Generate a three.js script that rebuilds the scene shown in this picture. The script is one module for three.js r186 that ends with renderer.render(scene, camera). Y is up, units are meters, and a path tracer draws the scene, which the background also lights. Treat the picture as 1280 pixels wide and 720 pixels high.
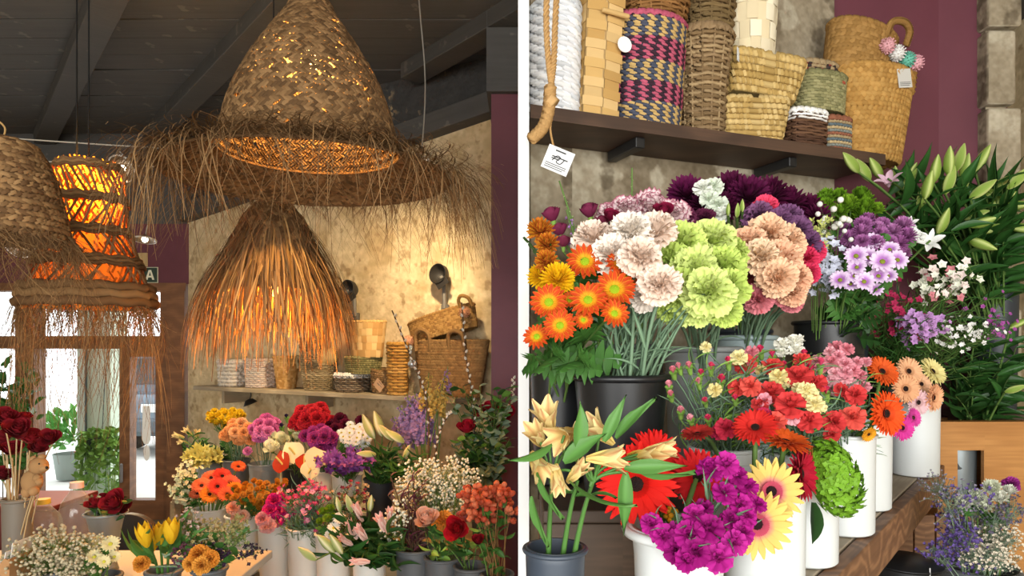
import * as THREE from 'three';
import { mergeGeometries } from 'three/addons/utils/BufferGeometryUtils.js';
import { RoundedBoxGeometry } from 'three/addons/geometries/RoundedBoxGeometry.js';
import { RectAreaLightUniformsLib } from 'three/addons/lights/RectAreaLightUniformsLib.js';

// ------------------------------------------------------------------ camera, sky, large lights, exposure
const F = 850, CX = 654.5, CY = 430, EYE = 1.5;
const scene = new THREE.Scene();
const camera = new THREE.PerspectiveCamera(2 * Math.atan(360 / F) * 180 / Math.PI, 1280 / 720, 0.05, 60);
camera.position.set(0, EYE, 0);
camera.lookAt(0, EYE, -5);
camera.setViewOffset(1280, 720, 640 - CX, 360 - CY, 1280, 720);
camera.updateProjectionMatrix();
const renderer = new THREE.WebGLRenderer({ antialias: true });
renderer.toneMapping = THREE.LinearToneMapping;
renderer.toneMappingExposure = 1.06;
renderer.shadowMap.enabled = true;
scene.background = new THREE.Color().setRGB(0.93, 0.98, 1.0);
scene.backgroundIntensity = 3.2;
RectAreaLightUniformsLib.init();
function areaLight(color, intensity, w, h, pos, look) {
  const l = new THREE.RectAreaLight(color, intensity, w, h);
  l.position.set(...pos); l.lookAt(...look); scene.add(l); return l;
}
// daylight that enters through the glazed shop front behind the camera, and through the street door
areaLight(new THREE.Color().setRGB(1.0, 0.97, 0.92), 5.2, 5.6, 2.5, [-0.4, 1.75, 2.68], [-0.4, 1.6, 0]);
areaLight(new THREE.Color().setRGB(0.93, 0.98, 1.0), 2.2, 1.7, 1.7, [-4.0, 1.0, -5.62], [-3.6, 0.9, 0]);

// ------------------------------------------------------------------ helpers
const V = (x, y, z) => new THREE.Vector3(x, y, z);
const R = Math.PI / 180;
const P = (px, py, d) => V((px - CX) / F * d, EYE - (py - CY) / F * d, -d);   // a direction from the photograph, taken to depth d
let seed = 20241;
const rnd = () => { seed |= 0; seed = seed + 0x6D2B79F5 | 0; let t = Math.imul(seed ^ seed >>> 15, 1 | seed); t = t + Math.imul(t ^ t >>> 7, 61 | t) ^ t; return ((t ^ t >>> 14) >>> 0) / 4294967296; };
const rr = (a, b) => a + (b - a) * rnd();
const lerp = (a, b, t) => a + (b - a) * t;
const pick = (a) => a[Math.floor(rnd() * a.length)];
const names = new Map();
function numbered(n) { const k = names.get(n) || 0; names.set(n, k + 1); return k ? n + '_' + String(k).padStart(3, '0') : n; }
function shadow(o) { o.castShadow = true; o.receiveShadow = true; return o; }
function mesh(name, g, m, parent) { const o = shadow(new THREE.Mesh(g, m)); o.name = name; if (parent) parent.add(o); return o; }
function tag(o, label, category, group) { o.name = numbered(o.name); o.userData.label = label; o.userData.category = category; if (group) o.userData.group = group; scene.add(o); return o; }
function thing(name, label, category, pos, group) { const o = new THREE.Group(); o.name = name; if (pos) o.position.copy(pos); return tag(o, label, category, group); }
function struct(name, g, m, label) { const o = mesh(name, g, m, scene); o.userData.kind = 'structure'; if (label) o.userData.label = label; return o; }

const matCache = new Map();
function mat(hex, rough = 0.6, extra) {
  const k = hex + '|' + rough + '|' + (extra ? JSON.stringify(extra) : '');
  if (!matCache.has(k)) matCache.set(k, new THREE.MeshPhysicalMaterial({ color: hex, roughness: rough, side: THREE.DoubleSide, vertexColors: true, specularIntensity: 0.5, ...extra }));
  return matCache.get(k);
}
const plain = (hex, rough = 0.6, extra) => { const k = 'p' + hex + rough + JSON.stringify(extra || 0); if (!matCache.has(k)) matCache.set(k, new THREE.MeshPhysicalMaterial({ color: hex, roughness: rough, side: THREE.DoubleSide, ...extra })); return matCache.get(k); };

// value noise
const NT = 256, ntab = new Float32Array(NT * NT); for (let i = 0; i < NT * NT; i++) ntab[i] = rnd();
function vnoise(x, y, per) {
  const xi = Math.floor(x), yi = Math.floor(y), fx = x - xi, fy = y - yi, sx = fx * fx * (3 - 2 * fx), sy = fy * fy * (3 - 2 * fy);
  const w = (a) => ((a % per) + per) % per;
  const g = (a, b) => ntab[(w(b) * 61 + 17) % NT * NT + (w(a) * 37 + w(b) * 11) % NT];
  return lerp(lerp(g(xi, yi), g(xi + 1, yi), sx), lerp(g(xi, yi + 1), g(xi + 1, yi + 1), sx), sy);
}
function fbm(u, v, base, oct) { let s = 0, a = 0.5, n = 0, p = base; for (let i = 0; i < oct; i++) { s += a * vnoise(u * p, v * p, p); n += a; a *= 0.5; p *= 2; } return s / n; }
function makeTex(size, fn, srgb = true, rep = 1) {
  const d = new Uint8Array(size * size * 4);
  for (let y = 0; y < size; y++) for (let x = 0; x < size; x++) {
    const c = fn(x / size, y / size), o = (y * size + x) * 4;
    d[o] = Math.max(0, Math.min(255, c[0])); d[o + 1] = Math.max(0, Math.min(255, c[1])); d[o + 2] = Math.max(0, Math.min(255, c[2])); d[o + 3] = 255;
  }
  const t = new THREE.DataTexture(d, size, size); t.wrapS = t.wrapT = THREE.RepeatWrapping; t.magFilter = THREE.LinearFilter; t.minFilter = THREE.LinearFilter;
  if (srgb) t.colorSpace = THREE.SRGBColorSpace; t.repeat.set(rep, rep); t.needsUpdate = true; return t;
}
const mixc = (a, b, t) => [lerp(a[0], b[0], t), lerp(a[1], b[1], t), lerp(a[2], b[2], t)];
const sstep = (a, b, x) => { const t = Math.max(0, Math.min(1, (x - a) / (b - a))); return t * t * (3 - 2 * t); };
// uv in metres, from the face direction
function metreUV(g) {
  if (g.index) g = g.toNonIndexed();
  const p = g.attributes.position, uv = new Float32Array(p.count * 2), a = V(), b = V(), c = V(), n = V();
  for (let i = 0; i < p.count; i += 3) {
    a.fromBufferAttribute(p, i); b.fromBufferAttribute(p, i + 1); c.fromBufferAttribute(p, i + 2);
    n.subVectors(b, a).cross(V().subVectors(c, a)); const ax = Math.abs(n.x), ay = Math.abs(n.y), az = Math.abs(n.z);
    [a, b, c].forEach((q, k) => { const w = az >= ax && az >= ay ? [q.x, q.y] : ay >= ax ? [q.x, q.z] : [q.z, q.y]; uv[(i + k) * 2] = w[0]; uv[(i + k) * 2 + 1] = w[1]; });
  }
  g.setAttribute('uv', new THREE.BufferAttribute(uv, 2)); return g;
}
const box = (w, h, d, x = 0, y = 0, z = 0) => metreUV(new THREE.BoxGeometry(w, h, d).translate(x, y, z));
const rbox = (w, h, d, r = 0.004, x = 0, y = 0, z = 0) => metreUV(new RoundedBoxGeometry(w, h, d, 2, r).translate(x, y, z));
const boxAt = (x0, x1, y0, y1, z0, z1) => box(x1 - x0, y1 - y0, z1 - z0, (x0 + x1) / 2, (y0 + y1) / 2, (z0 + z1) / 2);
// an upright slab whose front face runs from A to B (x, depth); thick goes away from the camera side
function slab(A, B, y0, y1, thick) {
  const len = Math.hypot(B[0] - A[0], B[1] - A[1]);
  const g = box(len, y1 - y0, thick, len / 2, (y0 + y1) / 2, -thick / 2);
  g.rotateY(Math.atan2(B[1] - A[1], B[0] - A[0])); g.translate(A[0], 0, -A[1]); return g;
}

// mesh builder with vertex colours
class GB {
  constructor() { this.p = []; this.c = []; this.i = []; }
  v(x, y, z, c = WHITE) { this.p.push(x, y, z); this.c.push(c[0], c[1], c[2]); return this.p.length / 3 - 1; }
  tri(a, b, c) { this.i.push(a, b, c); }
  quad(a, b, c, d) { this.i.push(a, b, c, a, c, d); }
  grid(nu, nv, fn, wrap) {
    const s = this.p.length / 3, m = wrap ? nv : nv + 1;
    for (let i = 0; i <= nu; i++) for (let j = 0; j < m; j++) { const q = fn(i / nu, j / nv); this.v(q[0], q[1], q[2], q[3]); }
    for (let i = 0; i < nu; i++) for (let j = 0; j < nv; j++) { const j2 = wrap ? (j + 1) % nv : j + 1; this.quad(s + i * m + j, s + i * m + j2, s + (i + 1) * m + j2, s + (i + 1) * m + j); }
  }
  tube(pts, rad, sides = 5, c = WHITE, cap = true) {   // rad: number or function of t
    const n = pts.length, up = V(0.31, 0.2, 0.93), rings = [];
    for (let i = 0; i < n; i++) {
      const t = V().subVectors(pts[Math.min(n - 1, i + 1)], pts[Math.max(0, i - 1)]).normalize();
      const a = V().crossVectors(t, Math.abs(t.dot(up)) > 0.95 ? V(1, 0, 0) : up).normalize(), b = V().crossVectors(t, a);
      const r = typeof rad === 'function' ? rad(i / (n - 1)) : rad, ring = [];
      for (let k = 0; k < sides; k++) { const w = k / sides * 2 * Math.PI, cx = Math.cos(w) * r, sx = Math.sin(w) * r; ring.push(this.v(pts[i].x + a.x * cx + b.x * sx, pts[i].y + a.y * cx + b.y * sx, pts[i].z + a.z * cx + b.z * sx, c)); }
      rings.push(ring);
    }
    for (let i = 0; i < n - 1; i++) for (let k = 0; k < sides; k++) { const k2 = (k + 1) % sides; this.quad(rings[i][k], rings[i][k2], rings[i + 1][k2], rings[i + 1][k]); }
    if (cap) for (const ring of [rings[0], rings[n - 1]]) for (let k = 1; k < sides - 1; k++) this.tri(ring[0], ring[k], ring[k + 1]);
  }
  ball(x, y, z, r, c = WHITE, nu = 4, nv = 6, sy = 1) { this.grid(nu, nv, (u, v) => { const a = u * Math.PI, b = v * 2 * Math.PI; return [x + r * Math.sin(a) * Math.cos(b), y + r * sy * Math.cos(a), z + r * Math.sin(a) * Math.sin(b), c]; }, true); }
  strap(o, t, n, hl, hw, th, c) {          // a small domed strip: centre o, along t, outward n
    const b = V().crossVectors(n, t).normalize(), s = this.p.length / 3;
    for (const k of [-1, 0, 1]) for (const w of [-1, 1]) for (const e of [0, 1]) {
      const out = e ? th * (k ? 0.35 : 1) : -th * 0.4;
      this.v(o.x + t.x * hl * k + b.x * hw * w + n.x * out, o.y + t.y * hl * k + b.y * hw * w + n.y * out, o.z + t.z * hl * k + b.z * hw * w + n.z * out, c);
    }
    const q = (k, w, e) => s + k * 4 + w * 2 + e;
    for (const k of [0, 1]) { this.quad(q(k, 0, 1), q(k, 1, 1), q(k + 1, 1, 1), q(k + 1, 0, 1)); this.quad(q(k, 0, 0), q(k, 0, 1), q(k + 1, 0, 1), q(k + 1, 0, 0)); this.quad(q(k, 1, 0), q(k + 1, 1, 0), q(k + 1, 1, 1), q(k, 1, 1)); }
    this.quad(q(0, 0, 0), q(0, 1, 0), q(0, 1, 1), q(0, 0, 1)); this.quad(q(2, 0, 0), q(2, 0, 1), q(2, 1, 1), q(2, 1, 0));
  }
  add(g, m, c) {                           // another geometry, moved
    const s = this.p.length / 3, pa = g.attributes.position, ca = g.attributes.color, q = V();
    for (let i = 0; i < pa.count; i++) { q.fromBufferAttribute(pa, i); if (m) q.applyMatrix4(m); this.v(q.x, q.y, q.z, c || (ca ? [ca.getX(i), ca.getY(i), ca.getZ(i)] : WHITE)); }
    if (g.index) for (let i = 0; i < g.index.count; i++) this.i.push(s + g.index.getX(i)); else for (let i = 0; i < pa.count; i++) this.i.push(s + i);
  }
  geom() {
    const g = new THREE.BufferGeometry();
    g.setAttribute('position', new THREE.Float32BufferAttribute(this.p, 3)); g.setAttribute('color', new THREE.Float32BufferAttribute(this.c, 3));
    g.setIndex(this.i); g.computeVertexNormals(); return g;
  }
}
var WHITE = [1, 1, 1];
const lin = (hex) => { const c = new THREE.Color(hex); return [c.r, c.g, c.b]; };
const tone = (c, k) => [c[0] * k, c[1] * k, c[2] * k];
const cmix = (a, b, t) => [lerp(a[0], b[0], t), lerp(a[1], b[1], t), lerp(a[2], b[2], t)];
const bez = (a, b, c, n) => { const o = []; for (let i = 0; i <= n; i++) { const t = i / n, s = 1 - t; o.push(V(s * s * a.x + 2 * s * t * b.x + t * t * c.x, s * s * a.y + 2 * s * t * b.y + t * t * c.y, s * s * a.z + 2 * s * t * b.z + t * t * c.z)); } return o; };
const spline = (pts, n, closed) => new THREE.CatmullRomCurve3(pts.map((q) => q.isVector3 ? q : V(...q)), closed).getPoints(n);
function aim(dir, spin = 0) { const q = new THREE.Quaternion().setFromUnitVectors(V(0, 1, 0), dir.clone().normalize()); return q.multiply(new THREE.Quaternion().setFromAxisAngle(V(0, 1, 0), spin)); }
function lathe(pts, seg = 32) { return new THREE.LatheGeometry(pts.map((p) => new THREE.Vector2(p[0], p[1])), seg); }
// ------------------------------------------------------------------ surface materials
const tPlaster = makeTex(512, (u, v) => { const a = fbm(u, v, 4, 6), b = fbm(u + 0.37, v + 0.11, 9, 5), k = fbm(u + 0.7, v + 0.2, 40, 2); let c = mixc([212, 190, 150], [196, 170, 126], sstep(0.42, 0.72, a)); c = mixc(c, [226, 206, 166], sstep(0.55, 0.7, b) * 0.7); c = mixc(c, [150, 120, 84], sstep(0.62, 0.78, fbm(u + 0.2, v + 0.6, 22, 5)) * 0.55); const n = (k - 0.5) * 34; return [c[0] + n, c[1] + n, c[2] + n]; }, true, 0.8);
const bPlaster = makeTex(512, (u, v) => { const h = 255 * (0.55 * fbm(u, v, 8, 6) + 0.45 * fbm(u + 0.3, v + 0.9, 42, 3)); return [h, h, h]; }, false, 0.8);
const mCream = new THREE.MeshStandardMaterial({ map: tPlaster, bumpMap: bPlaster, bumpScale: 0.012, roughness: 0.95 });
const tStone = makeTex(512, (u, v) => { const a = fbm(u, v, 4, 6), b = fbm(u + 0.5, v + 0.25, 11, 5), k = fbm(u, v, 60, 2); let c = mixc([152, 139, 116], [118, 104, 82], sstep(0.42, 0.66, a)); c = mixc(c, [182, 172, 150], sstep(0.54, 0.68, b) * 0.8); c = mixc(c, [92, 80, 62], sstep(0.62, 0.74, fbm(u + 0.1, v + 0.77, 9, 5)) * 0.75); const n = (k - 0.5) * 30; return [c[0] + n, c[1] + n, c[2] + n]; }, true, 1.1);
const mStone = new THREE.MeshStandardMaterial({ map: tStone, bumpMap: bPlaster, bumpScale: 0.014, roughness: 0.95 });
const tBlack = makeTex(512, (u, v) => { const a = fbm(u, v, 5, 6), k = fbm(u + 0.3, v, 24, 4), s = sstep(0.6, 0.66, fbm(u + 0.13, v * 1 + 0.4, 30, 4)) * sstep(0.5, 0.62, a); let c = mixc([50, 49, 48], [68, 66, 64], k); c = mixc(c, [168, 142, 104], s * 0.85); return c; }, true, 0.9);
const mBlackStone = new THREE.MeshStandardMaterial({ map: tBlack, bumpMap: bPlaster, bumpScale: 0.03, roughness: 0.9 });
const tCeil = makeTex(512, (u, v) => { const g = fbm(u * 1, v * 1, 8, 5), l = vnoise(u * 6, v * 180, 180), s = sstep(0.74, 0.8, fbm(u + 0.4, v + 0.1, 20, 4)); let c = mixc([66, 65, 63], [84, 82, 79], 0.6 * g + 0.4 * l); return mixc(c, [120, 114, 104], s * 0.55); }, true, 0.6);
const mCeil = new THREE.MeshStandardMaterial({ map: tCeil, roughness: 0.75 });
const mBeam = new THREE.MeshStandardMaterial({ map: tCeil, color: '#e9e6e2', roughness: 0.7 });
const mMaroon = new THREE.MeshStandardMaterial({ map: makeTex(256, (u, v) => { const n = (fbm(u, v, 6, 5) - 0.5) * 16; return [98 + n, 46 + n * 0.7, 58 + n * 0.7]; }), roughness: 0.6 });
const mWhiteWall = new THREE.MeshStandardMaterial({ color: '#f6f5f2', roughness: 0.8 });
function woodTex(a, b, c, ring = 9) { return makeTex(512, (u, v) => { const w = fbm(u, v, 4, 4) * 0.9, g = Math.abs(((v + w * 0.35) * ring % 1) - 0.5) * 2, f = vnoise(u * 12, v * 256, 256), k = mixc(a, b, sstep(0.15, 0.95, g)); const r = mixc(k, c, f * 0.45); return r; }); }
const mTableTop = new THREE.MeshStandardMaterial({ map: woodTex([168, 154, 132], [184, 170, 148], [146, 130, 108], 5), roughness: 0.7 });
const mTableDark = new THREE.MeshStandardMaterial({ map: woodTex([72, 56, 42], [92, 72, 55], [50, 38, 28], 7), roughness: 0.65 });
const mTableEdge = new THREE.MeshStandardMaterial({ map: woodTex([120, 84, 56], [158, 116, 80], [92, 62, 40], 26), roughness: 0.6 });
const mCrate = new THREE.MeshStandardMaterial({ map: woodTex([172, 116, 58], [192, 136, 74], [150, 98, 46], 4), roughness: 0.5 });
const mShelfBrown = new THREE.MeshStandardMaterial({ map: woodTex([70, 50, 38], [88, 64, 48], [54, 38, 28], 6), roughness: 0.6 });
const mShelfGrey = new THREE.MeshStandardMaterial({ map: woodTex([150, 134, 108], [176, 160, 132], [120, 104, 80], 5), roughness: 0.75 });
const mDoorWood = new THREE.MeshStandardMaterial({ map: woodTex([116, 76, 46], [136, 92, 58], [92, 58, 34], 8), roughness: 0.5 });
const mFloor = new THREE.MeshStandardMaterial({ map: makeTex(256, (u, v) => { const n = (fbm(u, v, 8, 5) - 0.5) * 40; return [120 + n, 112 + n, 102 + n]; }), roughness: 0.5 });
const mStreet = new THREE.MeshStandardMaterial({ color: '#c9c7c2', roughness: 0.9 });
const mGlass = new THREE.MeshPhysicalMaterial({ color: '#ffffff', transmission: 1, thickness: 0, roughness: 0.02, ior: 1.45 });
const mBlackMetal = plain('#1b1b1c', 0.45), mGreyMetal = plain('#8d8f92', 0.35, { metalness: 0.7 });

// ------------------------------------------------------------------ the setting
const CEIL = 3.3;
struct('floor', boxAt(-5.3, 2.8, -0.12, 0, -6.0, 2.9), mFloor);
struct('pavement', boxAt(-16, 10, -0.16, -0.02, -22, -6.0), mStreet, 'pale street pavement outside the glass door');
struct('pavement_front', boxAt(-9, 9, -0.16, -0.02, 2.9, 14), mStreet);
struct('ceiling', boxAt(-5.3, 2.8, CEIL + 0.02, CEIL + 0.2, -6.0, 2.9), mCeil, 'dark painted ceiling');
{ // ceiling boards in view
  const c = scene.getObjectByName('ceiling'), g = [0, 1, 2].map(() => rbox(5.6, 0.02, 0.225, 0.004));
  for (let k = 0; k < 14; k++) { const b = mesh('plank', g[k % 3], mCeil, c); b.position.set(-2.4 + (k % 2) * 0.07, CEIL + 0.008 + rr(-0.003, 0.003), -2.95 - k * 0.232); }
}
// ceiling beams run from above the pier to the street side
for (const [px, py, t0, t1] of [[95, 76, -1.7, 1.5], [250, 100, -1.9, 1.1], [552, 60, -1.6, 0.28]]) {
  const d = (CEIL - EYE) * F / (CY - py), x = (px - CX) / F * d, L = (t1 - t0) * Math.hypot(1, 0.84), dm = (t0 + t1) / 2;
  const o = mesh('ceiling_beam', rbox(0.15, 0.1, L, 0.006), mBeam, scene); o.name = numbered('ceiling_beam'); o.userData.kind = 'structure';
  o.position.set(x - 0.84 * dm, CEIL - 0.045, -(d + dm)); o.rotation.y = Math.atan2(0.84, 1);
}
// shelf wall of the lamp room
const LW0 = [-0.0717, 4.2], LWU = [-0.866, 0.5], LWN = [0.5, 0.866];   // N points into the wall (x, depth)
const LW = (t, off = 0) => [LW0[0] + LWU[0] * t - LWN[0] * off, LW0[1] + LWU[1] * t - LWN[1] * off];
const wallD = (px) => { const r = (px - CX) / F, t = (LW0[0] - r * LW0[1]) / (r * LWU[1] - LWU[0]); return LW0[1] + LWU[1] * t; };
const CORN = LW(3.231);
struct('wall_shelf', slab(CORN, LW(-0.1), 0, CEIL + 0.02, 0.3), mCream, 'cream weathered plaster wall behind the basket shelf');
{
  const sh = new THREE.Shape(); sh.moveTo(0, 2.58); sh.lineTo(3.25, 2.98); sh.lineTo(3.25, CEIL + 0.02); sh.lineTo(0, CEIL + 0.02);
  let g = metreUV(new THREE.ExtrudeGeometry(sh, { depth: 0.02, bevelEnabled: false })); g.rotateY(Math.atan2(-0.5, 0.866)); g.translate(CORN[0], 0, -CORN[1]);
  struct('wall_upper', g, mBlackStone, 'black painted rough stone above the plaster wall');
  const L = 3.2; g = rbox(L, 0.13, 0.12, 0.008, L / 2, 0, 0.05); g.rotateZ(Math.atan2(0.4, 3.25)); g.translate(0, 2.6, 0); g.rotateY(Math.atan2(-0.5, 0.866)); g.translate(CORN[0], 0, -CORN[1]);
  struct('trim_1', g, mCeil, 'black sloping timber along the top of the plaster wall');
}
struct('wall_pier', boxAt(-0.176, 0.02, 0, 2.86, -4.5, -3.7), mMaroon, 'maroon painted pier beside the basket shelf');
struct('wall_pier_top', boxAt(-0.2, 0.02, 2.86, CEIL + 0.02, -4.5, -3.66), mCeil, 'black beam end above the maroon pier');
struct('wall_divider', boxAt(-0.0119, 0.0119, 0, CEIL + 0.02, -3.7, -1.5), mWhiteWall, 'thin white partition between the lamp room and the flower bench');
// street wall with door and transom
const DD = 5.82, dx = (px) => (px - CX) / F * DD, dy = (py) => EYE - (py - CY) / F * DD;
struct('wall_street', boxAt(-5.3, CORN[0] + 0.05, dy(280), CEIL + 0.02, -DD - 0.2, -DD), mCeil, 'black upper wall over the street door');
struct('wall_street_band', boxAt(-5.3, CORN[0] + 0.02, dy(355), dy(280), -DD - 0.2, -DD + 0.01), mMaroon, 'maroon wall band over the street door');
struct('wall_street_side', boxAt(-5.3, dx(-28), 0, dy(355), -DD - 0.2, -DD), mMaroon);
{
  const d1 = new THREE.Group(); d1.name = 'door_1'; d1.userData.kind = 'structure'; d1.userData.label = 'brown timber shop door frame with glazed transom and sidelight'; scene.add(d1);
  const z0 = -DD - 0.12, z1 = -DD + 0.03;
  mesh('frame_head', boxAt(dx(-28), dx(234), dy(364), dy(354), z0, z1), mDoorWood, d1);
  mesh('transom_bar', boxAt(dx(-28), dx(212), dy(436), dy(420), z0, z1 - 0.01), mDoorWood, d1);
  mesh('post', boxAt(dx(22), dx(45), 0, dy(364), z0, z1), mDoorWood, d1);
  mesh('post', boxAt(dx(212), dx(234), 0, dy(364), z0, z1 + 0.02), mDoorWood, d1);
  mesh('stile', boxAt(dx(150), dx(163), 0, dy(436), z0 + 0.03, z1 - 0.02), mDoorWood, d1);
  mesh('stile', boxAt(dx(195), dx(211), 0, dy(436), z0 + 0.03, z1 - 0.02), mDoorWood, d1);
  mesh('stile', boxAt(dx(201), dx(212), dy(420), dy(364), z0 + 0.03, z1 - 0.02), mDoorWood, d1);
  mesh('rail', boxAt(dx(163), dx(195), 0, dy(625), z0 + 0.03, z1 - 0.02), mDoorWood, d1);
  mesh('rail', boxAt(dx(163), dx(195), dy(446), dy(436), z0 + 0.03, z1 - 0.02), mDoorWood, d1);
  mesh('transom_pane', boxAt(dx(45), dx(201), dy(420), dy(364), -DD - 0.05, -DD - 0.045), mGlass, d1);
  mesh('sidelight_pane', boxAt(dx(163), dx(195), dy(625), dy(446), -DD - 0.05, -DD - 0.045), mGlass, d1);
  mesh('handle', new THREE.CapsuleGeometry(0.012, 0.14, 4, 8).translate(dx(156), dy(590), z1 + 0.02), mGreyMetal, d1);
  const w1 = new THREE.Group(); w1.name = 'window_1'; w1.userData.kind = 'structure'; w1.userData.label = 'street window left of the door post'; scene.add(w1);
  mesh('pane', boxAt(dx(-28), dx(22), dy(625), dy(364), -DD - 0.05, -DD - 0.045), mGlass, w1);
  mesh('sill', boxAt(dx(-28), dx(22), 0, dy(625), z0, z1), mDoorWood, w1);
}
// shell around and behind the camera, with the glazed shop front as an opening
struct('wall_left', boxAt(-5.5, -5.3, -0.1, CEIL + 0.2, -6.0, 2.9), mCream);
struct('wall_right', boxAt(2.8, 3.0, -0.1, CEIL + 0.2, -6.0, 2.9), mCream);
struct('wall_front_low', boxAt(-5.3, 2.8, 0, 0.45, 2.75, 2.9), mWhiteWall);
struct('wall_front_high', boxAt(-5.3, 2.8, 3.05, CEIL + 0.02, 2.75, 2.9), mWhiteWall);
struct('wall_front_left', boxAt(-5.3, -3.3, 0.45, 3.05, 2.75, 2.9), mWhiteWall);
struct('wall_front_right', boxAt(2.5, 2.8, 0.45, 3.05, 2.75, 2.9), mWhiteWall);
struct('wall_back', boxAt(CORN[0] + 0.05, 2.8, 0, CEIL + 0.02, -6.0, -5.85), mCream);
// flower bench side: stone wall, maroon wall, stone jamb
const RW0 = [-0.063, 1.89], RWU = [0.928, 0.372], RWN = [-0.372, 0.928];
const RW = (s, off = 0) => [RW0[0] + RWU[0] * s - RWN[0] * off, RW0[1] + RWU[1] * s - RWN[1] * off];
const stoneD = (px) => { const r = (px - CX) / F, s = (r * RW0[1] - RW0[0]) / (RWU[0] - r * RWU[1]); return RW0[1] + RWU[1] * s; };
const RC = RW(1.2227);
struct('wall_stone', mergeGeometries([slab(RW(0.09), RW(0.22), 0, CEIL + 0.02, 0.02), slab(RW(0.22), RC, 0, CEIL + 0.02, 0.25)]), mStone, 'grey beige stone wall behind the flower bench');
struct('wall_maroon', slab([RC[0] - 0.12, RC[1] + 0.02], [1.75, 2.46], 0, CEIL + 0.02, 0.2), mMaroon, 'dark maroon wall beside the stone wall');
struct('wall_maroon_pier', slab([1.43, 2.43], [1.7, 2.42], 0, CEIL + 0.02, 0.1), mMaroon, 'maroon pier standing proud of the wall');
{
  const j = new THREE.Group(); j.name = 'wall_jamb'; j.userData.kind = 'structure'; j.userData.label = 'pale cut stone door jamb'; scene.add(j);
  let y = 0.3; for (let k = 0; y < CEIL; k++) { const h = [0.34, 0.27, 0.42, 0.3, 0.36][k % 5], w = 0.1 + (k % 2) * 0.02, o = mesh('stone_block', rbox(w, h - 0.012, 0.3, 0.012), mStone, j); o.position.set(1.615 + w / 2 + rr(-0.006, 0.006), y + h / 2, -2.52 + rr(0, 0.015)); y += h; }
  mesh('mortar', boxAt(1.63, 1.7, 0, CEIL, -2.64, -2.4), mStone, j);
}
struct('wall_passage', boxAt(1.7, 1.78, 0, CEIL + 0.02, -4.0, -2.66), mStone, 'stone side of the recess beyond the jamb');
struct('wall_recess', boxAt(1.7, 2.8, 0, CEIL + 0.02, -4.2, -4.0), mStone, 'stone wall at the back of the recess beyond the stone jamb');
// ------------------------------------------------------------------ flower shapes (each faces +y, radius about 1)
const SH = {
  ray: (u) => Math.pow(Math.max(0.02, Math.sin(Math.PI * (0.14 + 0.68 * u))), 0.7) * (u > 0.98 ? 0.55 : 1),
  fan: (u) => 0.16 + 0.84 * u,
  oval: (u) => Math.pow(Math.max(0.03, Math.sin(Math.PI * (0.08 + 0.9 * u))), 0.75),
  lance: (u) => Math.max(0.03, Math.sin(Math.PI * Math.pow(0.04 + 0.95 * u, 0.75))),
  tepal: (u) => Math.pow(Math.max(0.03, Math.sin(Math.PI * (0.08 + 0.78 * u))), 0.75) * (u > 0.98 ? 0.6 : 1),
  cup: (u) => Math.pow(Math.max(0.05, Math.sin(Math.PI * (0.12 + 0.72 * u))), 0.6)
};
function petal(gb, o) {
  const { phi, r0 = 0.05, y0 = 0, e0, e1, L, W, nu = 4, nv = 2, cup = 0, ruf = 0, rufN = 3, jag = 0, col, shape = SH.ray, twist = 0 } = o;
  const ca = Math.cos(phi), sa = Math.sin(phi), ctr = []; let r = r0, y = y0;
  for (let i = 0; i <= nu; i++) { const e = lerp(e0, e1, i / nu) * R; ctr.push([r, y, e]); r += Math.cos(e) * L / nu; y += Math.sin(e) * L / nu; }
  const ph = rnd() * 6.28;
  gb.grid(nu, nv, (u, v) => {
    const [cr, cy, e] = ctr[Math.round(u * nu)], s = v * 2 - 1, w = s * W / 2 * shape(u);
    let off = cup * (s * s) * shape(u) * W + ruf * u * u * Math.sin(s * Math.PI * rufN + ph) + twist * s * u * W;
    const ext = (u > 0.99 ? (jag * ((Math.round(v * nv) % 2) ? 1 : -1) - Math.abs(s) * jag * 1.2) : 0) - (u > 0.6 ? Math.abs(s) * Math.abs(s) * L * 0.06 : 0);
    const pr = cr + Math.cos(e) * ext - Math.sin(e) * off, py = cy + Math.sin(e) * ext + Math.cos(e) * off;
    return [pr * ca - w * sa, py, pr * sa + w * ca, col ? col(u, s) : WHITE];
  });
}
function carnation(layers, nv = 5, nu = 3, colr) {
  const gb = new GB();
  const n = layers, e0 = [88, 76, 60, 38, 12], e1 = [80, 50, 18, -6, -34], L = [0.85, 0.95, 1.02, 1.02, 0.95];
  n.forEach((c, k) => { const kk = Math.round(k / Math.max(1, n.length - 1) * 4), of = rnd() * 6; for (let i = 0; i < c; i++) { const t = rr(0.86, 1.08), b = colr ? null : tone(WHITE, rr(0.93, 1.04)); petal(gb, { phi: of + i / c * 6.283 + rr(-0.15, 0.15), r0: 0.04, y0: -0.38, e0: e0[kk] + rr(-7, 7), e1: e1[kk] + rr(-12, 12), L: L[kk] * t, W: 0.7, nu, nv, ruf: 0.105, rufN: 2.6, jag: 0.035, cup: 0.03, shape: SH.fan, col: colr || (() => b) }); } });
  return gb.geom();
}
function calyxGeom() { const gb = new GB(); gb.grid(4, 7, (u, v) => { const a = v * 6.283, r = [0.1, 0.19, 0.22, 0.25, 0.34][Math.round(u * 4)], y = [-1.25, -1.15, -0.85, -0.5, -0.3 + 0.06 * Math.cos(a * 5)][Math.round(u * 4)]; return [r * Math.cos(a), y, r * Math.sin(a), WHITE]; }, true); return gb.geom(); }
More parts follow.
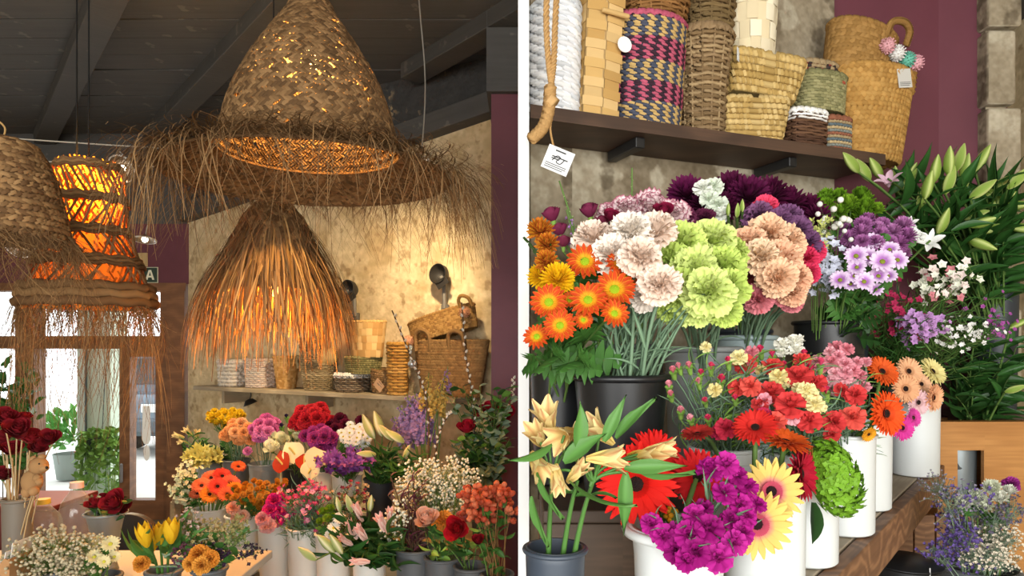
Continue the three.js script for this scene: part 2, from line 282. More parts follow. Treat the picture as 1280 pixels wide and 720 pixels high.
function daisy({ n = 20, layers = 2, W = 0.24, L = 0.8, r0 = 0.2, e0 = 16, e1 = -8, drop = 10, cup = 0.12, col, nu = 5, nv = 2, inner = 0, innerCol }) {
  const gb = new GB();
  for (let k = 0; k < layers; k++) { const of = rnd(); for (let i = 0; i < n; i++) { const b = rr(0.88, 1.06); petal(gb, { phi: (i + of + rr(-0.2, 0.2)) / n * 6.283, r0, y0: -k * 0.03, e0: e0 + (layers - 1 - k) * drop + rr(-5, 5), e1: e1 + (layers - 1 - k) * drop + rr(-8, 8), L: L * rr(0.92, 1.05) * (1 - 0.06 * (layers - 1 - k)), W: W * rr(0.9, 1.1), nu, nv, cup, col: (u, s) => tone(col ? col(u, s) : WHITE, b) }); } }
  for (let i = 0; i < inner; i++) petal(gb, { phi: i / inner * 6.283, r0: r0 * 0.85, y0: 0.02, e0: 50, e1: 30, L: 0.22, W: 0.09, nu: 2, nv: 1, col: () => innerCol });
  return gb.geom();
}
function discGeom(r, h, c1, c2, n = 60) {
  const gb = new GB(); gb.ball(0, 0, 0, r, c1, 6, 12, h / r);
  for (let i = 0; i < n; i++) { const t = Math.sqrt((i + 0.5) / n), a = i * 2.39996, x = r * t * Math.cos(a), z = r * t * Math.sin(a), y = h * Math.sqrt(Math.max(0.02, 1 - t * t)); gb.ball(x, y, z, r * 0.11, cmix(c1, c2, t * t * (0.7 + 0.3 * rnd())), 3, 4); }
  return gb.geom();
}
function pompon(n, L, W, inc, col, lo = -0.5) {
  const gb = new GB();
  for (let i = 0; i < n; i++) { const y = 1 - (1 - lo) * (i + 0.5) / n, el = Math.asin(Math.max(-1, Math.min(1, y))) / R, b = rr(0.85, 1.08); petal(gb, { phi: i * 2.39996, r0: 0.03, y0: -0.1, e0: el + rr(-4, 4), e1: el + inc + rr(-10, 10), L: L * rr(0.9, 1.08), W, nu: 4, nv: 2, cup: 0.25, col: (u, s) => tone(col ? col(u, s) : WHITE, b) }); }
  return gb.geom();
}
function roseGeom(open = 1) {
  const gb = new GB();
  for (let i = 0; i < 17; i++) { const t = i / 16, b = rr(0.86, 1.06); petal(gb, { phi: i * 2.2, r0: 0.03 + 0.16 * t, y0: -0.72, e0: lerp(92, 34, t), e1: lerp(96, 74, t) - (t > 0.55 ? open * 26 * t : 0), L: lerp(1.25, 1.2, t), W: lerp(0.5, 1.25, t), nu: 5, nv: 6, cup: lerp(0.5, 0.26, t), ruf: 0.03, shape: (u) => Math.pow(Math.sin(Math.PI * (0.1 + 0.7 * u)), 0.5), col: () => tone(WHITE, b) }); }
  return gb.geom();
}
function trumpet({ n = 6, L = 1.3, W = 0.5, e0 = 80, e1 = 30, col, nu = 5, ruf = 0.02 }) {
  const gb = new GB(); for (let i = 0; i < n; i++) petal(gb, { phi: i / n * 6.283 + rr(-0.08, 0.08), r0: 0.06, y0: -0.9, e0: e0 - (i % 2) * 4, e1: e1 + rr(-8, 8) + (i % 2) * 12, L: L * rr(0.95, 1.05), W: W * (i % 2 ? 0.8 : 1.05), nu, nv: 4, cup: 0.16, ruf, rufN: 2, shape: SH.tepal, col }); return gb.geom();
}
function budGeom(len, rad, c0, c1, lobes = 3) { const gb = new GB(); gb.grid(9, 12, (u, v) => { const a = v * 6.283, p = Math.pow(Math.sin(Math.PI * Math.pow(0.03 + 0.95 * u, 0.8)), 0.8), q = rad * p * (1 + 0.1 * Math.cos(a * lobes)); return [q * Math.cos(a), len * u, q * Math.sin(a), cmix(c0, c1, sstep(-0.2, 0.9, Math.cos(a * lobes)) * 0.8 + 0.2 * u)]; }, true); return gb.geom(); }
function leafGeom({ L = 1, W = 0.2, bend = 30, fold = 0.25, shape = SH.lance, nu = 6, ruf = 0, jag = 0, vein = 0.92 }) {
  const gb = new GB(); petal(gb, { phi: 0, r0: 0, y0: 0, e0: 90, e1: 90 - bend, L, W, nu, nv: 4, cup: fold, ruf, rufN: 2, jag, shape, col: (u, s) => tone(WHITE, Math.abs(s) < 0.1 ? 1.25 : 1) }); return gb.geom();
}
function lobedLeaf() { // cut chrysanthemum leaf
  const gb = new GB(), N = 4; for (const sd of [-1, 1]) for (let i = 0; i < N; i++) { const u0 = i / N, u1 = (i + 1) / N, w = (u) => 0.46 * Math.pow(Math.sin(Math.PI * Math.min(0.97, 0.08 + u * 0.9)), 0.8), m = (u, s, lob) => [s * sd * w(u) * lob, u, 0.16 * u * u + 0.07 * s]; const a = gb.v(...m(u0, 0, 1)), b = gb.v(...m(u0 + 0.02, 1, 0.55)), c = gb.v(...m((u0 + u1) / 2 + 0.05, 1, 1.25)), d = gb.v(...m(u1, 1, 0.55)), e = gb.v(...m(u1, 0, 1)); gb.tri(a, b, c); gb.tri(a, c, e); gb.tri(c, d, e); }
  return gb.geom();
}
function floret(n, L, W, e, cc) { const gb = new GB(); for (let i = 0; i < n; i++) petal(gb, { phi: i / n * 6.283, r0: 0.1, e0: e, e1: e - 25, L, W, nu: 2, nv: 2, cup: 0.1, shape: SH.oval }); if (cc) gb.ball(0, 0.05, 0, 0.2, cc, 3, 5); return gb.geom(); }

const GREEN = { stem: mat('#5d7a3c', 0.55), blue: mat('#6a8468', 0.6), leaf: mat('#3f6a2c', 0.5), dark: mat('#28481f', 0.42), light: mat('#7fa44a', 0.5), grey: mat('#7c8f78', 0.7), lily: mat('#2c5222', 0.38), fresh: mat('#4c7636', 0.45), twig: mat('#5a4630', 0.8) };
const LEAF = {
  blade: leafGeom({ L: 1, W: 0.07, bend: 70, fold: 0.4 }), lily: leafGeom({ L: 1, W: 0.24, bend: 40, fold: 0.3 }), broad: leafGeom({ L: 1, W: 0.46, bend: 35, fold: 0.18, shape: SH.oval }),
  wavy: leafGeom({ L: 1, W: 0.3, bend: 55, fold: 0.2, ruf: 0.05 }), lobed: lobedLeaf(), round: leafGeom({ L: 1, W: 0.8, bend: 15, fold: 0.1, shape: SH.oval, nu: 4 })
};
const O1 = lin('#bf3a12'), O2 = lin('#d98a1c'), O3 = lin('#dca01a');
const PETAL = { transmission: 0.14, thickness: 0, specularIntensity: 0.3 };   // thin petals let some light through
const KIND = {
  carnation: { g: [0, 1, 2].map(() => carnation([5, 9, 12, 13, 12], 8, 3)), sub: ['calyx', calyxGeom(), GREEN.light], stem: 0.0028, sm: GREEN.blue, leaf: LEAF.blade, lm: GREEN.blue, ll: 0.09 },
  variegated: { g: [0, 1].map(() => carnation([4, 7, 9, 10, 10], 6, 7, (u) => u > 0.95 ? lin('#9a2452') : lin('#f2dcdc'))), sub: ['calyx', calyxGeom(), GREEN.light], stem: 0.0028, sm: GREEN.blue, leaf: LEAF.blade, lm: GREEN.blue, ll: 0.08 },
  smallcarn: { g: [0, 1, 2].map(() => carnation([3, 5, 7, 7], 4, 2)), sub: ['calyx', calyxGeom(), GREEN.light], stem: 0.0016, sm: GREEN.blue, leaf: LEAF.blade, lm: GREEN.blue, ll: 0.05 },
  budcarn: { g: [0, 1].map(() => { const gb = new GB(); for (let k = 0; k < 9; k++) petal(gb, { phi: k * 2.4, r0: 0.03, y0: -0.5, e0: 88 - k * 3, e1: 78 - k * 6, L: 1.0 - 0.03 * k, W: 0.6, nu: 2, nv: 4, ruf: 0.1, jag: 0.06, cup: 0.3, shape: SH.fan }); return gb.geom(); }), sub: ['calyx', (() => { const g = calyxGeom(); g.scale(1.5, 1.25, 1.5); return g; })(), GREEN.light], stem: 0.0014, sm: GREEN.blue, leaf: LEAF.blade, lm: GREEN.blue, ll: 0.04 },
  orangedaisy: { g: [0, 1].map(() => daisy({ n: 17, layers: 2, W: 0.25, L: 0.8, nv: 6, col: (u, s) => cmix(u < 0.24 ? O3 : O1, O2, Math.abs(s) > 0.9 ? 0.9 : u < 0.5 && Math.abs(s) < 0.2 ? 0.5 : 0.04) })), white: 1, sub: ['flower_centre', discGeom(0.24, 0.14, lin('#8fae1c'), lin('#c9c21e')), mat('#ffffff', 0.8)], stem: 0.0022, sm: GREEN.stem, leaf: LEAF.lobed, lm: GREEN.leaf, ll: 0.055 },
  bronze: { g: [pompon(70, 1, 0.3, 50, (u, s) => u < 0.45 ? lin('#8d2b12') : Math.abs(s) > 0.6 ? lin('#d99a26') : lin('#b3421a'))], white: 1, stem: 0.0022, sm: GREEN.stem, leaf: LEAF.lobed, lm: GREEN.leaf, ll: 0.05 },
  pompon: { g: [pompon(170, 1, 0.2, 25)], stem: 0.0024, sm: GREEN.stem, leaf: LEAF.lobed, lm: GREEN.leaf, ll: 0.05 },
  mum: { g: [0, 1].map(() => pompon(110, 1, 0.26, 18, null, -0.2)), stem: 0.0024, sm: GREEN.stem, leaf: LEAF.lobed, lm: GREEN.leaf, ll: 0.06 },
  button: { g: [pompon(80, 1, 0.3, 60, null, -0.1)], stem: 0.0018, sm: GREEN.stem, leaf: LEAF.lobed, lm: GREEN.leaf, ll: 0.045 },
  lilacdaisy: { g: [0, 1].map(() => daisy({ n: 13, layers: 2, W: 0.34, L: 0.78, e0: 20, e1: -6, col: (u) => cmix(lin('#b878c4'), lin('#ecd3ef'), sstep(0.15, 0.7, u)) })), white: 1, sub: ['flower_centre', discGeom(0.2, 0.12, lin('#7d8a2a'), lin('#b09a3a'), 30), mat('#ffffff', 0.8)], stem: 0.0018, sm: GREEN.stem, leaf: LEAF.lobed, lm: GREEN.leaf, ll: 0.05 },
  whitedaisy: { g: [daisy({ n: 16, layers: 2, W: 0.26, L: 0.78, e0: 20 })], sub: ['flower_centre', discGeom(0.22, 0.12, lin('#b6b03a'), lin('#c9b83a'), 20), mat('#ffffff', 0.8)], stem: 0.0018, sm: GREEN.stem, leaf: LEAF.lobed, lm: GREEN.leaf, ll: 0.05 },
  gerbera: { g: [0, 1].map(() => daisy({ n: 26, layers: 3, W: 0.17, L: 0.8, r0: 0.2, e0: 12, e1: -10, drop: 8, cup: 0.1, inner: 28, innerCol: [0.8, 0.75, 0.7] })), sub: ['flower_centre', discGeom(0.19, 0.07, lin('#1c0f0c'), lin('#5a3020'), 50), mat('#ffffff', 0.8)], stem: 0.0042, sm: GREEN.stem },
  gerberacream: { g: [0, 1].map(() => daisy({ n: 22, layers: 2, W: 0.2, L: 0.82, r0: 0.18, e0: 8, e1: -12, drop: 8, cup: 0.1, inner: 34, innerCol: lin('#c9546a'), col: (u) => cmix(lin('#cf6a7c'), lin('#dcbc66'), sstep(0.12, 0.45, u)) })), white: 1, sub: ['flower_centre', discGeom(0.17, 0.07, lin('#241214'), lin('#4a2024'), 50), mat('#ffffff', 0.8)], stem: 0.0042, sm: GREEN.stem },
  rose: { g: [roseGeom(1), roseGeom(0.6)], sub: ['calyx', calyxGeom(), GREEN.leaf], stem: 0.003, sm: GREEN.stem, leaf: LEAF.broad, lm: GREEN.dark, ll: 0.06 },
  lisianthus: { g: [roseGeom(0)], sub: ['calyx', calyxGeom(), GREEN.light], stem: 0.002, sm: GREEN.stem, leaf: LEAF.broad, lm: GREEN.leaf, ll: 0.045 },
  lilybud: { g: [budGeom(2, 0.36, lin('#7c9a38'), lin('#cfd98a'))], white: 1, stem: 0.0035, sm: GREEN.stem, leaf: LEAF.lily, lm: GREEN.lily, ll: 0.12 },
  palelilybud: { g: [budGeom(2, 0.36, lin('#9aa85a'), lin('#ece6c0'))], white: 1, stem: 0.003, sm: GREEN.stem, leaf: LEAF.lily, lm: GREEN.lily, ll: 0.11 },
  pinklily: { g: [trumpet({ n: 6, L: 1.8, W: 0.6, e0: 88, e1: 62, col: (u, s) => cmix(lin('#dd9c94'), lin('#f0d6c8'), Math.abs(s)) })], white: 1, stem: 0.0032, sm: GREEN.stem, leaf: LEAF.lily, lm: GREEN.lily, ll: 0.13 },
  openlily: { g: [trumpet({ n: 6, L: 1.5, W: 0.55, e0: 70, e1: -5 })], stem: 0.003, sm: GREEN.stem, leaf: LEAF.lily, lm: GREEN.lily, ll: 0.1 },
  alstro: { g: [0, 1, 2].map((k) => trumpet({ n: 6, L: 1.7, W: 0.62, e0: 82, e1: 52 + k * 6, ruf: 0.03, col: (u, s) => cmix(lin(k === 1 ? '#dcb03c' : '#dfc274'), Math.abs(s) < 0.3 ? lin('#c07858') : lin('#e9d79c'), sstep(0.1, 0.9, u) * 0.8) })), white: 1, stem: 0.0034, sm: GREEN.fresh, leaf: LEAF.wavy, lm: GREEN.fresh, ll: 0.1 },
  smallalstro: { g: [trumpet({ n: 6, L: 1.6, W: 0.7, e0: 72, e1: 30, nu: 3 })], stem: 0.0022, sm: GREEN.stem, leaf: LEAF.wavy, lm: GREEN.leaf, ll: 0.07 },
  tulip: { g: [(() => { const gb = new GB(); for (let i = 0; i < 6; i++) petal(gb, { phi: i * 1.047, r0: 0.12, y0: -1, e0: 55 + (i % 2) * 6, e1: 112, L: 2.3, W: 1.05, nu: 6, nv: 4, cup: 0.26, shape: SH.oval, col: () => tone(WHITE, 0.93 + 0.12 * (i % 2)) }); return gb.geom(); })()], stem: 0.004, sm: GREEN.fresh, leaf: LEAF.lily, lm: GREEN.fresh, ll: 0.14 },
  anthurium: { g: [(() => { const gb = new GB(); petal(gb, { phi: 0, r0: -0.8, y0: -0.1, e0: 16, e1: -14, L: 2.1, W: 2.0, nu: 7, nv: 6, cup: 0.06, ruf: 0.05, shape: (u) => Math.pow(Math.sin(Math.PI * (0.16 + 0.83 * u)), 0.8) }); return gb.geom(); })()], sub: ['spadix', (() => { const gb = new GB(); gb.tube([V(-0.2, 0, 0), V(0.1, 0.35, 0), V(0.35, 0.75, 0)], 0.09, 6); return gb.geom(); })(), mat('#d9c26a', 0.7)], stem: 0.003, sm: GREEN.stem }
};
const TOCAM = (p) => V(0, EYE, 0).sub(p).normalize();
// one flower: base is where its stem leaves the water, head where the bloom sits
function flower(kind, color, name, label, category, group, base, head, r, o = {}) {
  const K = KIND[kind], g = thing(name, label, category, base, group), h = head.clone().sub(base), cam = TOCAM(head);
  const out = h.clone().normalize();
  const dir = (o.face ? o.face.clone() : out.clone().multiplyScalar(o.wOut ?? 0.7).add(cam.clone().multiplyScalar(o.wCam ?? 0.75)).add(V(0, o.wUp ?? 0.15, 0))).add(V(rr(-1, 1), rr(-1, 1), rr(-1, 1)).multiplyScalar(o.jit ?? 0.22)).normalize();
  const m = mat(K.white ? '#ffffff' : color, 0.7, PETAL);
  const bl = mesh(o.bloomName || 'bloom', pick(K.g), m, g); bl.position.copy(h); bl.quaternion.copy(aim(dir, rnd() * 6.28)); bl.scale.setScalar(r);
  if (K.sub) mesh(K.sub[0], K.sub[1], o.subMat || K.sub[2], bl);
  const back = h.clone().addScaledVector(dir, -r * (o.backOff ?? (K.sub && K.sub[0] === 'calyx' ? 1.2 : 0.1)));
  const ctl = o.ctl ? o.ctl.clone().sub(base) : V(back.x * 0.55, Math.max(back.y * 0.75, back.y - 0.1), back.z * 0.55);
  const pts = bez(V(0, 0, 0), ctl, back, 7), gb = new GB(); gb.tube(pts, K.stem * (o.stemK ?? 1), 5, WHITE, false); mesh('stem', gb.geom(), o.sm || K.sm, g);
  const nl = K.leaf ? (o.leaves ?? 2) : 0;
  for (let k = 0; k < nl; k++) { const q = pts[Math.min(7, Math.max(1, Math.round(rr(o.l0 ?? 3, 6.4))))], lf = mesh('leaf', K.leaf, o.lm || K.lm, g); lf.position.copy(q); lf.quaternion.copy(aim(out.clone().multiplyScalar(0.6).add(V(rr(-1, 1), rr(-0.3, 0.8), rr(-0.2, 1))), rnd() * 6.28)); lf.scale.setScalar((o.ll ?? K.ll) * rr(0.75, 1.2)); }
  return g;
}
// points spread over a dome in the picture: [px, py, radius px, depth]
function dome(cx, cy, rx, ry, n, rad, d, bulge = 0.06, jit = 0.12) { const o = []; for (let i = 0; i < n; i++) { const t = Math.sqrt((i + 0.5) / n), a = i * 2.39996 + 0.5; o.push([cx + rx * (t * Math.cos(a) + rr(-jit, jit)), cy + ry * (t * Math.sin(a) + rr(-jit, jit)), rad * rr(0.85, 1.15), d - bulge * (1 - t * t) + rr(-0.01, 0.01) + bulge * 0.6 * Math.max(0, -Math.sin(a) * t)]); } return o; }
// a bunch of separate flowers standing in one container
function bunch(kind, colors, name, label, category, group, cont, heads, o = {}) {
  for (const hd of heads) {
    const [px, py, rad, d, face] = hd, dd = d ?? cont.d, head = P(px, py, dd), a = rnd() * 6.28, q = Math.sqrt(rnd()) * cont.R * 0.5;
    const base = V(cont.pos.x + Math.cos(a) * q, cont.pos.y + cont.H * 0.45, cont.pos.z + Math.sin(a) * q);
    const rim = V(cont.pos.x, cont.pos.y + cont.H * 1.05, cont.pos.z), to = V(head.x - rim.x, 0, head.z - rim.z), l = to.length(); to.setLength(Math.min(l, cont.R * 0.72)); rim.add(to); rim.y += Math.max(0.02, (head.y - rim.y) * 0.25);
    flower(kind, pick(colors), name, label, category, group, base, head, rad * dd / F, { ctl: rim, ...o, ...(face ? { face: V(...face) } : {}) });
  }
}
// a branching stem of many tiny blossoms
function spray(name, label, category, group, base, tip, { color, fl, r = 0.006, n = 40, spread = 0.06, down = 0.14, twig = GREEN.stem, leaf, leafM = GREEN.leaf, leafN = 0, leafL = 0.03, part = 'blossoms', cols }) {
  const g = thing(name, label, category, base, group), h = tip.clone().sub(base), gs = new GB(), gf = new GB(), gl = new GB();
  const main = bez(V(0, 0, 0), V(h.x * 0.4, h.y * 0.6, h.z * 0.4), h, 6); gs.tube(main, (t) => lerp(0.0022, 0.001, t), 4, WHITE, false);
  const L = h.length(), ax = h.clone().normalize(), cam = TOCAM(tip);
  for (let i = 0; i < n; i++) {
    const t = 1 - rnd() * Math.min(0.85, down / L), k = main[Math.min(5, Math.floor(t * 6))].clone().lerp(main[Math.min(6, Math.floor(t * 6) + 1)], t * 6 % 1);
    const e = V(rr(-1, 1), rr(-0.5, 1), rr(-1, 1)).normalize().multiplyScalar(spread * Math.cbrt(rnd())).add(V(tip.x, tip.y, tip.z).sub(base)).addScaledVector(ax, -rnd() * down * 0.6);
    gs.tube([k, k.clone().lerp(e, 0.5).add(V(0, -0.004, 0)), e], 0.0005, 3, WHITE, false);
    const dir = e.clone().sub(k).normalize().add(cam.clone().multiplyScalar(0.8)).add(V(rr(-0.4, 0.4), rr(-0.2, 0.4), rr(-0.4, 0.4)));
    const m4 = new THREE.Matrix4().compose(e, aim(dir, rnd() * 6), V(1, 1, 1).multiplyScalar(r * rr(0.75, 1.2)));
    gf.add(fl, m4, cols ? pick(cols) : tone(WHITE, rr(0.85, 1.05)));
  }
  for (let i = 0; i < leafN; i++) { const t = rr(0.25, 0.95), k = main[Math.min(6, Math.round(t * 6))], m4 = new THREE.Matrix4().compose(k.clone().add(V(rr(-1, 1), rr(-1, 1), rr(-1, 1)).multiplyScalar(spread * 0.35 * t)), aim(V(rr(-1, 1), rr(-0.2, 1), rr(-0.4, 1)), rnd() * 6), V(1, 1, 1).multiplyScalar(leafL * rr(0.7, 1.2))); gl.add(leaf, m4, tone(WHITE, rr(0.8, 1.1))); }
  mesh('stem', gs.geom(), twig, g);
  const f = mesh(part, gf.geom(), color ? mat(color, 0.7) : mat('#ffffff', 0.7), g); f.userData.kind = 'stuff';
  if (leafN) { const l = mesh('foliage', gl.geom(), leafM, g); l.userData.kind = 'stuff'; }
  return g;
}
// a leafy stem whose leaves are parts of their own
function leafyStem(name, label, category, group, base, tip, { leaf, lm, sm = GREEN.stem, n = 10, L = 0.08, from = 0.25, up = 0.5, stemR = 0.003, out = 1 }) {
  const g = thing(name, label, category, base, group), h = tip.clone().sub(base), pts = bez(V(0, 0, 0), V(h.x * 0.35, h.y * 0.65, h.z * 0.35), h, 8), gb = new GB(); gb.tube(pts, (t) => stemR * (1 - 0.5 * t), 5, WHITE, false); mesh('stem', gb.geom(), sm, g);
  for (let i = 0; i < n; i++) { const t = lerp(from, 1, i / Math.max(1, n - 1)), k = Math.min(7.99, t * 8), q = pts[Math.floor(k)].clone().lerp(pts[Math.floor(k) + 1], k % 1), a = i * 2.4 + rr(-0.4, 0.4), lf = mesh('leaf', leaf, lm, g); lf.position.copy(q); lf.quaternion.copy(aim(V(Math.cos(a) * out, up + rr(-0.2, 0.2), Math.sin(a) * out + 0.15), rr(-0.6, 0.6))); lf.scale.setScalar(L * rr(0.75, 1.2) * (1 - 0.35 * t)); }
  return g;
}

// ------------------------------------------------------------------ containers
function container(name, label, category, group, px, d, baseY, H, Rt, Rb, m, o = {}) {
  const pos = P(px, CY, d); pos.y = baseY;
  const g = thing(name, label, category, pos, group), w = o.wall ?? 0.004, lip = o.lip ?? 0.006;
  const prof = o.prof || [[0.001, 0.002], [Rb - 0.004, 0.002], [Rb, 0.006], [Rt, H - 0.012], [Rt, H], [Rt - w, H], [Rb - w, 0.012], [0.001, 0.012]];
  mesh('body', lathe(prof, 40), m, g);
  if (!o.noRim) mesh('rim', new THREE.TorusGeometry(Rt + 0.001, lip, 8, 40).rotateX(Math.PI / 2).translate(0, H - lip, 0), o.rimM || m, g);
  if (o.band) mesh('band', new THREE.TorusGeometry(lerp(Rb, Rt, o.band), 0.002, 6, 40).rotateX(Math.PI / 2).translate(0, H * o.band, 0), o.rimM || m, g);
  mesh('water', new THREE.CylinderGeometry(lerp(Rb, Rt, 0.5) - w - 0.003, lerp(Rb, Rt, 0.5) - w - 0.003, 0.002, 24).translate(0, H * 0.5, 0), plain('#3c4438', 0.1), g);
  return { pos, R: Rt, H, d, g };
}
const mPot = { black: plain('#17181a', 0.4), white: plain('#d6dad9', 0.4), grey: plain('#8b8f8f', 0.55), blue: plain('#8fa0a2', 0.5), dark: plain('#2b3138', 0.45), char: plain('#55585a', 0.5), cream: plain('#dedbd2', 0.4), zinc: plain('#8f9799', 0.45, { metalness: 0.6 }) };
// ------------------------------------------------------------------ straw pendant lamps
const STRAW = ['#7a5c3c', '#8c6b46', '#6b4e32', '#9a7850'].map(lin), STRAWL = ['#b08c58', '#a07c4c', '#c09a64'].map(lin);
const STRAWA = ['#6e5234', '#7d5f3e', '#5c442b', '#8a6a46'].map(lin);
const mStraw = new THREE.MeshPhysicalMaterial({ color: '#ffffff', vertexColors: true, roughness: 0.8, side: THREE.DoubleSide, specularIntensity: 0.3 });
const mStrawThin = new THREE.MeshPhysicalMaterial({ color: '#ffffff', vertexColors: true, roughness: 0.95, side: THREE.DoubleSide, transmission: 0.3, thickness: 0, specularIntensity: 0.2 });
function wovenRevolve(gb, prof, rows, sp, hl, hw, ang, cols, th = 0.003, skip = 0) {   // prof(v) -> [r, y]
  for (let i = 0; i < rows; i++) {
    const v = (i + 0.5) / rows, [r, y] = prof(v), [r2, y2] = prof(Math.min(1, v + 0.02)), dl = Math.hypot(r2 - r, y2 - y) || 1, n = Math.max(6, Math.round(6.283 * r / sp)), of = rnd();
    for (let k = 0; k < n; k++) {
      if (rnd() < skip) continue;
      const a = (k + of) / n * 6.283, c = Math.cos(a), s = Math.sin(a), T = V(-s, 0, c), B = V((r2 - r) / dl * c, (y2 - y) / dl, (r2 - r) / dl * s), N = V().crossVectors(B, T).normalize();
      const g = ((i % 2 ? 1 : -1) * ang + rr(-7, 7)) * R, t = T.clone().multiplyScalar(Math.cos(g)).addScaledVector(B, Math.sin(g));
      gb.strap(V(r * c, y, r * s).addScaledVector(N, rr(-0.001, 0.002)), t, N, hl * rr(0.85, 1.12), hw * rr(0.75, 1.15), th, tone(pick(cols), rr(0.85, 1.12)));
    }
  }
}
function ribbon(gb, pts, w, c, face) { const n = pts.length; gb.grid(n - 1, 1, (u, v) => { const i = Math.round(u * (n - 1)), q = pts[i], t = V().subVectors(pts[Math.min(n - 1, i + 1)], pts[Math.max(0, i - 1)]), b = V().crossVectors(t, face).normalize().multiplyScalar(w * (1 - 0.7 * u * u) * (v - 0.5)); return [q.x + b.x, q.y + b.y, q.z + b.z, c]; }); }
function bulb(g, y, r, col, lum, power) {
  const m = new THREE.MeshStandardMaterial({ color: '#fff3d8', emissive: new THREE.Color(col), emissiveIntensity: lum, roughness: 0.4 });
  mesh('bulb', lathe([[0.001, -r], [r * 0.6, -r * 0.8], [r, 0], [r * 0.72, r * 0.75], [r * 0.36, r * 1.3], [r * 0.36, r * 1.9], [0.001, r * 1.9]], 20).translate(0, y, 0), m, g);
  mesh('socket', new THREE.CylinderGeometry(r * 0.5, r * 0.5, 0.05, 16).translate(0, y + r * 1.9 + 0.025, 0), mBlackMetal, g);
  const l = new THREE.PointLight(col, power, 0, 2); l.position.set(0, y, 0); l.castShadow = true; l.shadow.radius = 1.5; g.add(l); l.name = 'bulb_light';
}
function cord(g, y0, y1, r = 0.003) { const gb = new GB(); gb.tube([V(0, y0, 0), V(0, (y0 + y1) / 2, 0), V(0, y1, 0)], r, 6); mesh('cord', gb.geom(), mat('#141414', 0.7), g); }
const profOf = (tab) => (v) => { const k = Math.min(tab.length - 1.001, v * (tab.length - 1)), i = Math.floor(k), f = k - i; return [lerp(tab[i][0], tab[i + 1][0], f), lerp(tab[i][1], tab[i + 1][1], f)]; };
{ // large hat shaped lamp
  const d = 2.3, c = P(388, 205, d), s = d / F, g = thing('pendant_lamp', 'large plaited straw pendant lamp shaped like a wide brimmed sun hat', 'lamp', c);
  const yy = (py) => (205 - py) * s, T = [[110, 190], [104, 165], [98, 140], [88, 112], [74, 84], [58, 58], [42, 34], [28, 14], [25, 6]].map(([r, y]) => [r * s, yy(y)]);
  let gb = new GB(); wovenRevolve(gb, profOf(T), 36, 0.0135, 0.0138, 0.0052, 40, STRAWA, 0.003, 0.02); mesh('shade', gb.geom(), mStraw, g);
  gb = new GB(); wovenRevolve(gb, profOf([[110, 190], [122, 199], [140, 207], [158, 214], [172, 222]].map(([r, y]) => [r * s, yy(y)])), 15, 0.0125, 0.015, 0.0068, 35, STRAWA, 0.003); mesh('brim', gb.geom(), mStraw, g);
  gb = new GB(); for (const [r, y] of [[25, 6], [110, 190], [172, 222]]) { const q = []; for (let k = 0; k <= 48; k++) q.push(V(r * s * Math.cos(k / 48 * 6.283), yy(y), r * s * Math.sin(k / 48 * 6.283))); gb = new GB(); gb.tube(q, 0.005, 5, STRAW[2], false); mesh('hoop', gb.geom(), mStraw, g); }
  gb = new GB();
  for (let i = 0; i < 2300; i++) { const a = rnd() * 6.283, r0 = rr(140, 174) * s, L = rr(24, 82) * s, da = rr(-0.6, 0.6), dr = rr(0, 1) ** 2.4 * 120 * s, y0 = yy(lerp(206, 222, (r0 / s - 140) / 34)) + rr(-0.004, 0.012); const q = (r, aa, y) => V(r * Math.cos(aa), y, r * Math.sin(aa)); ribbon(gb, bez(q(r0, a, y0), q(r0 + L * 0.8, a + da * 0.35, y0 + rr(-0.005, 0.05)), q(r0 + L, a + da, y0 - dr - 0.01), 6), rr(0.0015, 0.0042), tone(pick(STRAW), rr(0.85, 1.1)), V(0, 1, 0.3)); }
  for (let i = 0; i < 240; i++) { const a = rnd() * 6.283, r0 = rr(106, 122) * s, L = rr(10, 45) * s, q = (r, aa, y) => V(r * Math.cos(aa), y, r * Math.sin(aa)); ribbon(gb, bez(q(r0, a, yy(188)), q(r0 + L * 0.5, a + rr(-0.2, 0.2), yy(rr(170, 190))), q(r0 + L, a + rr(-0.4, 0.4), yy(rr(180, 206))), 5), rr(0.001, 0.003), pick(STRAW), V(0, 1, 0)); }
  const f = mesh('fringe', gb.geom(), mStraw, g); f.userData.kind = 'stuff';
  bulb(g, yy(78), 0.03, '#ffc878', 14, 3.6); cord(g, yy(0), CEIL - c.y);
}
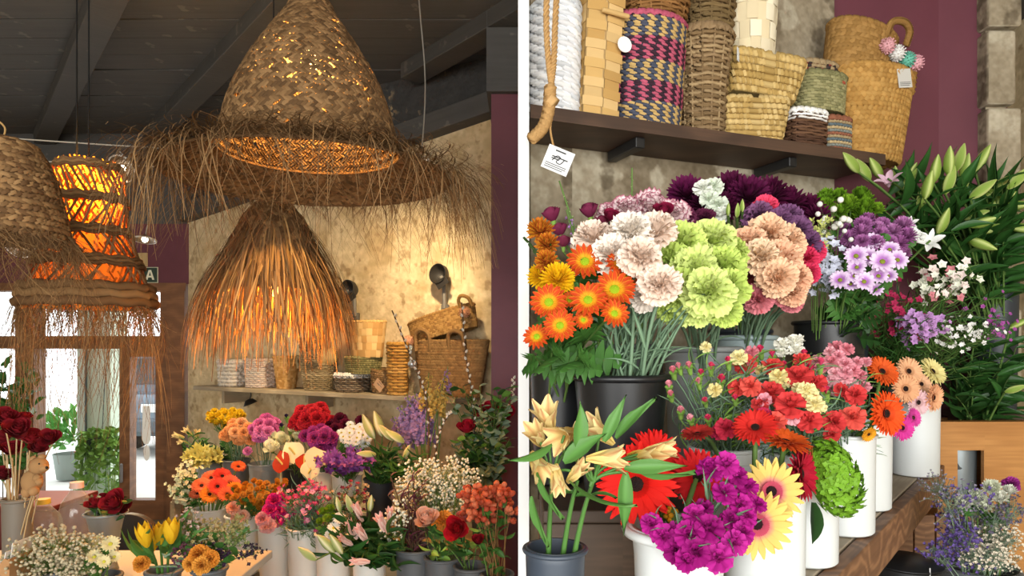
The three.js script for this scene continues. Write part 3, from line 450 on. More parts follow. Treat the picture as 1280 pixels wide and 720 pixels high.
{ // shaggy palm lamp behind it
  const d = 2.95, c = P(342, 250, d), s = d / F, g = thing('pendant_lamp', 'shaggy palm frond pendant lamp hung under the straw sun hat lamp', 'lamp', c), yy = (py) => (250 - py) * s;
  let gb = new GB(); wovenRevolve(gb, profOf([[68, 362], [62, 342], [52, 308], [36, 272], [22, 256], [10, 250]].map(([r, y]) => [r * s, yy(y)])), 26, 0.02, 0.018, 0.007, 45, STRAW, 0.003, 0.02); mesh('shade', gb.geom(), mStraw, g); mesh('lining', lathe([[64, 350], [52, 308], [36, 276], [20, 258]].map(([r, y]) => [r * s, yy(y)]), 36), plain('#7a5c3c', 0.9), g);
  gb = new GB(); const lo = new GB();
  for (let i = 0; i < 1500; i++) {
    const a = rnd() * 6.283, L = i < 500 ? rr(60, 120) : rr(110, 205), q = (r, aa, py) => V(r * s * Math.cos(aa), yy(py), r * s * Math.sin(aa)), st = rnd() ** 1.4 * 100, rs = lerp(12, 70, Math.min(1, st / 120)), r1 = Math.min(104, rs + L * 0.45 * rr(0.5, 1.05)), y1 = Math.min(rr(405, 472), 252 + st + L * rr(0.75, 1)), da = rr(-0.25, 0.25);
    ribbon(y1 > 385 && rnd() < 0.6 ? lo : gb, bez(q(rs, a, 252 + st * 0.8), q(lerp(rs, r1, 0.75) + 10, a + da * 0.5, lerp(252 + st, y1, 0.35)), q(r1, a + da, y1), 7), rr(0.004, 0.01), tone(pick(rnd() < 0.75 ? STRAW : STRAWL), rr(0.75, 1.1)), V(Math.cos(a), 0.1, Math.sin(a)));
  }
  const f = mesh('fronds', gb.geom(), mStraw, g); f.userData.kind = 'stuff'; const f9 = mesh('thin_fronds', lo.geom(), mStrawThin, g); f9.userData.kind = 'stuff';
  const q = []; gb = new GB(); for (let k = 0; k <= 40; k++) q.push(V(68 * s * Math.cos(k / 40 * 6.283), yy(362), 68 * s * Math.sin(k / 40 * 6.283))); gb.tube(q, 0.006, 5, STRAW[2], false); mesh('hoop', gb.geom(), mStraw, g);
  bulb(g, yy(362), 0.03, '#ffa040', 14, 4.0); cord(g, yy(250), CEIL - c.y);
}
{ // tall tiered lamp
  const d = 2.6, c = P(111, 300, d), s = d / F, g = thing('pendant_lamp', 'tall tiered pendant lamp of cane bands glowing orange', 'lamp', c), yy = (py) => (300 - py) * s;
  const T = [[72, 385], [68, 370], [62, 350], [55, 328], [49, 305], [44, 290], [42, 275], [41, 255], [39, 235], [38, 218], [34, 206]].map(([r, y]) => [r * s, yy(y)]), pf = profOf(T);
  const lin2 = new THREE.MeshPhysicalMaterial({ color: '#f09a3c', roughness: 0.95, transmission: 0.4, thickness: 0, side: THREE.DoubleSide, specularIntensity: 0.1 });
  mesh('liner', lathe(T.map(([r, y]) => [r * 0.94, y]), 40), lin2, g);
  let gb = new GB(); for (const [a, b, w] of [[205, 216, 36], [245, 257, 42], [285, 297, 46], [322, 335, 58], [356, 384, 71]]) for (let k = 0; k < 3; k++) { const y = lerp(a, b, (k + 0.5) / 3); const q = []; for (let j = 0; j <= 44; j++) { const an = j / 44 * 6.283, r = (lerp(w - 1, w + 3, k / 2) + 0.8 * Math.sin(an * 22 + k * 3)) * s; q.push(V(r * Math.cos(an), yy(y + 1.4 * Math.sin(an * 13 + k)), r * Math.sin(an))); } gb.tube(q, (b - a) / 6 * s * 1.25, 6, STRAW[k], false); }
  mesh('cane_bands', gb.geom(), mStraw, g);
  gb = new GB(); for (let i = 0; i < 34; i++) for (let j = 0; j < 4; j++) { const v0 = [0.1, 0.33, 0.53, 0.74][j], v1 = [0.3, 0.52, 0.72, 0.95][j], a = (i + rr(-0.3, 0.3)) / 34 * 6.283, da = rr(0.25, 0.6) * (j % 2 ? 1 : -1) * (rnd() < 0.85 ? 1 : -1), q = []; for (let k = 0; k <= 4; k++) { const [r, y] = pf(lerp(v0, v1, k / 4)), an = a + da * k / 4; q.push(V(r * 1.02 * Math.cos(an), y, r * 1.02 * Math.sin(an))); } gb.tube(q, 0.0044, 4, pick(STRAW), false); }
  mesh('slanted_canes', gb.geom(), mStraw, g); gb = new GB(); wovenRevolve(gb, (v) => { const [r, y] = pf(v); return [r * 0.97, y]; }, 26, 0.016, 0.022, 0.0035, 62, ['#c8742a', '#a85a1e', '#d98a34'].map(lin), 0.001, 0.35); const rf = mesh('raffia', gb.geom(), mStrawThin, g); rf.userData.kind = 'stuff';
  gb = new GB(); for (let i = 0; i < 620; i++) { const a = rnd() * 6.283, q = (r, aa, py) => V(r * s * Math.cos(aa), yy(py), r * s * Math.sin(aa)), L = rnd() ** 2 * 165 + 20, r1 = 70 + rr(-14, 22); gb.tube(bez(q(rr(62, 73), a, rr(368, 386)), q(r1 + rr(-8, 16), a + rr(-0.4, 0.4), 390 + L * 0.4), q(r1 + rr(-22, 16), a + rr(-0.5, 0.5), 388 + L), 5), (t) => 0.0013 * (1 - 0.6 * t), 3, tone(pick(STRAW), rr(0.85, 1.1)), false); }
  const f = mesh('fringe', gb.geom(), mStraw, g); f.userData.kind = 'stuff';
  bulb(g, yy(232), 0.03, '#ffc45a', 16, 2.2); cord(g, yy(206), CEIL - c.y);
  gb = new GB(); gb.tube([V(-15 * s, yy(206), 0), V(-15 * s, CEIL - c.y, 0)], 0.003, 5, WHITE); mesh('cord', gb.geom(), mat('#141414', 0.7), g);
}
{ // unlit dense lamp at the street side
  const d = 2.05, c = P(-2, 240, d), s = d / F, g = thing('pendant_lamp', 'unlit brown pendant lamp of densely plaited rope with twiggy fringe', 'lamp', c), yy = (py) => (240 - py) * s;
  let gb = new GB(); const pf = profOf([[78, 300], [72, 272], [66, 245], [60, 218], [50, 196], [40, 180], [20, 174]].map(([r, y]) => [r * s, yy(y)]));
  wovenRevolve(gb, pf, 22, 0.016, 0.013, 0.0062, 24, STRAW, 0.004); mesh('shade', gb.geom(), mStraw, g);
  mesh('lining', lathe([...Array(8)].map((_, i) => { const [r, y] = pf(i / 7); return [r - 0.004, y]; }), 32), plain('#7a5c3c', 0.9), g);
  gb = new GB(); for (let i = 0; i < 520; i++) { const a = rnd() * 6.283, q = (r, aa, py) => V(r * s * Math.cos(aa), yy(py), r * s * Math.sin(aa)), L = rnd() ** 1.5 * 90 + 15; gb.tube(bez(q(rr(70, 79), a, rr(290, 302)), q(rr(80, 112), a + rr(-0.4, 0.4), 300 + L * 0.3), q(rr(64, 124), a + rr(-0.6, 0.6), 300 + L), 5), (t) => 0.0012 * (1 - 0.6 * t), 3, tone(pick(STRAW), rr(0.85, 1.1)), false); }
  const f = mesh('fringe', gb.geom(), mStraw, g); f.userData.kind = 'stuff'; cord(g, yy(174), CEIL - c.y);
  gb = new GB(); gb.tube(spline([[-0.012, yy(176), 0], [-0.02, yy(160), 0], [0, yy(152), 0.004], [0.02, yy(160), 0], [0.012, yy(176), 0]], 14), 0.003, 5, STRAWL[0]); mesh('knot', gb.geom(), mStraw, g);
}
// tension wires and the small spotlights on them
for (const [a, b] of [[[-60, 168, 3.6], [340, 193, 3.6]], [[-60, 196, 3.7], [340, 214, 3.7]]]) { const gb = new GB(); gb.tube([P(...a), P((a[0] + b[0]) / 2, (a[1] + b[1]) / 2 + 1, a[2]), P(...b)], 0.004, 5); tag(mesh('tension_wire', gb.geom(), mat('#b8b0a0', 0.5)), 'thin steel cable stretched below the black ceiling', 'wire', 'spotlight cables'); }
function spotFit(px, py, d, label, tilt, aimAt, lit, hang) {
  const c = P(px, py, d), g = thing('spotlight', label, 'lamp', c, undefined), h = new THREE.Group(); h.name = 'head'; g.add(h); h.quaternion.copy(aim(V(...tilt)));
  mesh('reflector', lathe([[0.016, -0.035], [0.05, -0.012], [0.072, 0], [0.074, 0.004], [0.066, 0.004], [0.045, -0.008], [0.016, -0.028]], 28), plain('#6b5a48', 0.4, { metalness: 0.4 }), h);
  mesh('ring', new THREE.TorusGeometry(0.071, 0.005, 8, 32).rotateX(Math.PI / 2), plain('#d9cfc0', 0.35), h);
  mesh('bulb', new THREE.SphereGeometry(0.02, 14, 10).translate(0, -0.004, 0), new THREE.MeshStandardMaterial({ color: '#fff', emissive: '#fff0d8', emissiveIntensity: lit }), h);
  const gb = new GB(); gb.tube(spline([[0.0, 0.0, -0.0], [0.02, hang * 0.5, -0.02], [-0.01, hang, 0]], 8), 0.004, 5); mesh('arm', gb.geom(), mat('#a9a49a', 0.4, { metalness: 0.5 }), g);
  if (aimAt) { const l = new THREE.SpotLight('#ffe2b4', aimAt[3], 0, 0.85, 0.9, 2), dir = V(aimAt[0], aimAt[1], aimAt[2]).sub(c).normalize(); l.position.copy(dir).multiplyScalar(0.05); l.target.position.set(aimAt[0], aimAt[1], aimAt[2]); l.castShadow = true; l.shadow.radius = 2; g.add(l); scene.add(l.target); l.target.name = 'aim_point'; }
  return g;
}
spotFit(152, 211, 3.58, 'round disc spotlight on the cable beside the straw sun hat lamp', [-0.1, -0.5, 0.85], [-2.2, 0.9, -3.7, 9], 9, 0.09);
spotFit(25, 304, 3.3, 'bright round spotlight behind the unlit rope lamp', [0.1, -0.4, 0.9], [-2.0, 0.8, -2.8, 3], 14, 0.5);
spotFit(181, 300, 4.6, 'flat disc spotlight in front of the maroon band over the door', [0, -0.97, 0.2], [-2.1, 0.9, -4.2, 12], 9, 0.45);
spotFit(526, 208, 3.5, 'small ring spotlight over the brim tip beside the black timber', [-0.2, -0.75, 0.6], [-1.0, 1.7, -4.6, 13], 9, 0.86);
// ------------------------------------------------------------------ baskets
// o: rx, rz half widths at the top; k bottom scale; h height; e squareness; style; cols; belly
function basket(name, label, px, py, d, o, category = 'basket', group) {     // px, py: centre of the base
  const pos = o.pos || P(px, py, d), g = thing(name, label, category, pos, group);
  const { rx, rz, h, k = 0.8, e = 2, cols, style = 'plait', belly = 0, row = 0.014, sp = 0.016 } = o;
  const sgn = (a, p) => Math.sign(a) * Math.pow(Math.abs(a), p);
  const at = (v, a) => { const s = lerp(k, 1, v) + belly * Math.sin(Math.PI * v), c = sgn(Math.cos(a), 2 / e), n = sgn(Math.sin(a), 2 / e); return V(rx * s * c, v * h, rz * s * n); };
  const frame = (v, a) => { const q = at(v, a), T = at(v, a + 0.02).sub(at(v, a - 0.02)).normalize(), B = at(Math.min(1, v + 0.02), a).sub(at(Math.max(0, v - 0.02), a)).normalize(), N = V().crossVectors(B, T).normalize(); return { q, T, B, N }; };
  let gb = new GB(); const NP = e > 2.5 ? 64 : 36; // inner shell and bottom
  const ring = (v) => { const L = []; let acc = 0, prev = at(v, 0); L.push(0); for (let j = 1; j <= 180; j++) { const q = at(v, j / 180 * 6.283); acc += q.distanceTo(prev); L.push(acc); prev = q; } return { L, acc }; };
  const angleAt = (rg, s) => { let j = 0; while (j < 179 && rg.L[j + 1] < s) j++; return (j + (s - rg.L[j]) / ((rg.L[j + 1] - rg.L[j]) || 1)) / 180 * 6.283; };
  const dk = cols(0, 0, 9);
  gb.grid(4, NP, (u, v) => { const q = at(u, v * 6.283); return [q.x * 0.975, q.y + 0.001, q.z * 0.975, dk]; }, true);
  gb.grid(1, NP, (u, v) => { const q = at(0, v * 6.283); return [q.x * 0.97 * u, 0.002, q.z * 0.97 * u, dk]; }, true);
  mesh('inner_wall', gb.geom(), mStraw, g);
  gb = new GB(); const rows = Math.max(3, Math.round(h / row));
  if (style === 'plait' || style === 'weave') {
    for (let i = 0; i < rows; i++) { const v = (i + 0.5) / rows, rg = ring(v), n = Math.round(rg.acc / sp); for (let j = 0; j < n; j++) { const f = frame(v, angleAt(rg, (j + (style === 'weave' ? (i % 2) * 0.5 : 0)) / n * rg.acc)), gA = (style === 'plait' ? (i % 2 ? 1 : -1) * (o.ang ?? 38) : (o.ang ?? 0)) * R; gb.strap(f.q.addScaledVector(f.N, 0.001), f.T.clone().multiplyScalar(Math.cos(gA)).addScaledVector(f.B, Math.sin(gA)), f.N, sp * (style === 'plait' ? 0.74 : 0.52), row * (style === 'plait' ? 0.5 : 0.44), o.th ?? 0.004, tone(cols(i, j, rows), rr(0.88, 1.08))); } }
    mesh('weave', gb.geom(), mStraw, g);
  } else if (style === 'wicker') {
    for (let i = 0; i < rows; i++) { const v = (i + 0.5) / rows, rg = ring(v), st = Math.max(8, Math.round(rg.acc / (o.stake ?? 0.03) / 2) * 2), N = st * 4, pts = []; for (let j = 0; j <= N; j++) { const f = frame(v, angleAt(rg, j / N * rg.acc * 0.9999)); pts.push(f.q.addScaledVector(f.N, 0.004 * Math.cos(j / N * Math.PI * st + i * Math.PI)).add(V(0, rr(-0.0012, 0.0012), 0))); } gb.tube(pts, row * 0.42, 5, tone(cols(i, 0, rows), rr(0.85, 1.12)), false); }
    mesh('woven_rods', gb.geom(), mStraw, g); gb = new GB();
    { const rg = ring(0.5), st = Math.max(8, Math.round(rg.acc / (o.stake ?? 0.03) / 2) * 2); for (let j = 0; j < st; j++) { const a = angleAt(rg, (j + 0.5) / st * rg.acc); gb.tube([at(0, a), at(0.5, a), at(1, a)], row * 0.3, 4, tone(cols(0, j, rows), 0.9), false); } }
    mesh('stakes', gb.geom(), mStraw, g);
  } else if (style === 'chip') {
    for (let i = 0; i < rows; i++) { const v = (i + 0.5) / rows, rg = ring(v), n = Math.round(rg.acc / sp / 2) * 2; for (let j = 0; j < n; j++) { const f = frame(v, angleAt(rg, (j + 0.5) / n * rg.acc)), over = (i + j) % 2; gb.strap(f.q.addScaledVector(f.N, over ? 0.0025 : 0), over ? f.T : f.B, f.N, (over ? sp : row) * 0.56, (over ? row : sp) * 0.47, 0.0022, tone(cols(i, j, rows), rr(0.9, 1.08))); } }
    mesh('splints', gb.geom(), mStraw, g);
  } else { // coil
    for (let i = 0; i < rows; i++) { const v = (i + 0.5) / rows, rg = ring(v), N = 56, pts = []; for (let j = 0; j <= N; j++) pts.push(at(v, angleAt(rg, j / N * rg.acc * 0.9999))); gb.tube(pts, row * 0.54, 6, tone(cols(i, 0, rows), rr(0.9, 1.08)), false); const n = Math.round(rg.acc / sp); for (let j = 0; j < n; j++) { const f = frame(v, angleAt(rg, (j + (i % 2) * 0.5) / n * rg.acc)); gb.strap(f.q.addScaledVector(f.N, row * 0.46), V().copy(f.B).addScaledVector(f.T, 0.35).normalize(), f.N, row * 0.45, sp * 0.3, 0.003, tone(cols(i, j, rows), rr(0.95, 1.15))); } }
    mesh('coils', gb.geom(), mStraw, g);
  }
  if (o.rim !== 0) { gb = new GB(); const rg = ring(1), n = Math.round(rg.acc / 0.012), rc = o.rimCol || cols(rows - 1, 0, rows); for (let j = 0; j < n; j++) { const f = frame(1, angleAt(rg, j / n * rg.acc)), N2 = f.N.clone().multiplyScalar(0.8).add(V(0, 0.6, 0)).normalize(); gb.strap(f.q, f.T.clone().addScaledVector(f.B, j % 2 ? 0.5 : -0.3).normalize(), N2, 0.011, o.rimW ?? 0.007, 0.006, tone(rc, rr(0.85, 1.12))); } mesh('rim', gb.geom(), mStraw, g); }
  if (o.handles) for (const hd of o.handles) { const [x0, x1, z, hh, lean] = hd; const pts = spline([[x0, h * 0.82, z], [x0 + (x1 - x0) * 0.06, h + hh * 0.6, z + lean * 0.6], [(x0 + x1) / 2, h + hh, z + lean], [x1 - (x1 - x0) * 0.06, h + hh * 0.6, z + lean * 0.6], [x1, h * 0.82, z]], 26); const hb = new GB(); hb.tube(pts, o.hr ?? 0.008, 7, tone(cols(1, 1, rows), 0.95), true); for (let j = 1; j < 26; j++) { const t = V().subVectors(pts[j + 1] || pts[j], pts[j - 1]).normalize(), n = V().crossVectors(t, V(0, 0, 1)).normalize(); for (const s of [-1, 1]) hb.strap(pts[j].clone().addScaledVector(n, s * (o.hr ?? 0.008)), t.clone().add(V(0, 0, 0.7)).normalize(), n.clone().multiplyScalar(s), 0.009, 0.004, 0.003, tone(cols(1, j, rows), rr(0.85, 1.1))); } mesh('handle', hb.geom(), mStraw, g); }
  if (o.rot) g.rotation.set(...o.rot);
  return g;
}
const C = (...h) => { const l = h.map(lin); return () => pick(l); };
function tagCard(g, w, h, pos, rot, hex, lines, label = 'price tag') {       // a card with printed lines
  const card = mesh('price_tag', rbox(w, h, 0.0012, 0.0004), plain(hex, 0.8), g); card.position.set(...pos); card.rotation.set(...rot); card.userData.label = label;
  const gb = new GB(); for (const [x, y, lw, lh] of lines) { const a = gb.v(x * w - lw * w / 2, y * h - lh * h / 2, 0.0009), b = gb.v(x * w + lw * w / 2, y * h - lh * h / 2, 0.0009), c = gb.v(x * w + lw * w / 2, y * h + lh * h / 2, 0.0009), e = gb.v(x * w - lw * w / 2, y * h + lh * h / 2, 0.0009); gb.quad(a, b, c, e); }
  mesh('print', gb.geom(), mat('#4a4a4a', 0.9), card); return card;
}
const PRINT = [[0, 0.36, 0.4, 0.06], [0.05, 0.1, 0.6, 0.05], [-0.1, 0.02, 0.3, 0.05], [0, -0.22, 0.8, 0.03], [0, -0.3, 0.8, 0.03], [-0.05, -0.38, 0.7, 0.03]];
function fuzz(n, r, c) { const gb = new GB(); gb.ball(0, 0, 0, r * 0.8, c, 6, 10); for (let i = 0; i < n; i++) { const y = 1 - 2 * (i + 0.5) / n, a = i * 2.39996, q = Math.sqrt(1 - y * y), dir = V(q * Math.cos(a), y, q * Math.sin(a)), t = V(rr(-1, 1), rr(-1, 1), rr(-1, 1)).cross(dir).normalize(); gb.strap(dir.clone().multiplyScalar(r * 0.85), dir.clone().add(t.clone().multiplyScalar(0.4)).normalize(), t, r * 0.2, r * 0.07, r * 0.04, tone(c, rr(0.9, 1.1))); } return gb.geom(); }
function pompom(g, x, y, z, r, hex) { const m = mesh('pompom', fuzz(90, r, lin(hex)), mat('#ffffff', 0.95), g); m.position.set(x, y, z); }

// --- right shelf: front bottom edge from the photograph
const SL = P(661, 147, 1.7), SR = P(1107, 207, 2.15); SR.y = SL.y;
{
  const A = [SL.x + 0.004, 1.7], Bq = [SR.x, 2.15], len = Math.hypot(Bq[0] - A[0], Bq[1] - A[1]);
  const g = thing('wall_shelf_board', 'dark brown plank shelf carrying baskets on the stone wall', 'shelf', V(0, 0, 0));
  const un = [(Bq[0] - A[0]) / len, (Bq[1] - A[1]) / len], pn = [-un[1] * 0.2, un[0] * 0.2], sh = new THREE.Shape(), k = (0.0145 - (A[0] + pn[0])) / un[0];   // (x, depth) outline, cut along the partition
  sh.moveTo(Math.max(A[0], 0.0145), A[1]); sh.lineTo(Bq[0], Bq[1]); sh.lineTo(Bq[0] + pn[0], Bq[1] + pn[1]); sh.lineTo(0.0145, A[1] + pn[1] + un[1] * k);
  mesh('board', metreUV(new THREE.ExtrudeGeometry(sh, { depth: 0.034, bevelEnabled: false }).rotateX(-Math.PI / 2).translate(0, SL.y, 0)), mShelfBrown, g);
  for (const t of [0.28, 0.72]) mesh('bracket', (() => { const q = rbox(0.03, 0.03, 0.16, 0.004, len * t, SL.y - 0.015, -0.115); q.rotateY(Math.atan2(Bq[1] - A[1], Bq[0] - A[0])); q.translate(A[0], 0, -A[1]); return q; })(), mBlackMetal, g);
}
const SHY = SL.y + 0.0345, SDIR = V(SR.x - SL.x, 0, SR.z - SL.z).normalize(), SPERP = V(SDIR.z, 0, -SDIR.x), SROT = Math.atan2(-SDIR.z, SDIR.x);   // SPERP points to the wall
// a spot on the shelf below photograph column px, off metres behind the front edge
function onShelf(px, off) { const r = (px - CX) / F, o = SL.clone().addScaledVector(SPERP, off), t = (r * -o.z - o.x) / (SDIR.x + r * SDIR.z); const q = o.addScaledVector(SDIR, t); q.y = SHY; return q; }
const rb = (name, label, px, off, o) => basket(name, label, 0, 0, 0, { pos: onShelf(px, off).add(V(0, o.y || 0, 0)), rot: [o.tx || 0, SROT + (o.turn || 0), o.tz || 0], ...o }, 'basket');
{
  rb('basket', 'shaggy white paper rope basket behind the hanging hemp loop', 693, 0.1, { rx: 0.062, rz: 0.08, h: 0.3, k: 0.92, style: 'weave', row: 0.013, sp: 0.045, ang: 17, th: 0.009, cols: C('#eeeef0', '#dfe2e6', '#f7f7f7') });
  const chip = rb('basket', 'tall beige chip wood basket with a round white tag', 735, 0.095, { rx: 0.05, rz: 0.075, h: 0.33, k: 0.97, e: 5, style: 'chip', row: 0.026, sp: 0.05, cols: C('#c9a468', '#d6b47c', '#bd965a'), tz: -0.06, rim: 0 });
  mesh('tag_disc', new THREE.CylinderGeometry(0.021, 0.021, 0.002, 24).rotateX(Math.PI / 2).translate(0.052, 0.2, 0.088), plain('#efece6', 0.7), chip);
  mesh('peg', new THREE.CapsuleGeometry(0.007, 0.07, 4, 8).rotateZ(Math.PI / 2).translate(0.02, 0.275, 0.09), plain('#c9a468', 0.7), chip);
  const band = (i, j, n) => { const b = Math.floor(i / n * 5.2), q = (i + j) % 2; return b % 2 === 0 ? (q ? lin('#bf9f66') : lin('#4a4e5c')) : (q ? lin('#b4566c') : lin('#3a2630')); };
  rb('basket', 'tapered basket in pink black and straw coloured woven bands', 806, 0.1, { rx: 0.122, rz: 0.096, h: 0.3, k: 0.84, style: 'weave', row: 0.0078, sp: 0.019, ang: 20, th: 0.0035, cols: band });
  rb('basket', 'brown willow bowl basket stacked in the pink banded basket', 820, 0.1, { y: 0.302, rx: 0.105, rz: 0.09, h: 0.12, k: 0.75, style: 'wicker', row: 0.01, cols: C('#8a6238', '#7a552f', '#9a7044') });
  const wick = rb('basket', 'grey brown willow basket with a flared rim', 876, 0.098, { rx: 0.088, rz: 0.092, h: 0.3, k: 0.72, belly: -0.06, style: 'wicker', row: 0.0125, stake: 0.028, cols: C('#8f7656', '#7d6546', '#a08763'), rimW: 0.012 });
  tagCard(wick, 0.02, 0.04, [0.095, 0.25, 0.05], [0, 0.6, 0], '#dfe4e6', []);
  rb('basket', 'dark willow basket turned over the flared willow basket', 885, 0.11, { y: 0.305, rx: 0.085, rz: 0.07, h: 0.14, k: 0.8, style: 'wicker', row: 0.014, cols: C('#75603f', '#6a5538') });
  rb('basket', 'pale round chip wood basket with wide hoops', 938, 0.11, { y: 0.262, rx: 0.085, rz: 0.075, h: 0.26, k: 0.82, style: 'chip', row: 0.05, sp: 0.03, cols: C('#e6d8b8', '#dccba6', '#efe4c8') });
  rb('basket', 'rectangular seagrass tray basket at the bottom of its stack', 932, 0.1, { turn: -0.3, rx: 0.112, rz: 0.07, h: 0.125, k: 0.8, e: 6, style: 'coil', row: 0.0155, sp: 0.018, cols: C('#b99c62', '#a98b52', '#c7ac74') });
  rb('basket', 'rectangular seagrass tray basket tilted on another tray', 944, 0.1, { turn: -0.3, y: 0.142, rx: 0.118, rz: 0.07, h: 0.12, k: 0.82, e: 6, style: 'coil', row: 0.02, sp: 0.014, cols: C('#b89a5e', '#a88a50', '#c4a86e'), tz: -0.14 });
  rb('basket', 'small brown willow basket with white rim band', 1000, 0.09, { rx: 0.068, rz: 0.06, h: 0.115, k: 0.95, e: 4, style: 'wicker', row: 0.0095, stake: 0.03, cols: (i, j, n) => i > n * 0.72 ? lin('#e9e7e2') : pick(['#5a4030', '#4c3528', '#6b4d38'].map(lin)), rimCol: lin('#f0efea') });
  rb('basket', 'small basket of striped multicoloured grass coils', 1034, 0.1, { rx: 0.052, rz: 0.06, h: 0.11, k: 0.97, e: 4, style: 'coil', row: 0.009, sp: 0.012, cols: (i) => lin(['#a08a68', '#8c5a44', '#7d8078', '#b8a078', '#5f6a6e'][i % 5]) });
  rb('basket', 'greenish woven grass basket flecked with red', 1018, 0.1, { y: 0.125, rx: 0.092, rz: 0.07, h: 0.115, k: 0.93, e: 3, style: 'weave', row: 0.009, sp: 0.02, ang: 8, cols: (i, j) => rnd() < 0.025 ? lin('#a4523e') : pick(['#8f8a60', '#9a946a', '#7d7a54'].map(lin)) });
  rb('basket', 'dark red trimmed basket nested over the greenish grass basket', 1016, 0.11, { y: 0.245, rx: 0.075, rz: 0.05, h: 0.04, k: 0.95, e: 3, style: 'weave', row: 0.009, sp: 0.018, cols: C('#7d3b34', '#3b3230', '#a08a68') });
  const big = rb('basket', 'large golden plaited palm basket with rope handles on the shelf end', 1086, 0.1, { rx: 0.165, rz: 0.096, h: 0.29, k: 0.68, style: 'plait', row: 0.0145, sp: 0.017, th: 0.0075, cols: C('#b08648', '#a87e42', '#b98f50'), handles: [[-0.15, -0.05, -0.02, 0.07, 0.02], [0.09, 0.158, 0.03, 0.06, 0.02]], hr: 0.009 });
  const pom = rb('basket', 'tan palm basket with pastel pompoms lying in the golden basket', 1070, 0.1, { y: 0.27, rx: 0.13, rz: 0.075, h: 0.155, k: 0.95, style: 'plait', row: 0.012, sp: 0.015, cols: C('#96713e', '#8e6a39', '#a07a46'), tz: -0.18, handles: [[0.03, 0.12, 0.07, 0.03, 0.02]] });
  [['#d9a3a8', 0.02, 0.075], ['#e2e0dc', 0.066, 0.066], ['#6db8a2', 0.112, 0.06], ['#dca6ae', 0.15, 0.062]].forEach(([c, x, y]) => pompom(pom, x, y + 0.01, 0.09, 0.026, c));
  tagCard(pom, 0.06, 0.06, [0.1, 0.0, 0.1], [0, 0, 0.35], '#c9c6bf', PRINT.slice(3));
}
{ // hemp rope loop with its printed label, hanging in front of the white basket
  const d = 1.45, g = thing('hemp_loop', 'thick hemp rope loop with a printed paper label', 'rope', P(690, 100, d)), o = P(690, 100, d), L = (px, py, dz = 0) => P(px, py, d + dz).sub(o);
  const rope = (pts, r, name) => { const q = spline(pts, 60), gb = new GB(); gb.tube(q, r * 0.8, 6, lin('#a07c4e')); for (const ph of [0, 2.1, 4.2]) { const h = q.map((p, i) => { const t = V().subVectors(q[Math.min(60, i + 1)], q[Math.max(0, i - 1)]).normalize(), a = V().crossVectors(t, V(0, 0, 1)).normalize(), b = V().crossVectors(t, a); return p.clone().addScaledVector(a, r * 0.6 * Math.cos(i * 0.9 + ph)).addScaledVector(b, r * 0.6 * Math.sin(i * 0.9 + ph)); }); gb.tube(h, r * 0.55, 5, tone(lin('#b08a58'), rr(0.9, 1.1))); } mesh(name, gb.geom(), mStraw, g); };
  rope([L(684, -30), L(683, 30), L(686, 80), L(690, 110)], 0.0065, 'rope'); rope([L(697, -30), L(694, 30), L(692, 80), L(688, 112)], 0.0065, 'rope');
  rope([L(688, 108), L(685, 140), L(678, 160), L(664, 174)], 0.013, 'rope'); rope([L(690, 105), L(693, 130), L(688, 160), L(692, 184)], 0.0022, 'string');
  let gb = new GB(); gb.tube(spline([L(685, 125), L(689, 128), L(693, 132)], 6), 0.016, 7, lin('#c09a68')); mesh('binding', gb.geom(), mStraw, g);
  const c = L(697, 202), cd = tagCard(g, 0.062, 0.05, [c.x, c.y, c.z + 0.01], [0.1, -0.35, -0.42], '#dcdcdc', PRINT, 'white paper label'); gb = new GB();
  gb.tube(spline([[-0.012, -0.004, 0.0012], [-0.004, 0.008, 0.0012], [0.004, 0.006, 0.0012], [-0.002, -0.004, 0.0012], [0.008, -0.006, 0.0012], [0.014, 0.004, 0.0012]], 20), 0.0009, 4); mesh('script', gb.geom(), mat('#1a1a1a', 0.8), cd);
}
// --- left shelf on the plaster wall
const LSY = EYE - (487 - CY) / F * (wallD(390) - 0.2);
{
  const g = thing('wall_shelf_board', 'weathered grey plank shelf of baskets on the cream wall', 'shelf', V(0, 0, 0));
  const a = LW(2.72, 0.3), b = LW(0.22, 0.3), len = 2.5; const q = rbox(len, 0.03, 0.298, 0.004, len / 2, LSY - 0.015, -0.149); q.rotateY(Math.atan2(-0.5, 0.866)); q.translate(a[0], 0, -a[1]); mesh('board', q, mShelfGrey, g);
  for (const t of [0.6, 1.5, 2.4]) { const c = LW(t, 0.15), m = mesh('bracket', rbox(0.03, 0.1, 0.24, 0.004), mShelfGrey, g); m.position.set(c[0], LSY - 0.075, -c[1]); m.rotation.y = Math.atan2(-0.5, 0.866); }
}
function onLeft(px, off) { const r = (px - CX) / F, o = LW(0, off), t = (o[0] - r * o[1]) / (r * LWU[1] - LWU[0]); return V(o[0] + LWU[0] * t, LSY + 0.001, -(o[1] + LWU[1] * t)); }
const lb = (label, px, off, o) => basket('basket', label, 0, 0, 0, { pos: onLeft(px, off).add(V(0, o.y || 0, 0)), rot: [o.tx || 0, -0.5236 + (o.turn || 0), o.tz || 0], ...o });
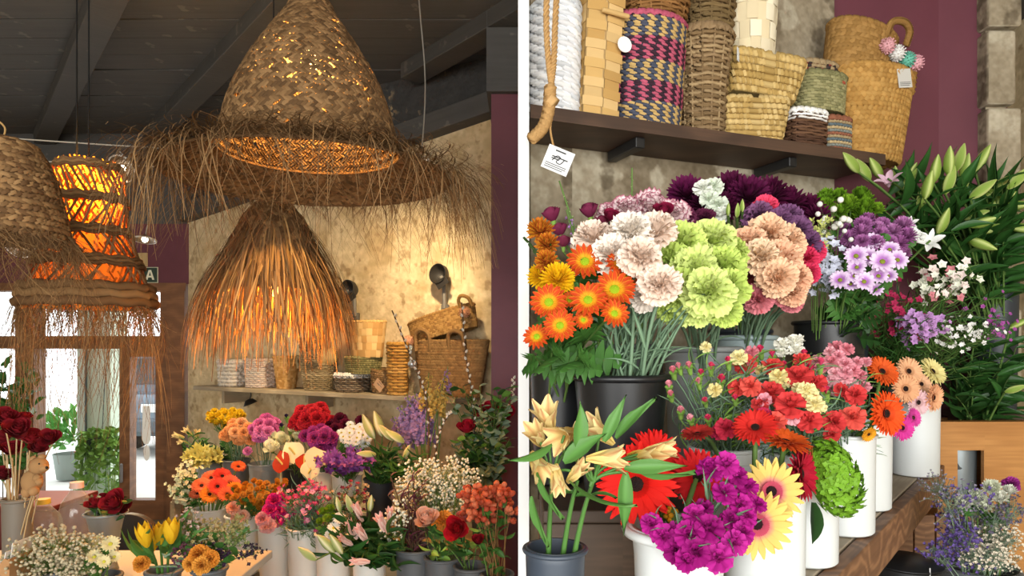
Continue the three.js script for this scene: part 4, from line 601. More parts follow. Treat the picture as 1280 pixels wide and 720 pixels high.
{
  lb('pale wire mesh basket at the far end of the grey shelf', 292, 0.15, { rx: 0.1, rz: 0.09, h: 0.2, k: 0.9, e: 4, style: 'wicker', row: 0.03, stake: 0.03, cols: C('#d9cfc0', '#c9bfae') });
  lb('whitewashed rectangular willow basket next to the mesh basket', 326, 0.15, { rx: 0.105, rz: 0.09, h: 0.21, k: 0.86, e: 5, style: 'wicker', row: 0.015, cols: C('#d6c4b4', '#c9b4a4', '#e0d2c2') });
  lb('tapered tan palm basket with a white clip', 358, 0.15, { rx: 0.098, rz: 0.09, h: 0.23, k: 0.66, style: 'plait', row: 0.016, sp: 0.018, cols: C('#b48a50', '#a67c44', '#c29a60') });
  lb('grey willow basket below the round gourd', 397, 0.14, { rx: 0.125, rz: 0.1, h: 0.185, k: 0.78, style: 'wicker', row: 0.014, stake: 0.03, cols: C('#a08c68', '#8c7856', '#b09c78'), handles: [[-0.13, -0.09, 0.06, 0.05, 0.02]] });
  lb('tall grey willow basket standing behind the gourd', 388, 0.24, { y: 0.19, rx: 0.1, rz: 0.05, h: 0.17, k: 0.75, style: 'wicker', row: 0.013, cols: C('#7c6a50', '#8a785c') });
  const gp = onLeft(408, 0.13).add(V(0, 0.195, 0)); { const g = thing('gourd', 'round pale dried gourd sitting in the grey willow basket', 'gourd', gp); mesh('body', lathe([[0.001, -0.03], [0.06, -0.02], [0.085, 0.03], [0.075, 0.075], [0.04, 0.105], [0.012, 0.115], [0.001, 0.116]], 28), plain('#b39a68', 0.7), g); mesh('stalk', new THREE.CylinderGeometry(0.006, 0.01, 0.03, 8).translate(0, 0.128, 0), plain('#6a5236', 0.8), g); }
  lb('round chip wood basket stacked over the green oval basket', 459, 0.17, { y: 0.24, rx: 0.14, rz: 0.1, h: 0.235, k: 0.8, style: 'chip', row: 0.05, sp: 0.034, cols: C('#c9a066', '#b98e56', '#d6b27a') });
  lb('green tinted oval coil basket on the white rimmed basket', 454, 0.16, { y: 0.125, rx: 0.135, rz: 0.1, h: 0.112, k: 0.88, style: 'coil', row: 0.014, sp: 0.018, cols: C('#7c7348', '#6c6640', '#8c8254') });
  lb('dark willow tray basket with a whitewashed rim', 441, 0.16, { rx: 0.105, rz: 0.1, h: 0.12, k: 0.86, e: 4, style: 'wicker', row: 0.013, cols: (i, j, n) => i > n * 0.75 ? lin('#d9d2c6') : pick(['#6b5a46', '#857460', '#54463a'].map(lin)), rimCol: lin('#e2dcd0'), rimW: 0.012 });
  const tb = lb('tilted oval rattan bowl with a brown card tag', 481, 0.13, { rx: 0.115, rz: 0.09, h: 0.15, k: 0.72, style: 'coil', row: 0.014, sp: 0.02, cols: C('#8c6c46', '#7a5c3a', '#9c7c54'), tz: -0.12 });
  tagCard(tb, 0.08, 0.06, [0.03, 0.06, 0.1], [0, 0, -0.6], '#b08a68', PRINT.slice(0, 3));
  lb('upright honey coloured wicker basket beside the large palm basket', 497, 0.24, { rx: 0.075, rz: 0.05, h: 0.33, k: 0.9, style: 'wicker', row: 0.02, stake: 0.035, cols: C('#a87c3c', '#946a30', '#b88c4c') });
  const lbg = lb('large brown plaited palm basket next to the maroon pier', 563, 0.13, { rx: 0.28, rz: 0.098, h: 0.345, k: 0.78, style: 'plait', row: 0.017, sp: 0.02, th: 0.005, cols: C('#8a6840', '#82623c', '#937046'), handles: [[-0.2, -0.09, 0.09, 0.07, 0.02], [0.06, 0.17, 0.09, 0.06, 0.03]], hr: 0.011 });
  mesh('glass_bauble', new THREE.SphereGeometry(0.028, 18, 12).translate(-0.2, 0.2, 0.13), plain('#a9b0ba', 0.1, { metalness: 0.6 }), lbg);
  const lup = lb('smaller plaited basket with pompom ends laid across the large palm basket', 556, 0.14, { y: 0.375, rx: 0.26, rz: 0.085, h: 0.14, k: 0.95, style: 'plait', row: 0.012, sp: 0.015, cols: C('#96713f', '#866336', '#a5804c'), tz: 0.24, handles: [[0.2, 0.28, 0.05, 0.05, 0.04]] });
  pompom(lup, -0.235, 0.03, 0.07, 0.034, '#cf9a78'); pompom(lup, 0.235, 0.09, 0.08, 0.036, '#c08a66'); pompom(lup, -0.255, -0.01, 0.06, 0.026, '#dfe6e2');
}
// black arm lamps on the plaster wall and one hanging below the shelf
function wallLamp(px, py, armPy, off, label) {
  const h = P(px, py, wallD(px) - off), g = thing('wall_lamp', label, 'lamp', h); const hd = new THREE.Group(); hd.name = 'shade'; g.add(hd); hd.quaternion.copy(aim(V(-0.5, 0.1, 0.85)));
  mesh('cowl', lathe([[0.012, -0.06], [0.035, -0.05], [0.062, -0.01], [0.066, 0.03], [0.06, 0.03], [0.05, -0.02], [0.012, -0.045]], 22), plain('#2a2724', 0.5), hd); mesh('barn_door', rbox(0.09, 0.002, 0.05, 0.0008, 0, 0.04, 0.06).rotateX(0.3), plain('#2a2724', 0.5), hd);
  const b = P(px + 5, armPy, wallD(px) - off - 0.01).sub(h), gb = new GB(); gb.tube([V(0, -0.01, -0.03), V(b.x * 0.8, -0.05, -0.03), V(b.x, b.y, -0.03)], 0.014, 8); mesh('arm', gb.geom(), mat('#77736c', 0.5), g);
  mesh('plate', rbox(0.05, 0.05, 0.06, 0.006).translate(b.x, b.y, -0.06), plain('#5c5852', 0.6), g);
}
wallLamp(437, 362, 395, 0.12, 'black shaded lamp on a grey arm over the chip wood basket'); wallLamp(550, 343, 385, 0.12, 'black shaded lamp on a grey arm over the palm baskets');
{ const c = P(312, 502, wallD(312) - 0.2), g = thing('wall_lamp', 'small black clip lamp hanging below the grey shelf', 'lamp', c); mesh('shade', lathe([[0.01, 0.02], [0.03, 0.015], [0.055, -0.02], [0.05, -0.02], [0.01, 0.01]], 18).rotateZ(0.4), plain('#1d1c1b', 0.5), g); const gb = new GB(); gb.tube(spline([[0, 0.015, 0], [0.01, 0.05, 0], [0, 0.105, 0]], 8), 0.005, 6); mesh('arm', gb.geom(), mat('#4a4640', 0.5), g); }
// ------------------------------------------------------------------ flower bench
const TY = 1.12, onTable = (px, py) => P(px, py, (EYE - TY) * F / (py - CY));
{
  const E0 = onTable(1181, 580), E1 = onTable(1060, 707), u = V().subVectors(E0, E1).normalize(), n = V(u.z, 0, -u.x), ang = Math.atan2(-u.z, u.x); // n points left and away from the front edge
  if (n.x > 0) n.negate();
  const g = thing('flower_bench', 'long timber bench with grey plank top and grained front board', 'bench', V(E0.x, 0, E0.z));
  const W = [0.14, 0.15, 0.16, 0.16, 0.17, 0.18, 0.2, 0.2]; let off = 0.03;
  // planks run along the front edge; each is cut where the white partition and the stone wall stand
  const inWall = (x, z) => (x - RW0[0]) * RWN[0] + (-z - RW0[1]) * RWN[1] > -0.015;
  W.forEach((w, k) => {
    const c = off + w / 2; let far = 0, near = 3; const at = (s, o) => E0.clone().addScaledVector(n, o).addScaledVector(u, -s);
    for (; far < 2; far += 0.01) { const q = [at(far, off), at(far, off + w)]; if (!q.some((p) => inWall(p.x, p.z))) break; }
    for (; near > far; near -= 0.01) { const q = [at(near, off), at(near, off + w)]; if (q.every((p) => p.x > 0.03 && p.z < -0.45)) break; }
    off += w; const L = near - far; if (L < 0.1) return;
    const m = mesh('plank', rbox(L, 0.035, w - 0.004, 0.003), k < 3 ? mTableTop : mTableDark, g); m.rotation.y = ang; m.position.copy(n.clone().multiplyScalar(c).addScaledVector(u, -(far + L / 2))); m.position.y = TY - 0.0175;
  });
  const m = mesh('front_board', rbox(1.9, 0.085, 0.03, 0.004), mTableEdge, g); m.rotation.y = ang; m.position.copy(n.clone().multiplyScalar(0.014).addScaledVector(u, -0.95)); m.position.y = TY - 0.043;
  for (const t of [0.1, 1.2]) for (const o of [0.12, 0.62]) { const l = mesh('leg', rbox(0.06, TY - 0.036, 0.06, 0.004), mTableEdge, g); l.rotation.y = ang; l.position.copy(n.clone().multiplyScalar(o).addScaledVector(u, -t - 0.05)); l.position.y = (TY - 0.036) / 2; }
}
{ // tall wooden plinth box with a slot, a zinc can inside
  const d = 2.14, x0 = (1172 - CX) / F * d, x1 = (1290 - CX) / F * d, yT = EYE - (527 - CY) / F * d, g = thing('wooden_plinth', 'honey coloured plywood plinth box with an upright slot', 'plinth', V((x0 + x1) / 2, 0, -d)), w = x1 - x0, sx0 = (1197 - 1231) / F * d, sx1 = (1230 - 1231) / F * d, sy1 = EYE - (563 - CY) / F * d, sy0 = sy1 - 0.2;
  mesh('front_panel', boxAt(-w / 2, sx0, 0, yT - 0.012, -0.014, 0), mCrate, g); mesh('front_panel', boxAt(sx1, w / 2, 0, yT - 0.012, -0.014, 0), mCrate, g);
  mesh('front_panel', boxAt(sx0, sx1, sy1, yT - 0.012, -0.014, 0), mCrate, g); mesh('front_panel', boxAt(sx0, sx1, 0, sy0, -0.014, 0), mCrate, g);
  mesh('side_panel', boxAt(-w / 2, -w / 2 + 0.014, 0, yT - 0.012, -0.22, -0.0145), mCrate, g); mesh('side_panel', boxAt(w / 2 - 0.014, w / 2, 0, yT - 0.012, -0.22, -0.0145), mCrate, g); mesh('back_panel', boxAt(-w / 2, w / 2, 0, yT - 0.012, -0.235, -0.2205), mCrate, g);
  mesh('top_frame', boxAt(-w / 2 - 0.006, w / 2 + 0.006, yT - 0.012, yT, -0.04, 0.006), mCrate, g);
  mesh('inner_shelf', boxAt(-w / 2 + 0.015, w / 2 - 0.015, sy0 - 0.02, sy0 - 0.006, -0.219, -0.016), mCrate, g);
  const z = thing('zinc_can', 'galvanised zinc can standing inside the plinth slot', 'can', V((x0 + x1) / 2 + (sx0 + sx1) / 2 + 0.012, sy0 - 0.004, -d - 0.1)); mesh('body', lathe([[0.001, 0], [0.06, 0], [0.062, 0.2], [0.056, 0.2], [0.054, 0.006], [0.001, 0.006]], 32), mPot.zinc, z); mesh('rim', new THREE.TorusGeometry(0.062, 0.003, 6, 32).rotateX(Math.PI / 2).translate(0, 0.2, 0), mPot.zinc, z);
}
{ // grey pail between bench end and plinth, black bin under the bench
  const p = P(1178, 560, 2.05); p.y = TY - 0.02; const g = thing('metal_funnel', 'dull grey metal scoop at the end of the bench', 'scoop', P(1180, 575, 2.22)); mesh('cone', lathe([[0.02, 0.06], [0.03, 0.02], [0.05, -0.02], [0.048, -0.02], [0.028, 0.02], [0.018, 0.06]], 24), mPot.char, g); mesh('lip', new THREE.TorusGeometry(0.049, 0.003, 6, 28).rotateX(Math.PI / 2).translate(0, -0.02, 0), mPot.char, g);
  const q = P(1133, 700, 1.6), b = thing('black_bin', 'black plastic bin below the bench front', 'bin', V(q.x, q.y - 0.3, q.z)); mesh('body', lathe([[0.001, 0], [0.06, 0], [0.075, 0.29], [0.07, 0.29], [0.056, 0.006], [0.001, 0.006]], 32), mPot.black, b); mesh('lid', lathe([[0.001, 0.31], [0.05, 0.308], [0.078, 0.296], [0.078, 0.29], [0.001, 0.29]], 32), mPot.black, b);
  mesh('lettering', rbox(0.002, 0.02, 0.002, 0.0005).translate(0.01, 0.296, 0.076), plain('#d9d9d9', 0.7), b);
  const st = thing('side_panelling', 'upright brown boards below the bench end', 'panel', V(0, 0, 0)); for (let k = 0; k < 5; k++) { const c = P(1100 + k * 27, CY, 2.05 + k * 0.012); mesh('board', rbox(0.062, 0.98, 0.018, 0.003).translate(c.x, 0.49, c.z), mTableEdge, st); }
  const box0 = thing('low_plinth', 'low wooden stand under the black bin', 'stand', V(q.x, 0, q.z)); mesh('top', rbox(0.24, 0.02, 0.2, 0.003, 0, q.y - 0.311, 0), mCrate, box0); for (const x of [-0.1, 0.1]) for (const zz of [-0.08, 0.08]) mesh('leg', rbox(0.03, q.y - 0.321, 0.03, 0.003, x, (q.y - 0.321) / 2, zz), mCrate, box0);
}
// buckets of the back row; the two nearest stand on a low dark riser
const RY = TY + 0.12;
{ const g = thing('wooden_riser', 'dark grained wooden riser under the two black buckets', 'riser', V(0.155, TY + 0.0005, -1.19)); mesh('top', rbox(0.25, 0.02, 0.26, 0.003, 0, 0.1095, 0), mTableDark, g); for (const z of [-0.12, 0.12]) mesh('board', rbox(0.25, 0.098, 0.018, 0.003, 0, 0.0495, z), mTableDark, g); }
const B1 = container('bucket', 'black bucket of orange daisies by the white partition', 'bucket', null, 699, 1.27, RY, 0.22, 0.055, 0.045, mPot.black);
const B2 = container('bucket', 'shiny black bucket of cream carnation stems', 'bucket', null, 776, 1.15, RY, 0.21, 0.078, 0.06, mPot.black);
const B3 = container('bucket', 'mid grey bucket under the lime green carnations', 'bucket', null, 878, 1.38, TY, 0.375, 0.075, 0.062, mPot.grey, { band: 0.86 });
const B3b = container('bucket', 'blue grey bucket under the peach carnations', 'bucket', null, 930, 1.56, TY, 0.4, 0.07, 0.06, mPot.blue, { band: 0.88 });
const B4 = container('bucket', 'wide black bucket of lilac daisies', 'bucket', null, 1036, 1.76, TY, 0.44, 0.085, 0.068, mPot.black, { band: 0.8 });
const B7 = container('bucket', 'grey bucket hidden behind the cream carnations', 'bucket', null, 790, 1.62, TY, 0.38, 0.075, 0.06, mPot.char);
const B8 = container('bucket', 'dark bucket of plum chrysanthemums against the stone wall', 'bucket', null, 925, 1.86, TY, 0.42, 0.08, 0.062, mPot.dark);
const B9 = container('bucket', 'dark bucket of green button flowers at the wall corner', 'bucket', null, 1050, 2.08, TY, 0.42, 0.08, 0.062, mPot.dark);
const B10 = container('bucket', 'black bucket of fine pink filler stems behind the white vases', 'bucket', null, 1112, 2.27, TY, 0.33, 0.075, 0.062, mPot.black);
{ const c = P(1242, 430, 2.3), st = thing('bucket_stand', 'timber stand raising the lily bucket behind the plinth', 'stand', V(c.x, 0, c.z)); mesh('top', rbox(0.26, 0.02, 0.14, 0.003, 0, 1.26, 0), mTableDark, st); for (const x of [-0.11, 0.11]) mesh('leg', rbox(0.03, 1.25, 0.1, 0.003, x, 0.625, 0), mTableDark, st); }
const B5 = (() => { const c = container('bucket', 'blue black bucket of green lily buds beside the stone jamb', 'bucket', null, 1244, 2.3, 1.2705, 0.47, 0.068, 0.06, mPot.dark); return c; })();
const B6 = { pos: V((1231 - CX) / F * 2.25, 1.05, -2.25), R: 0.09, H: 0.2, d: 2.2 };
// white vases along the bench edge
const VZ = [[955, 1.03], [1006, 1.19], [1054, 1.38], [1082, 1.58], [1143, 1.98]].map(([px, d], k) => container('vase', ['white tall vase below the cream gerberas', 'white tall vase behind the green hydrangea', 'white tall vase with a chipped foot at the bench front', 'white tall vase squeezed behind two others', 'white tall vase of peach gerberas at the bench end'][k], 'vase', null, px, d, TY, [0.185, 0.19, 0.2, 0.2, 0.215][k], [0.06, 0.056, 0.06, 0.056, 0.066][k], [0.058, 0.054, 0.058, 0.054, 0.064][k], mPot.white, { lip: 0.0035 }));
const VM = container('vase', 'white tall vase in the middle of the spray carnations', 'vase', null, 905, 1.2, TY, 0.2, 0.06, 0.057, mPot.white, { lip: 0.0035 });
const PC = (() => { const d = 0.9, H = 0.14, Rt = 0.066; return container('ceramic_pot', 'glazed white ceramic pot with a thick rolled rim', 'pot', null, 848, d, TY, H, Rt, 0.05, mPot.white, { prof: [[0.001, 0.002], [0.048, 0.002], [0.056, 0.03], [0.058, 0.1], [0.06, H - 0.02], [Rt, H - 0.012], [Rt, H], [Rt - 0.008, H], [0.05, 0.02], [0.001, 0.012]], lip: 0.007 }); })();
const PF = container('bucket', 'dark blue bucket of alstroemeria stems at the bench front', 'bucket', null, 694, 0.78, TY, 0.148, 0.034, 0.03, plain('#39424e', 0.45), { lip: 0.003 });
const CAR = 'carnation', bp = (k, c, n, l, cat, grp, b, h, o) => bunch(k, c, n, l, cat, grp, b, h, o);

// orange daisies and mums in B1
bp('orangedaisy', ['#fff'], 'daisy', 'orange and yellow rayed daisy with green eye', 'flower', 'orange daisies', B1, [[731, 327, 25, 1.12], [686, 378, 25, 1.05], [735, 375, 25, 1.04], [768, 362, 28, 1.06], [776, 331, 21, 1.1], [700, 407, 22, 1.03], [768, 392, 20, 1.03], [785, 345, 20, 1.12], [671, 421, 18, 1.05]], { wCam: 1.0, l0: 4 });
bp('orangedaisy', ['#fff'], 'daisy', 'small yellow orange daisy half hidden below the large ones', 'flower', 'small low daisies', B1, [[729, 400, 13, 1.04], [712, 375, 12, 1.06]], {});
bp('bronze', ['#fff'], 'chrysanthemum', 'bronze red curled chrysanthemum by the white partition', 'flower', 'bronze chrysanthemums', B1, [[675, 288, 19, 1.15], [684, 305, 17, 1.13], [683, 327, 17, 1.1]], {});
bp('pompon', ['#f0bf14'], 'chrysanthemum', 'yellow ball chrysanthemum among orange daisies', 'flower', 'yellow balls', B1, [[697, 349, 23, 1.08], [676, 345, 18, 1.12]], {});
for (const [bx, by, px, py, d] of [[705, 460, 690, 440, 1.06], [705, 460, 722, 445, 1.06], [704, 455, 668, 445, 1.1], [712, 455, 742, 432, 1.1], [706, 450, 700, 425, 1.12]]) leafyStem('leafy_daisy', 'leafy daisy stem with cut lobed leaves over the black bucket', 'foliage', 'daisy leaves', V(B1.pos.x + rr(-0.02, 0.02), RY + 0.1, B1.pos.z + rr(-0.02, 0.02)), P(px, py, d), { leaf: LEAF.lobed, lm: GREEN.leaf, n: 3, L: 0.075, from: 0.85, up: -0.2 });
// cream carnations in B2
bp('carnation', ['#f4e6d8', '#f6ece0', '#f2dcca'], CAR, 'cream white ruffled carnation over the shiny black bucket', 'flower', 'cream carnations', B2, [[742, 295, 30, 1.16], [787, 287, 31, 1.14], [818, 286, 30, 1.16], [762, 315, 29, 1.12], [801, 319, 30, 1.08], [825, 353, 30, 1.05], [806, 370, 22, 1.1], [775, 345, 22, 1.18], [752, 335, 24, 1.2]], { leaves: 1, stemK: 1.25 });
for (let i = 0; i < 26; i++) { const t = i / 25, b = V(B2.pos.x + rr(-0.045, 0.045), RY + 0.1, B2.pos.z + rr(-0.03, 0.05)); leafyStem('leafy_carnation', 'jointed blue green carnation stem rising from the shiny black bucket', 'flower', 'carnation stems', b, P(lerp(742, 872, t) + rr(-6, 6), 392 + rr(-12, 10), rr(1.1, 1.2)), { leaf: LEAF.blade, lm: GREEN.blue, sm: GREEN.blue, n: 4, L: 0.075, from: 0.5, up: 0.9, stemR: 0.0036, out: 0.7 }); }
// lime green carnations in B3
bp('carnation', ['#cfe07c', '#c6da70', '#d6e48a'], CAR, 'pale lime green carnation in the full round bunch', 'flower', 'lime carnations', B3, [[852, 303, 34, 1.24], [891, 299, 34, 1.26], [836, 326, 31, 1.2], [868, 334, 34, 1.16], [902, 330, 32, 1.2], [850, 362, 33, 1.14], [884, 362, 36, 1.1], [908, 358, 30, 1.15], [868, 384, 26, 1.13], [905, 385, 24, 1.13], [836, 388, 17, 1.15], [915, 312, 24, 1.3]], { leaves: 1 });
// variegated and dark flowers behind
bp('variegated', ['#fff'], CAR, 'white carnation edged in crimson below the stone wall', 'flower', 'edged carnations', B7, [[786, 262, 26, 1.5], [812, 257, 27, 1.5], [842, 266, 25, 1.48], [765, 266, 22, 1.52]], {});
bp('rose', ['#8c1c40'], 'rose', 'dark crimson rose among the edged carnations', 'flower', 'crimson roses', B7, [[829, 262, 14, 1.42], [764, 269, 12, 1.44], [793, 276, 10, 1.44]], { leaves: 1 });
bp('lisianthus', ['#7d2b4c', '#8a3450'], 'lisianthus', 'closed burgundy lisianthus against the stone wall', 'flower', 'burgundy lisianthus', B7, [[689, 266, 15, 1.5], [736, 261, 15, 1.5], [699, 285, 13, 1.48], [704, 300, 12, 1.46], [672, 283, 11, 1.5], [752, 276, 13, 1.5]], { wUp: 1.2, wCam: 0.3, leaves: 1 });
bp('carnation', ['#5a1f3c', '#6a2a4a'], CAR, 'deep purple carnation tucked behind the lime bunch', 'flower', 'purple tucked carnations', B7, [[855, 272, 18, 1.5], [770, 282, 16, 1.5], [880, 272, 16, 1.52]], { leaves: 0 });
// stock spikes
function spike(label, base, tip, color, n, r, from, cat = 'stock') { const g = thing('flower_spike', label, cat, base), h = tip.clone().sub(base), pts = bez(V(0, 0, 0), V(h.x * 0.4, h.y * 0.6, h.z * 0.4), h, 8), gb = new GB(); gb.tube(pts, (t) => lerp(0.004, 0.002, t), 6, WHITE); mesh('stem', gb.geom(), GREEN.stem, g); const gf = new GB(), fl = SMALLROSE(); for (let i = 0; i < n; i++) { const t = lerp(from, 0.97, i / n), k = Math.min(7.99, t * 8), q = pts[Math.floor(k)].clone().lerp(pts[Math.floor(k) + 1], k % 1), a = i * 2.4, o = V(Math.cos(a), 0.25, Math.sin(a)), s = r * (t > 0.85 ? 0.5 : 1); gf.add(fl, new THREE.Matrix4().compose(q.addScaledVector(o, s * 0.9), aim(o.clone().add(V(0, 0.2, 0.4)), a), V(s, s, s)), tone(WHITE, rr(0.85, 1.08))); } const f = mesh('florets', gf.geom(), mat(color, 0.65), g); f.userData.kind = 'stuff'; return g; }
let _sr; function SMALLROSE() { if (!_sr) { const gb = new GB(); for (let i = 0; i < 8; i++) petal(gb, { phi: i * 2.1, r0: 0.05, y0: -0.2, e0: 80 - i * 7, e1: 60 - i * 10, L: 0.8, W: 0.7, nu: 2, nv: 2, cup: 0.2, ruf: 0.08, shape: SH.fan }); _sr = gb.geom(); } return _sr; }
spike('lilac stock spike next to the bronze chrysanthemums', V(B7.pos.x - 0.05, TY + 0.2, B7.pos.z), P(708, 262, 1.46), '#b98ac4', 26, 0.012, 0.55);
spike('green budded spike standing above the lilac stock', V(B7.pos.x - 0.04, TY + 0.2, B7.pos.z), P(699, 226, 1.5), '#9aa870', 16, 0.006, 0.6);
spike('slim green budded spike before the stone wall', V(B7.pos.x, TY + 0.2, B7.pos.z), P(790, 210, 1.58), '#8a9a62', 18, 0.006, 0.7);
// plum chrysanthemums, white clusters
bp('mum', ['#5c1440', '#6a1a4c', '#541038'], 'chrysanthemum', 'large plum chrysanthemum at the top of the bunch', 'flower', 'plum chrysanthemums', B8, [[858, 244, 27, 1.72], [912, 241, 29, 1.7], [935, 246, 29, 1.66], [962, 246, 28, 1.7], [985, 256, 26, 1.72], [880, 258, 22, 1.68], [1010, 262, 22, 1.74], [1022, 275, 22, 1.7], [905, 260, 22, 1.66]], { leaves: 1 });
bp('smallcarn', ['#eceee4', '#e2ead8'], 'stock_flower', 'white double flower in front of the plum chrysanthemums', 'flower', 'white doubles', B8, [[878, 234, 13, 1.58], [892, 232, 13, 1.58], [886, 248, 13, 1.56], [898, 255, 14, 1.55], [901, 268, 12, 1.54]], { leaves: 1 });
bp('lilybud', ['#fff'], 'flower_bud', 'slim pale green bud between white and peach flowers', 'flower', 'slim green buds', B8, [[910, 270, 8, 1.52], [921, 272, 9, 1.5], [928, 265, 8, 1.5]], { leaves: 0, wUp: 2, wCam: 0.1, backOff: 0 });
bp('carnation', ['#7c5078', '#86587e', '#8e6084'], CAR, 'dusky mauve carnation behind the peach bunch', 'flower', 'mauve carnations', B8, [[947, 268, 22, 1.5], [972, 277, 23, 1.48], [996, 288, 22, 1.5], [1008, 302, 20, 1.5], [985, 268, 20, 1.54]], { leaves: 0 });
bp('carnation', ['#e03c64', '#e64a6c'], CAR, 'hot pink carnation beside the mauve ones', 'flower', 'hot pink carnations', B8, [[957, 259, 19, 1.56], [988, 303, 19, 1.42], [1008, 322, 17, 1.44], [1018, 312, 16, 1.5], [1010, 340, 16, 1.42]], { leaves: 0 });
bp('carnation', ['#f0c8a4', '#eebf9c', '#f2d4b2'], CAR, 'peach carnation in the drooping bunch over the grey buckets', 'flower', 'peach carnations', B3b, [[936, 303, 27, 1.36], [962, 288, 27, 1.38], [952, 318, 26, 1.32], [978, 320, 27, 1.33], [972, 345, 27, 1.3], [995, 345, 23, 1.34], [984, 300, 25, 1.4], [990, 365, 19, 1.34]], { leaves: 1 });
bp('carnation', ['#d9707c', '#e08890'], CAR, 'coral pink carnation hanging low over the blue grey bucket', 'flower', 'coral carnations', B3b, [[947, 371, 21, 1.34], [976, 368, 15, 1.36], [990, 377, 15, 1.37], [937, 345, 14, 1.4], [928, 335, 12, 1.42]], { leaves: 2 });
// green buttons
bp('button', ['#6f9a22', '#84ac2c', '#628c1e'], 'chrysanthemum', 'bright green button chrysanthemum below the brown shelf', 'flower', 'green buttons', B9, dome(1052, 258, 52, 17, 17, 13, 1.95, 0.05), { leaves: 1 });
// delphinium, berries, lilac daisies
for (const [x, y] of [[1022, 318], [1032, 330], [1040, 312], [1028, 345], [1045, 335], [1018, 338]]) spray('delphinium', 'pale blue delphinium cluster left of the lilac daisies', 'flower', 'pale delphinium', V(B4.pos.x - 0.03, TY + 0.25, B4.pos.z), P(x, y, 1.6), { color: '#c6c9d8', fl: floret(5, 0.9, 0.7, 30, lin('#e8e6d8')), r: 0.013, n: 16, spread: 0.035, down: 0.08 });
for (const [x, y] of [[1012, 290], [1018, 305], [1024, 278]]) spray('filler_sprig', 'yellow green leafy filler beside the hot pink carnations', 'foliage', 'yellow filler', V(B4.pos.x - 0.04, TY + 0.25, B4.pos.z), P(x, y, 1.6), { color: '#bcc070', fl: floret(4, 1, 0.5, 50), r: 0.01, n: 24, spread: 0.03, down: 0.06 });
{ const gfl = new GB(); gfl.ball(0, 0, 0, 1, WHITE, 6, 8); const g0 = gfl.geom(); for (const [x, y, n] of [[1040, 264, 12], [1048, 280, 8]]) spray('berry_spray', 'white berry spray rising over the lilac daisies', 'berries', 'white berries', V(B4.pos.x, TY + 0.25, B4.pos.z), P(x, y, 1.62), { color: '#eceadf', fl: g0, r: 0.007, n, spread: 0.04, down: 0.08 }); }
bp('lilacdaisy', ['#fff'], 'daisy', 'open pale lilac daisy facing the room', 'flower', 'lilac daisies', B4, [[1070, 320, 15, 1.56], [1071, 334, 13, 1.55], [1050, 350, 14, 1.56], [1103, 327, 17, 1.53], [1085, 322, 14, 1.57], [1122, 325, 14, 1.58], [1068, 345, 12, 1.55], [1080, 352, 14, 1.54], [1098, 345, 13, 1.55], [1090, 302, 13, 1.62], [1112, 312, 13, 1.6], [1063, 355, 12, 1.56], [1110, 345, 12, 1.56], [1095, 362, 10, 1.58]], { wCam: 1.2 });
bp('mum', ['#b470aa', '#c080b6', '#a8629e'], 'chrysanthemum', 'mauve purple chrysanthemum in the mass over the lilac daisies', 'flower', 'mauve chrysanthemums', B4, dome(1094, 302, 46, 28, 24, 12, 1.7, 0.08), { leaves: 1 });
for (let i = 0; i < 9; i++) leafyStem('leafy_daisy', 'dark cut leaf stem under the lilac daisies', 'foliage', 'lilac daisy leaves', V(B4.pos.x + rr(-0.04, 0.04), TY + 0.3, B4.pos.z + rr(-0.03, 0.04)), P(rr(1030, 1100), rr(372, 392), rr(1.62, 1.74)), { leaf: LEAF.lobed, lm: GREEN.dark, n: 7, L: 0.06, from: 0.5, up: 0.1 });
// white bells
bp('openlily', ['#f0f0ec'], 'bell_flower', 'white star shaped flower between lilac daisies and lilies', 'flower', 'white stars', B9, [[1163, 300, 15, 1.8], [1138, 278, 9, 1.84]], { leaves: 0, wCam: 1.4 });
bp('smallcarn', ['#f2f2ee'], 'bell_flower', 'round white bloom left of the white star flower', 'flower', 'white rounds', B9, [[1131, 288, 10, 1.8], [1141, 292, 10, 1.8], [1124, 283, 8, 1.82], [1148, 295, 9, 1.8], [1133, 276, 8, 1.83], [1112, 285, 8, 1.85]], { leaves: 0 });
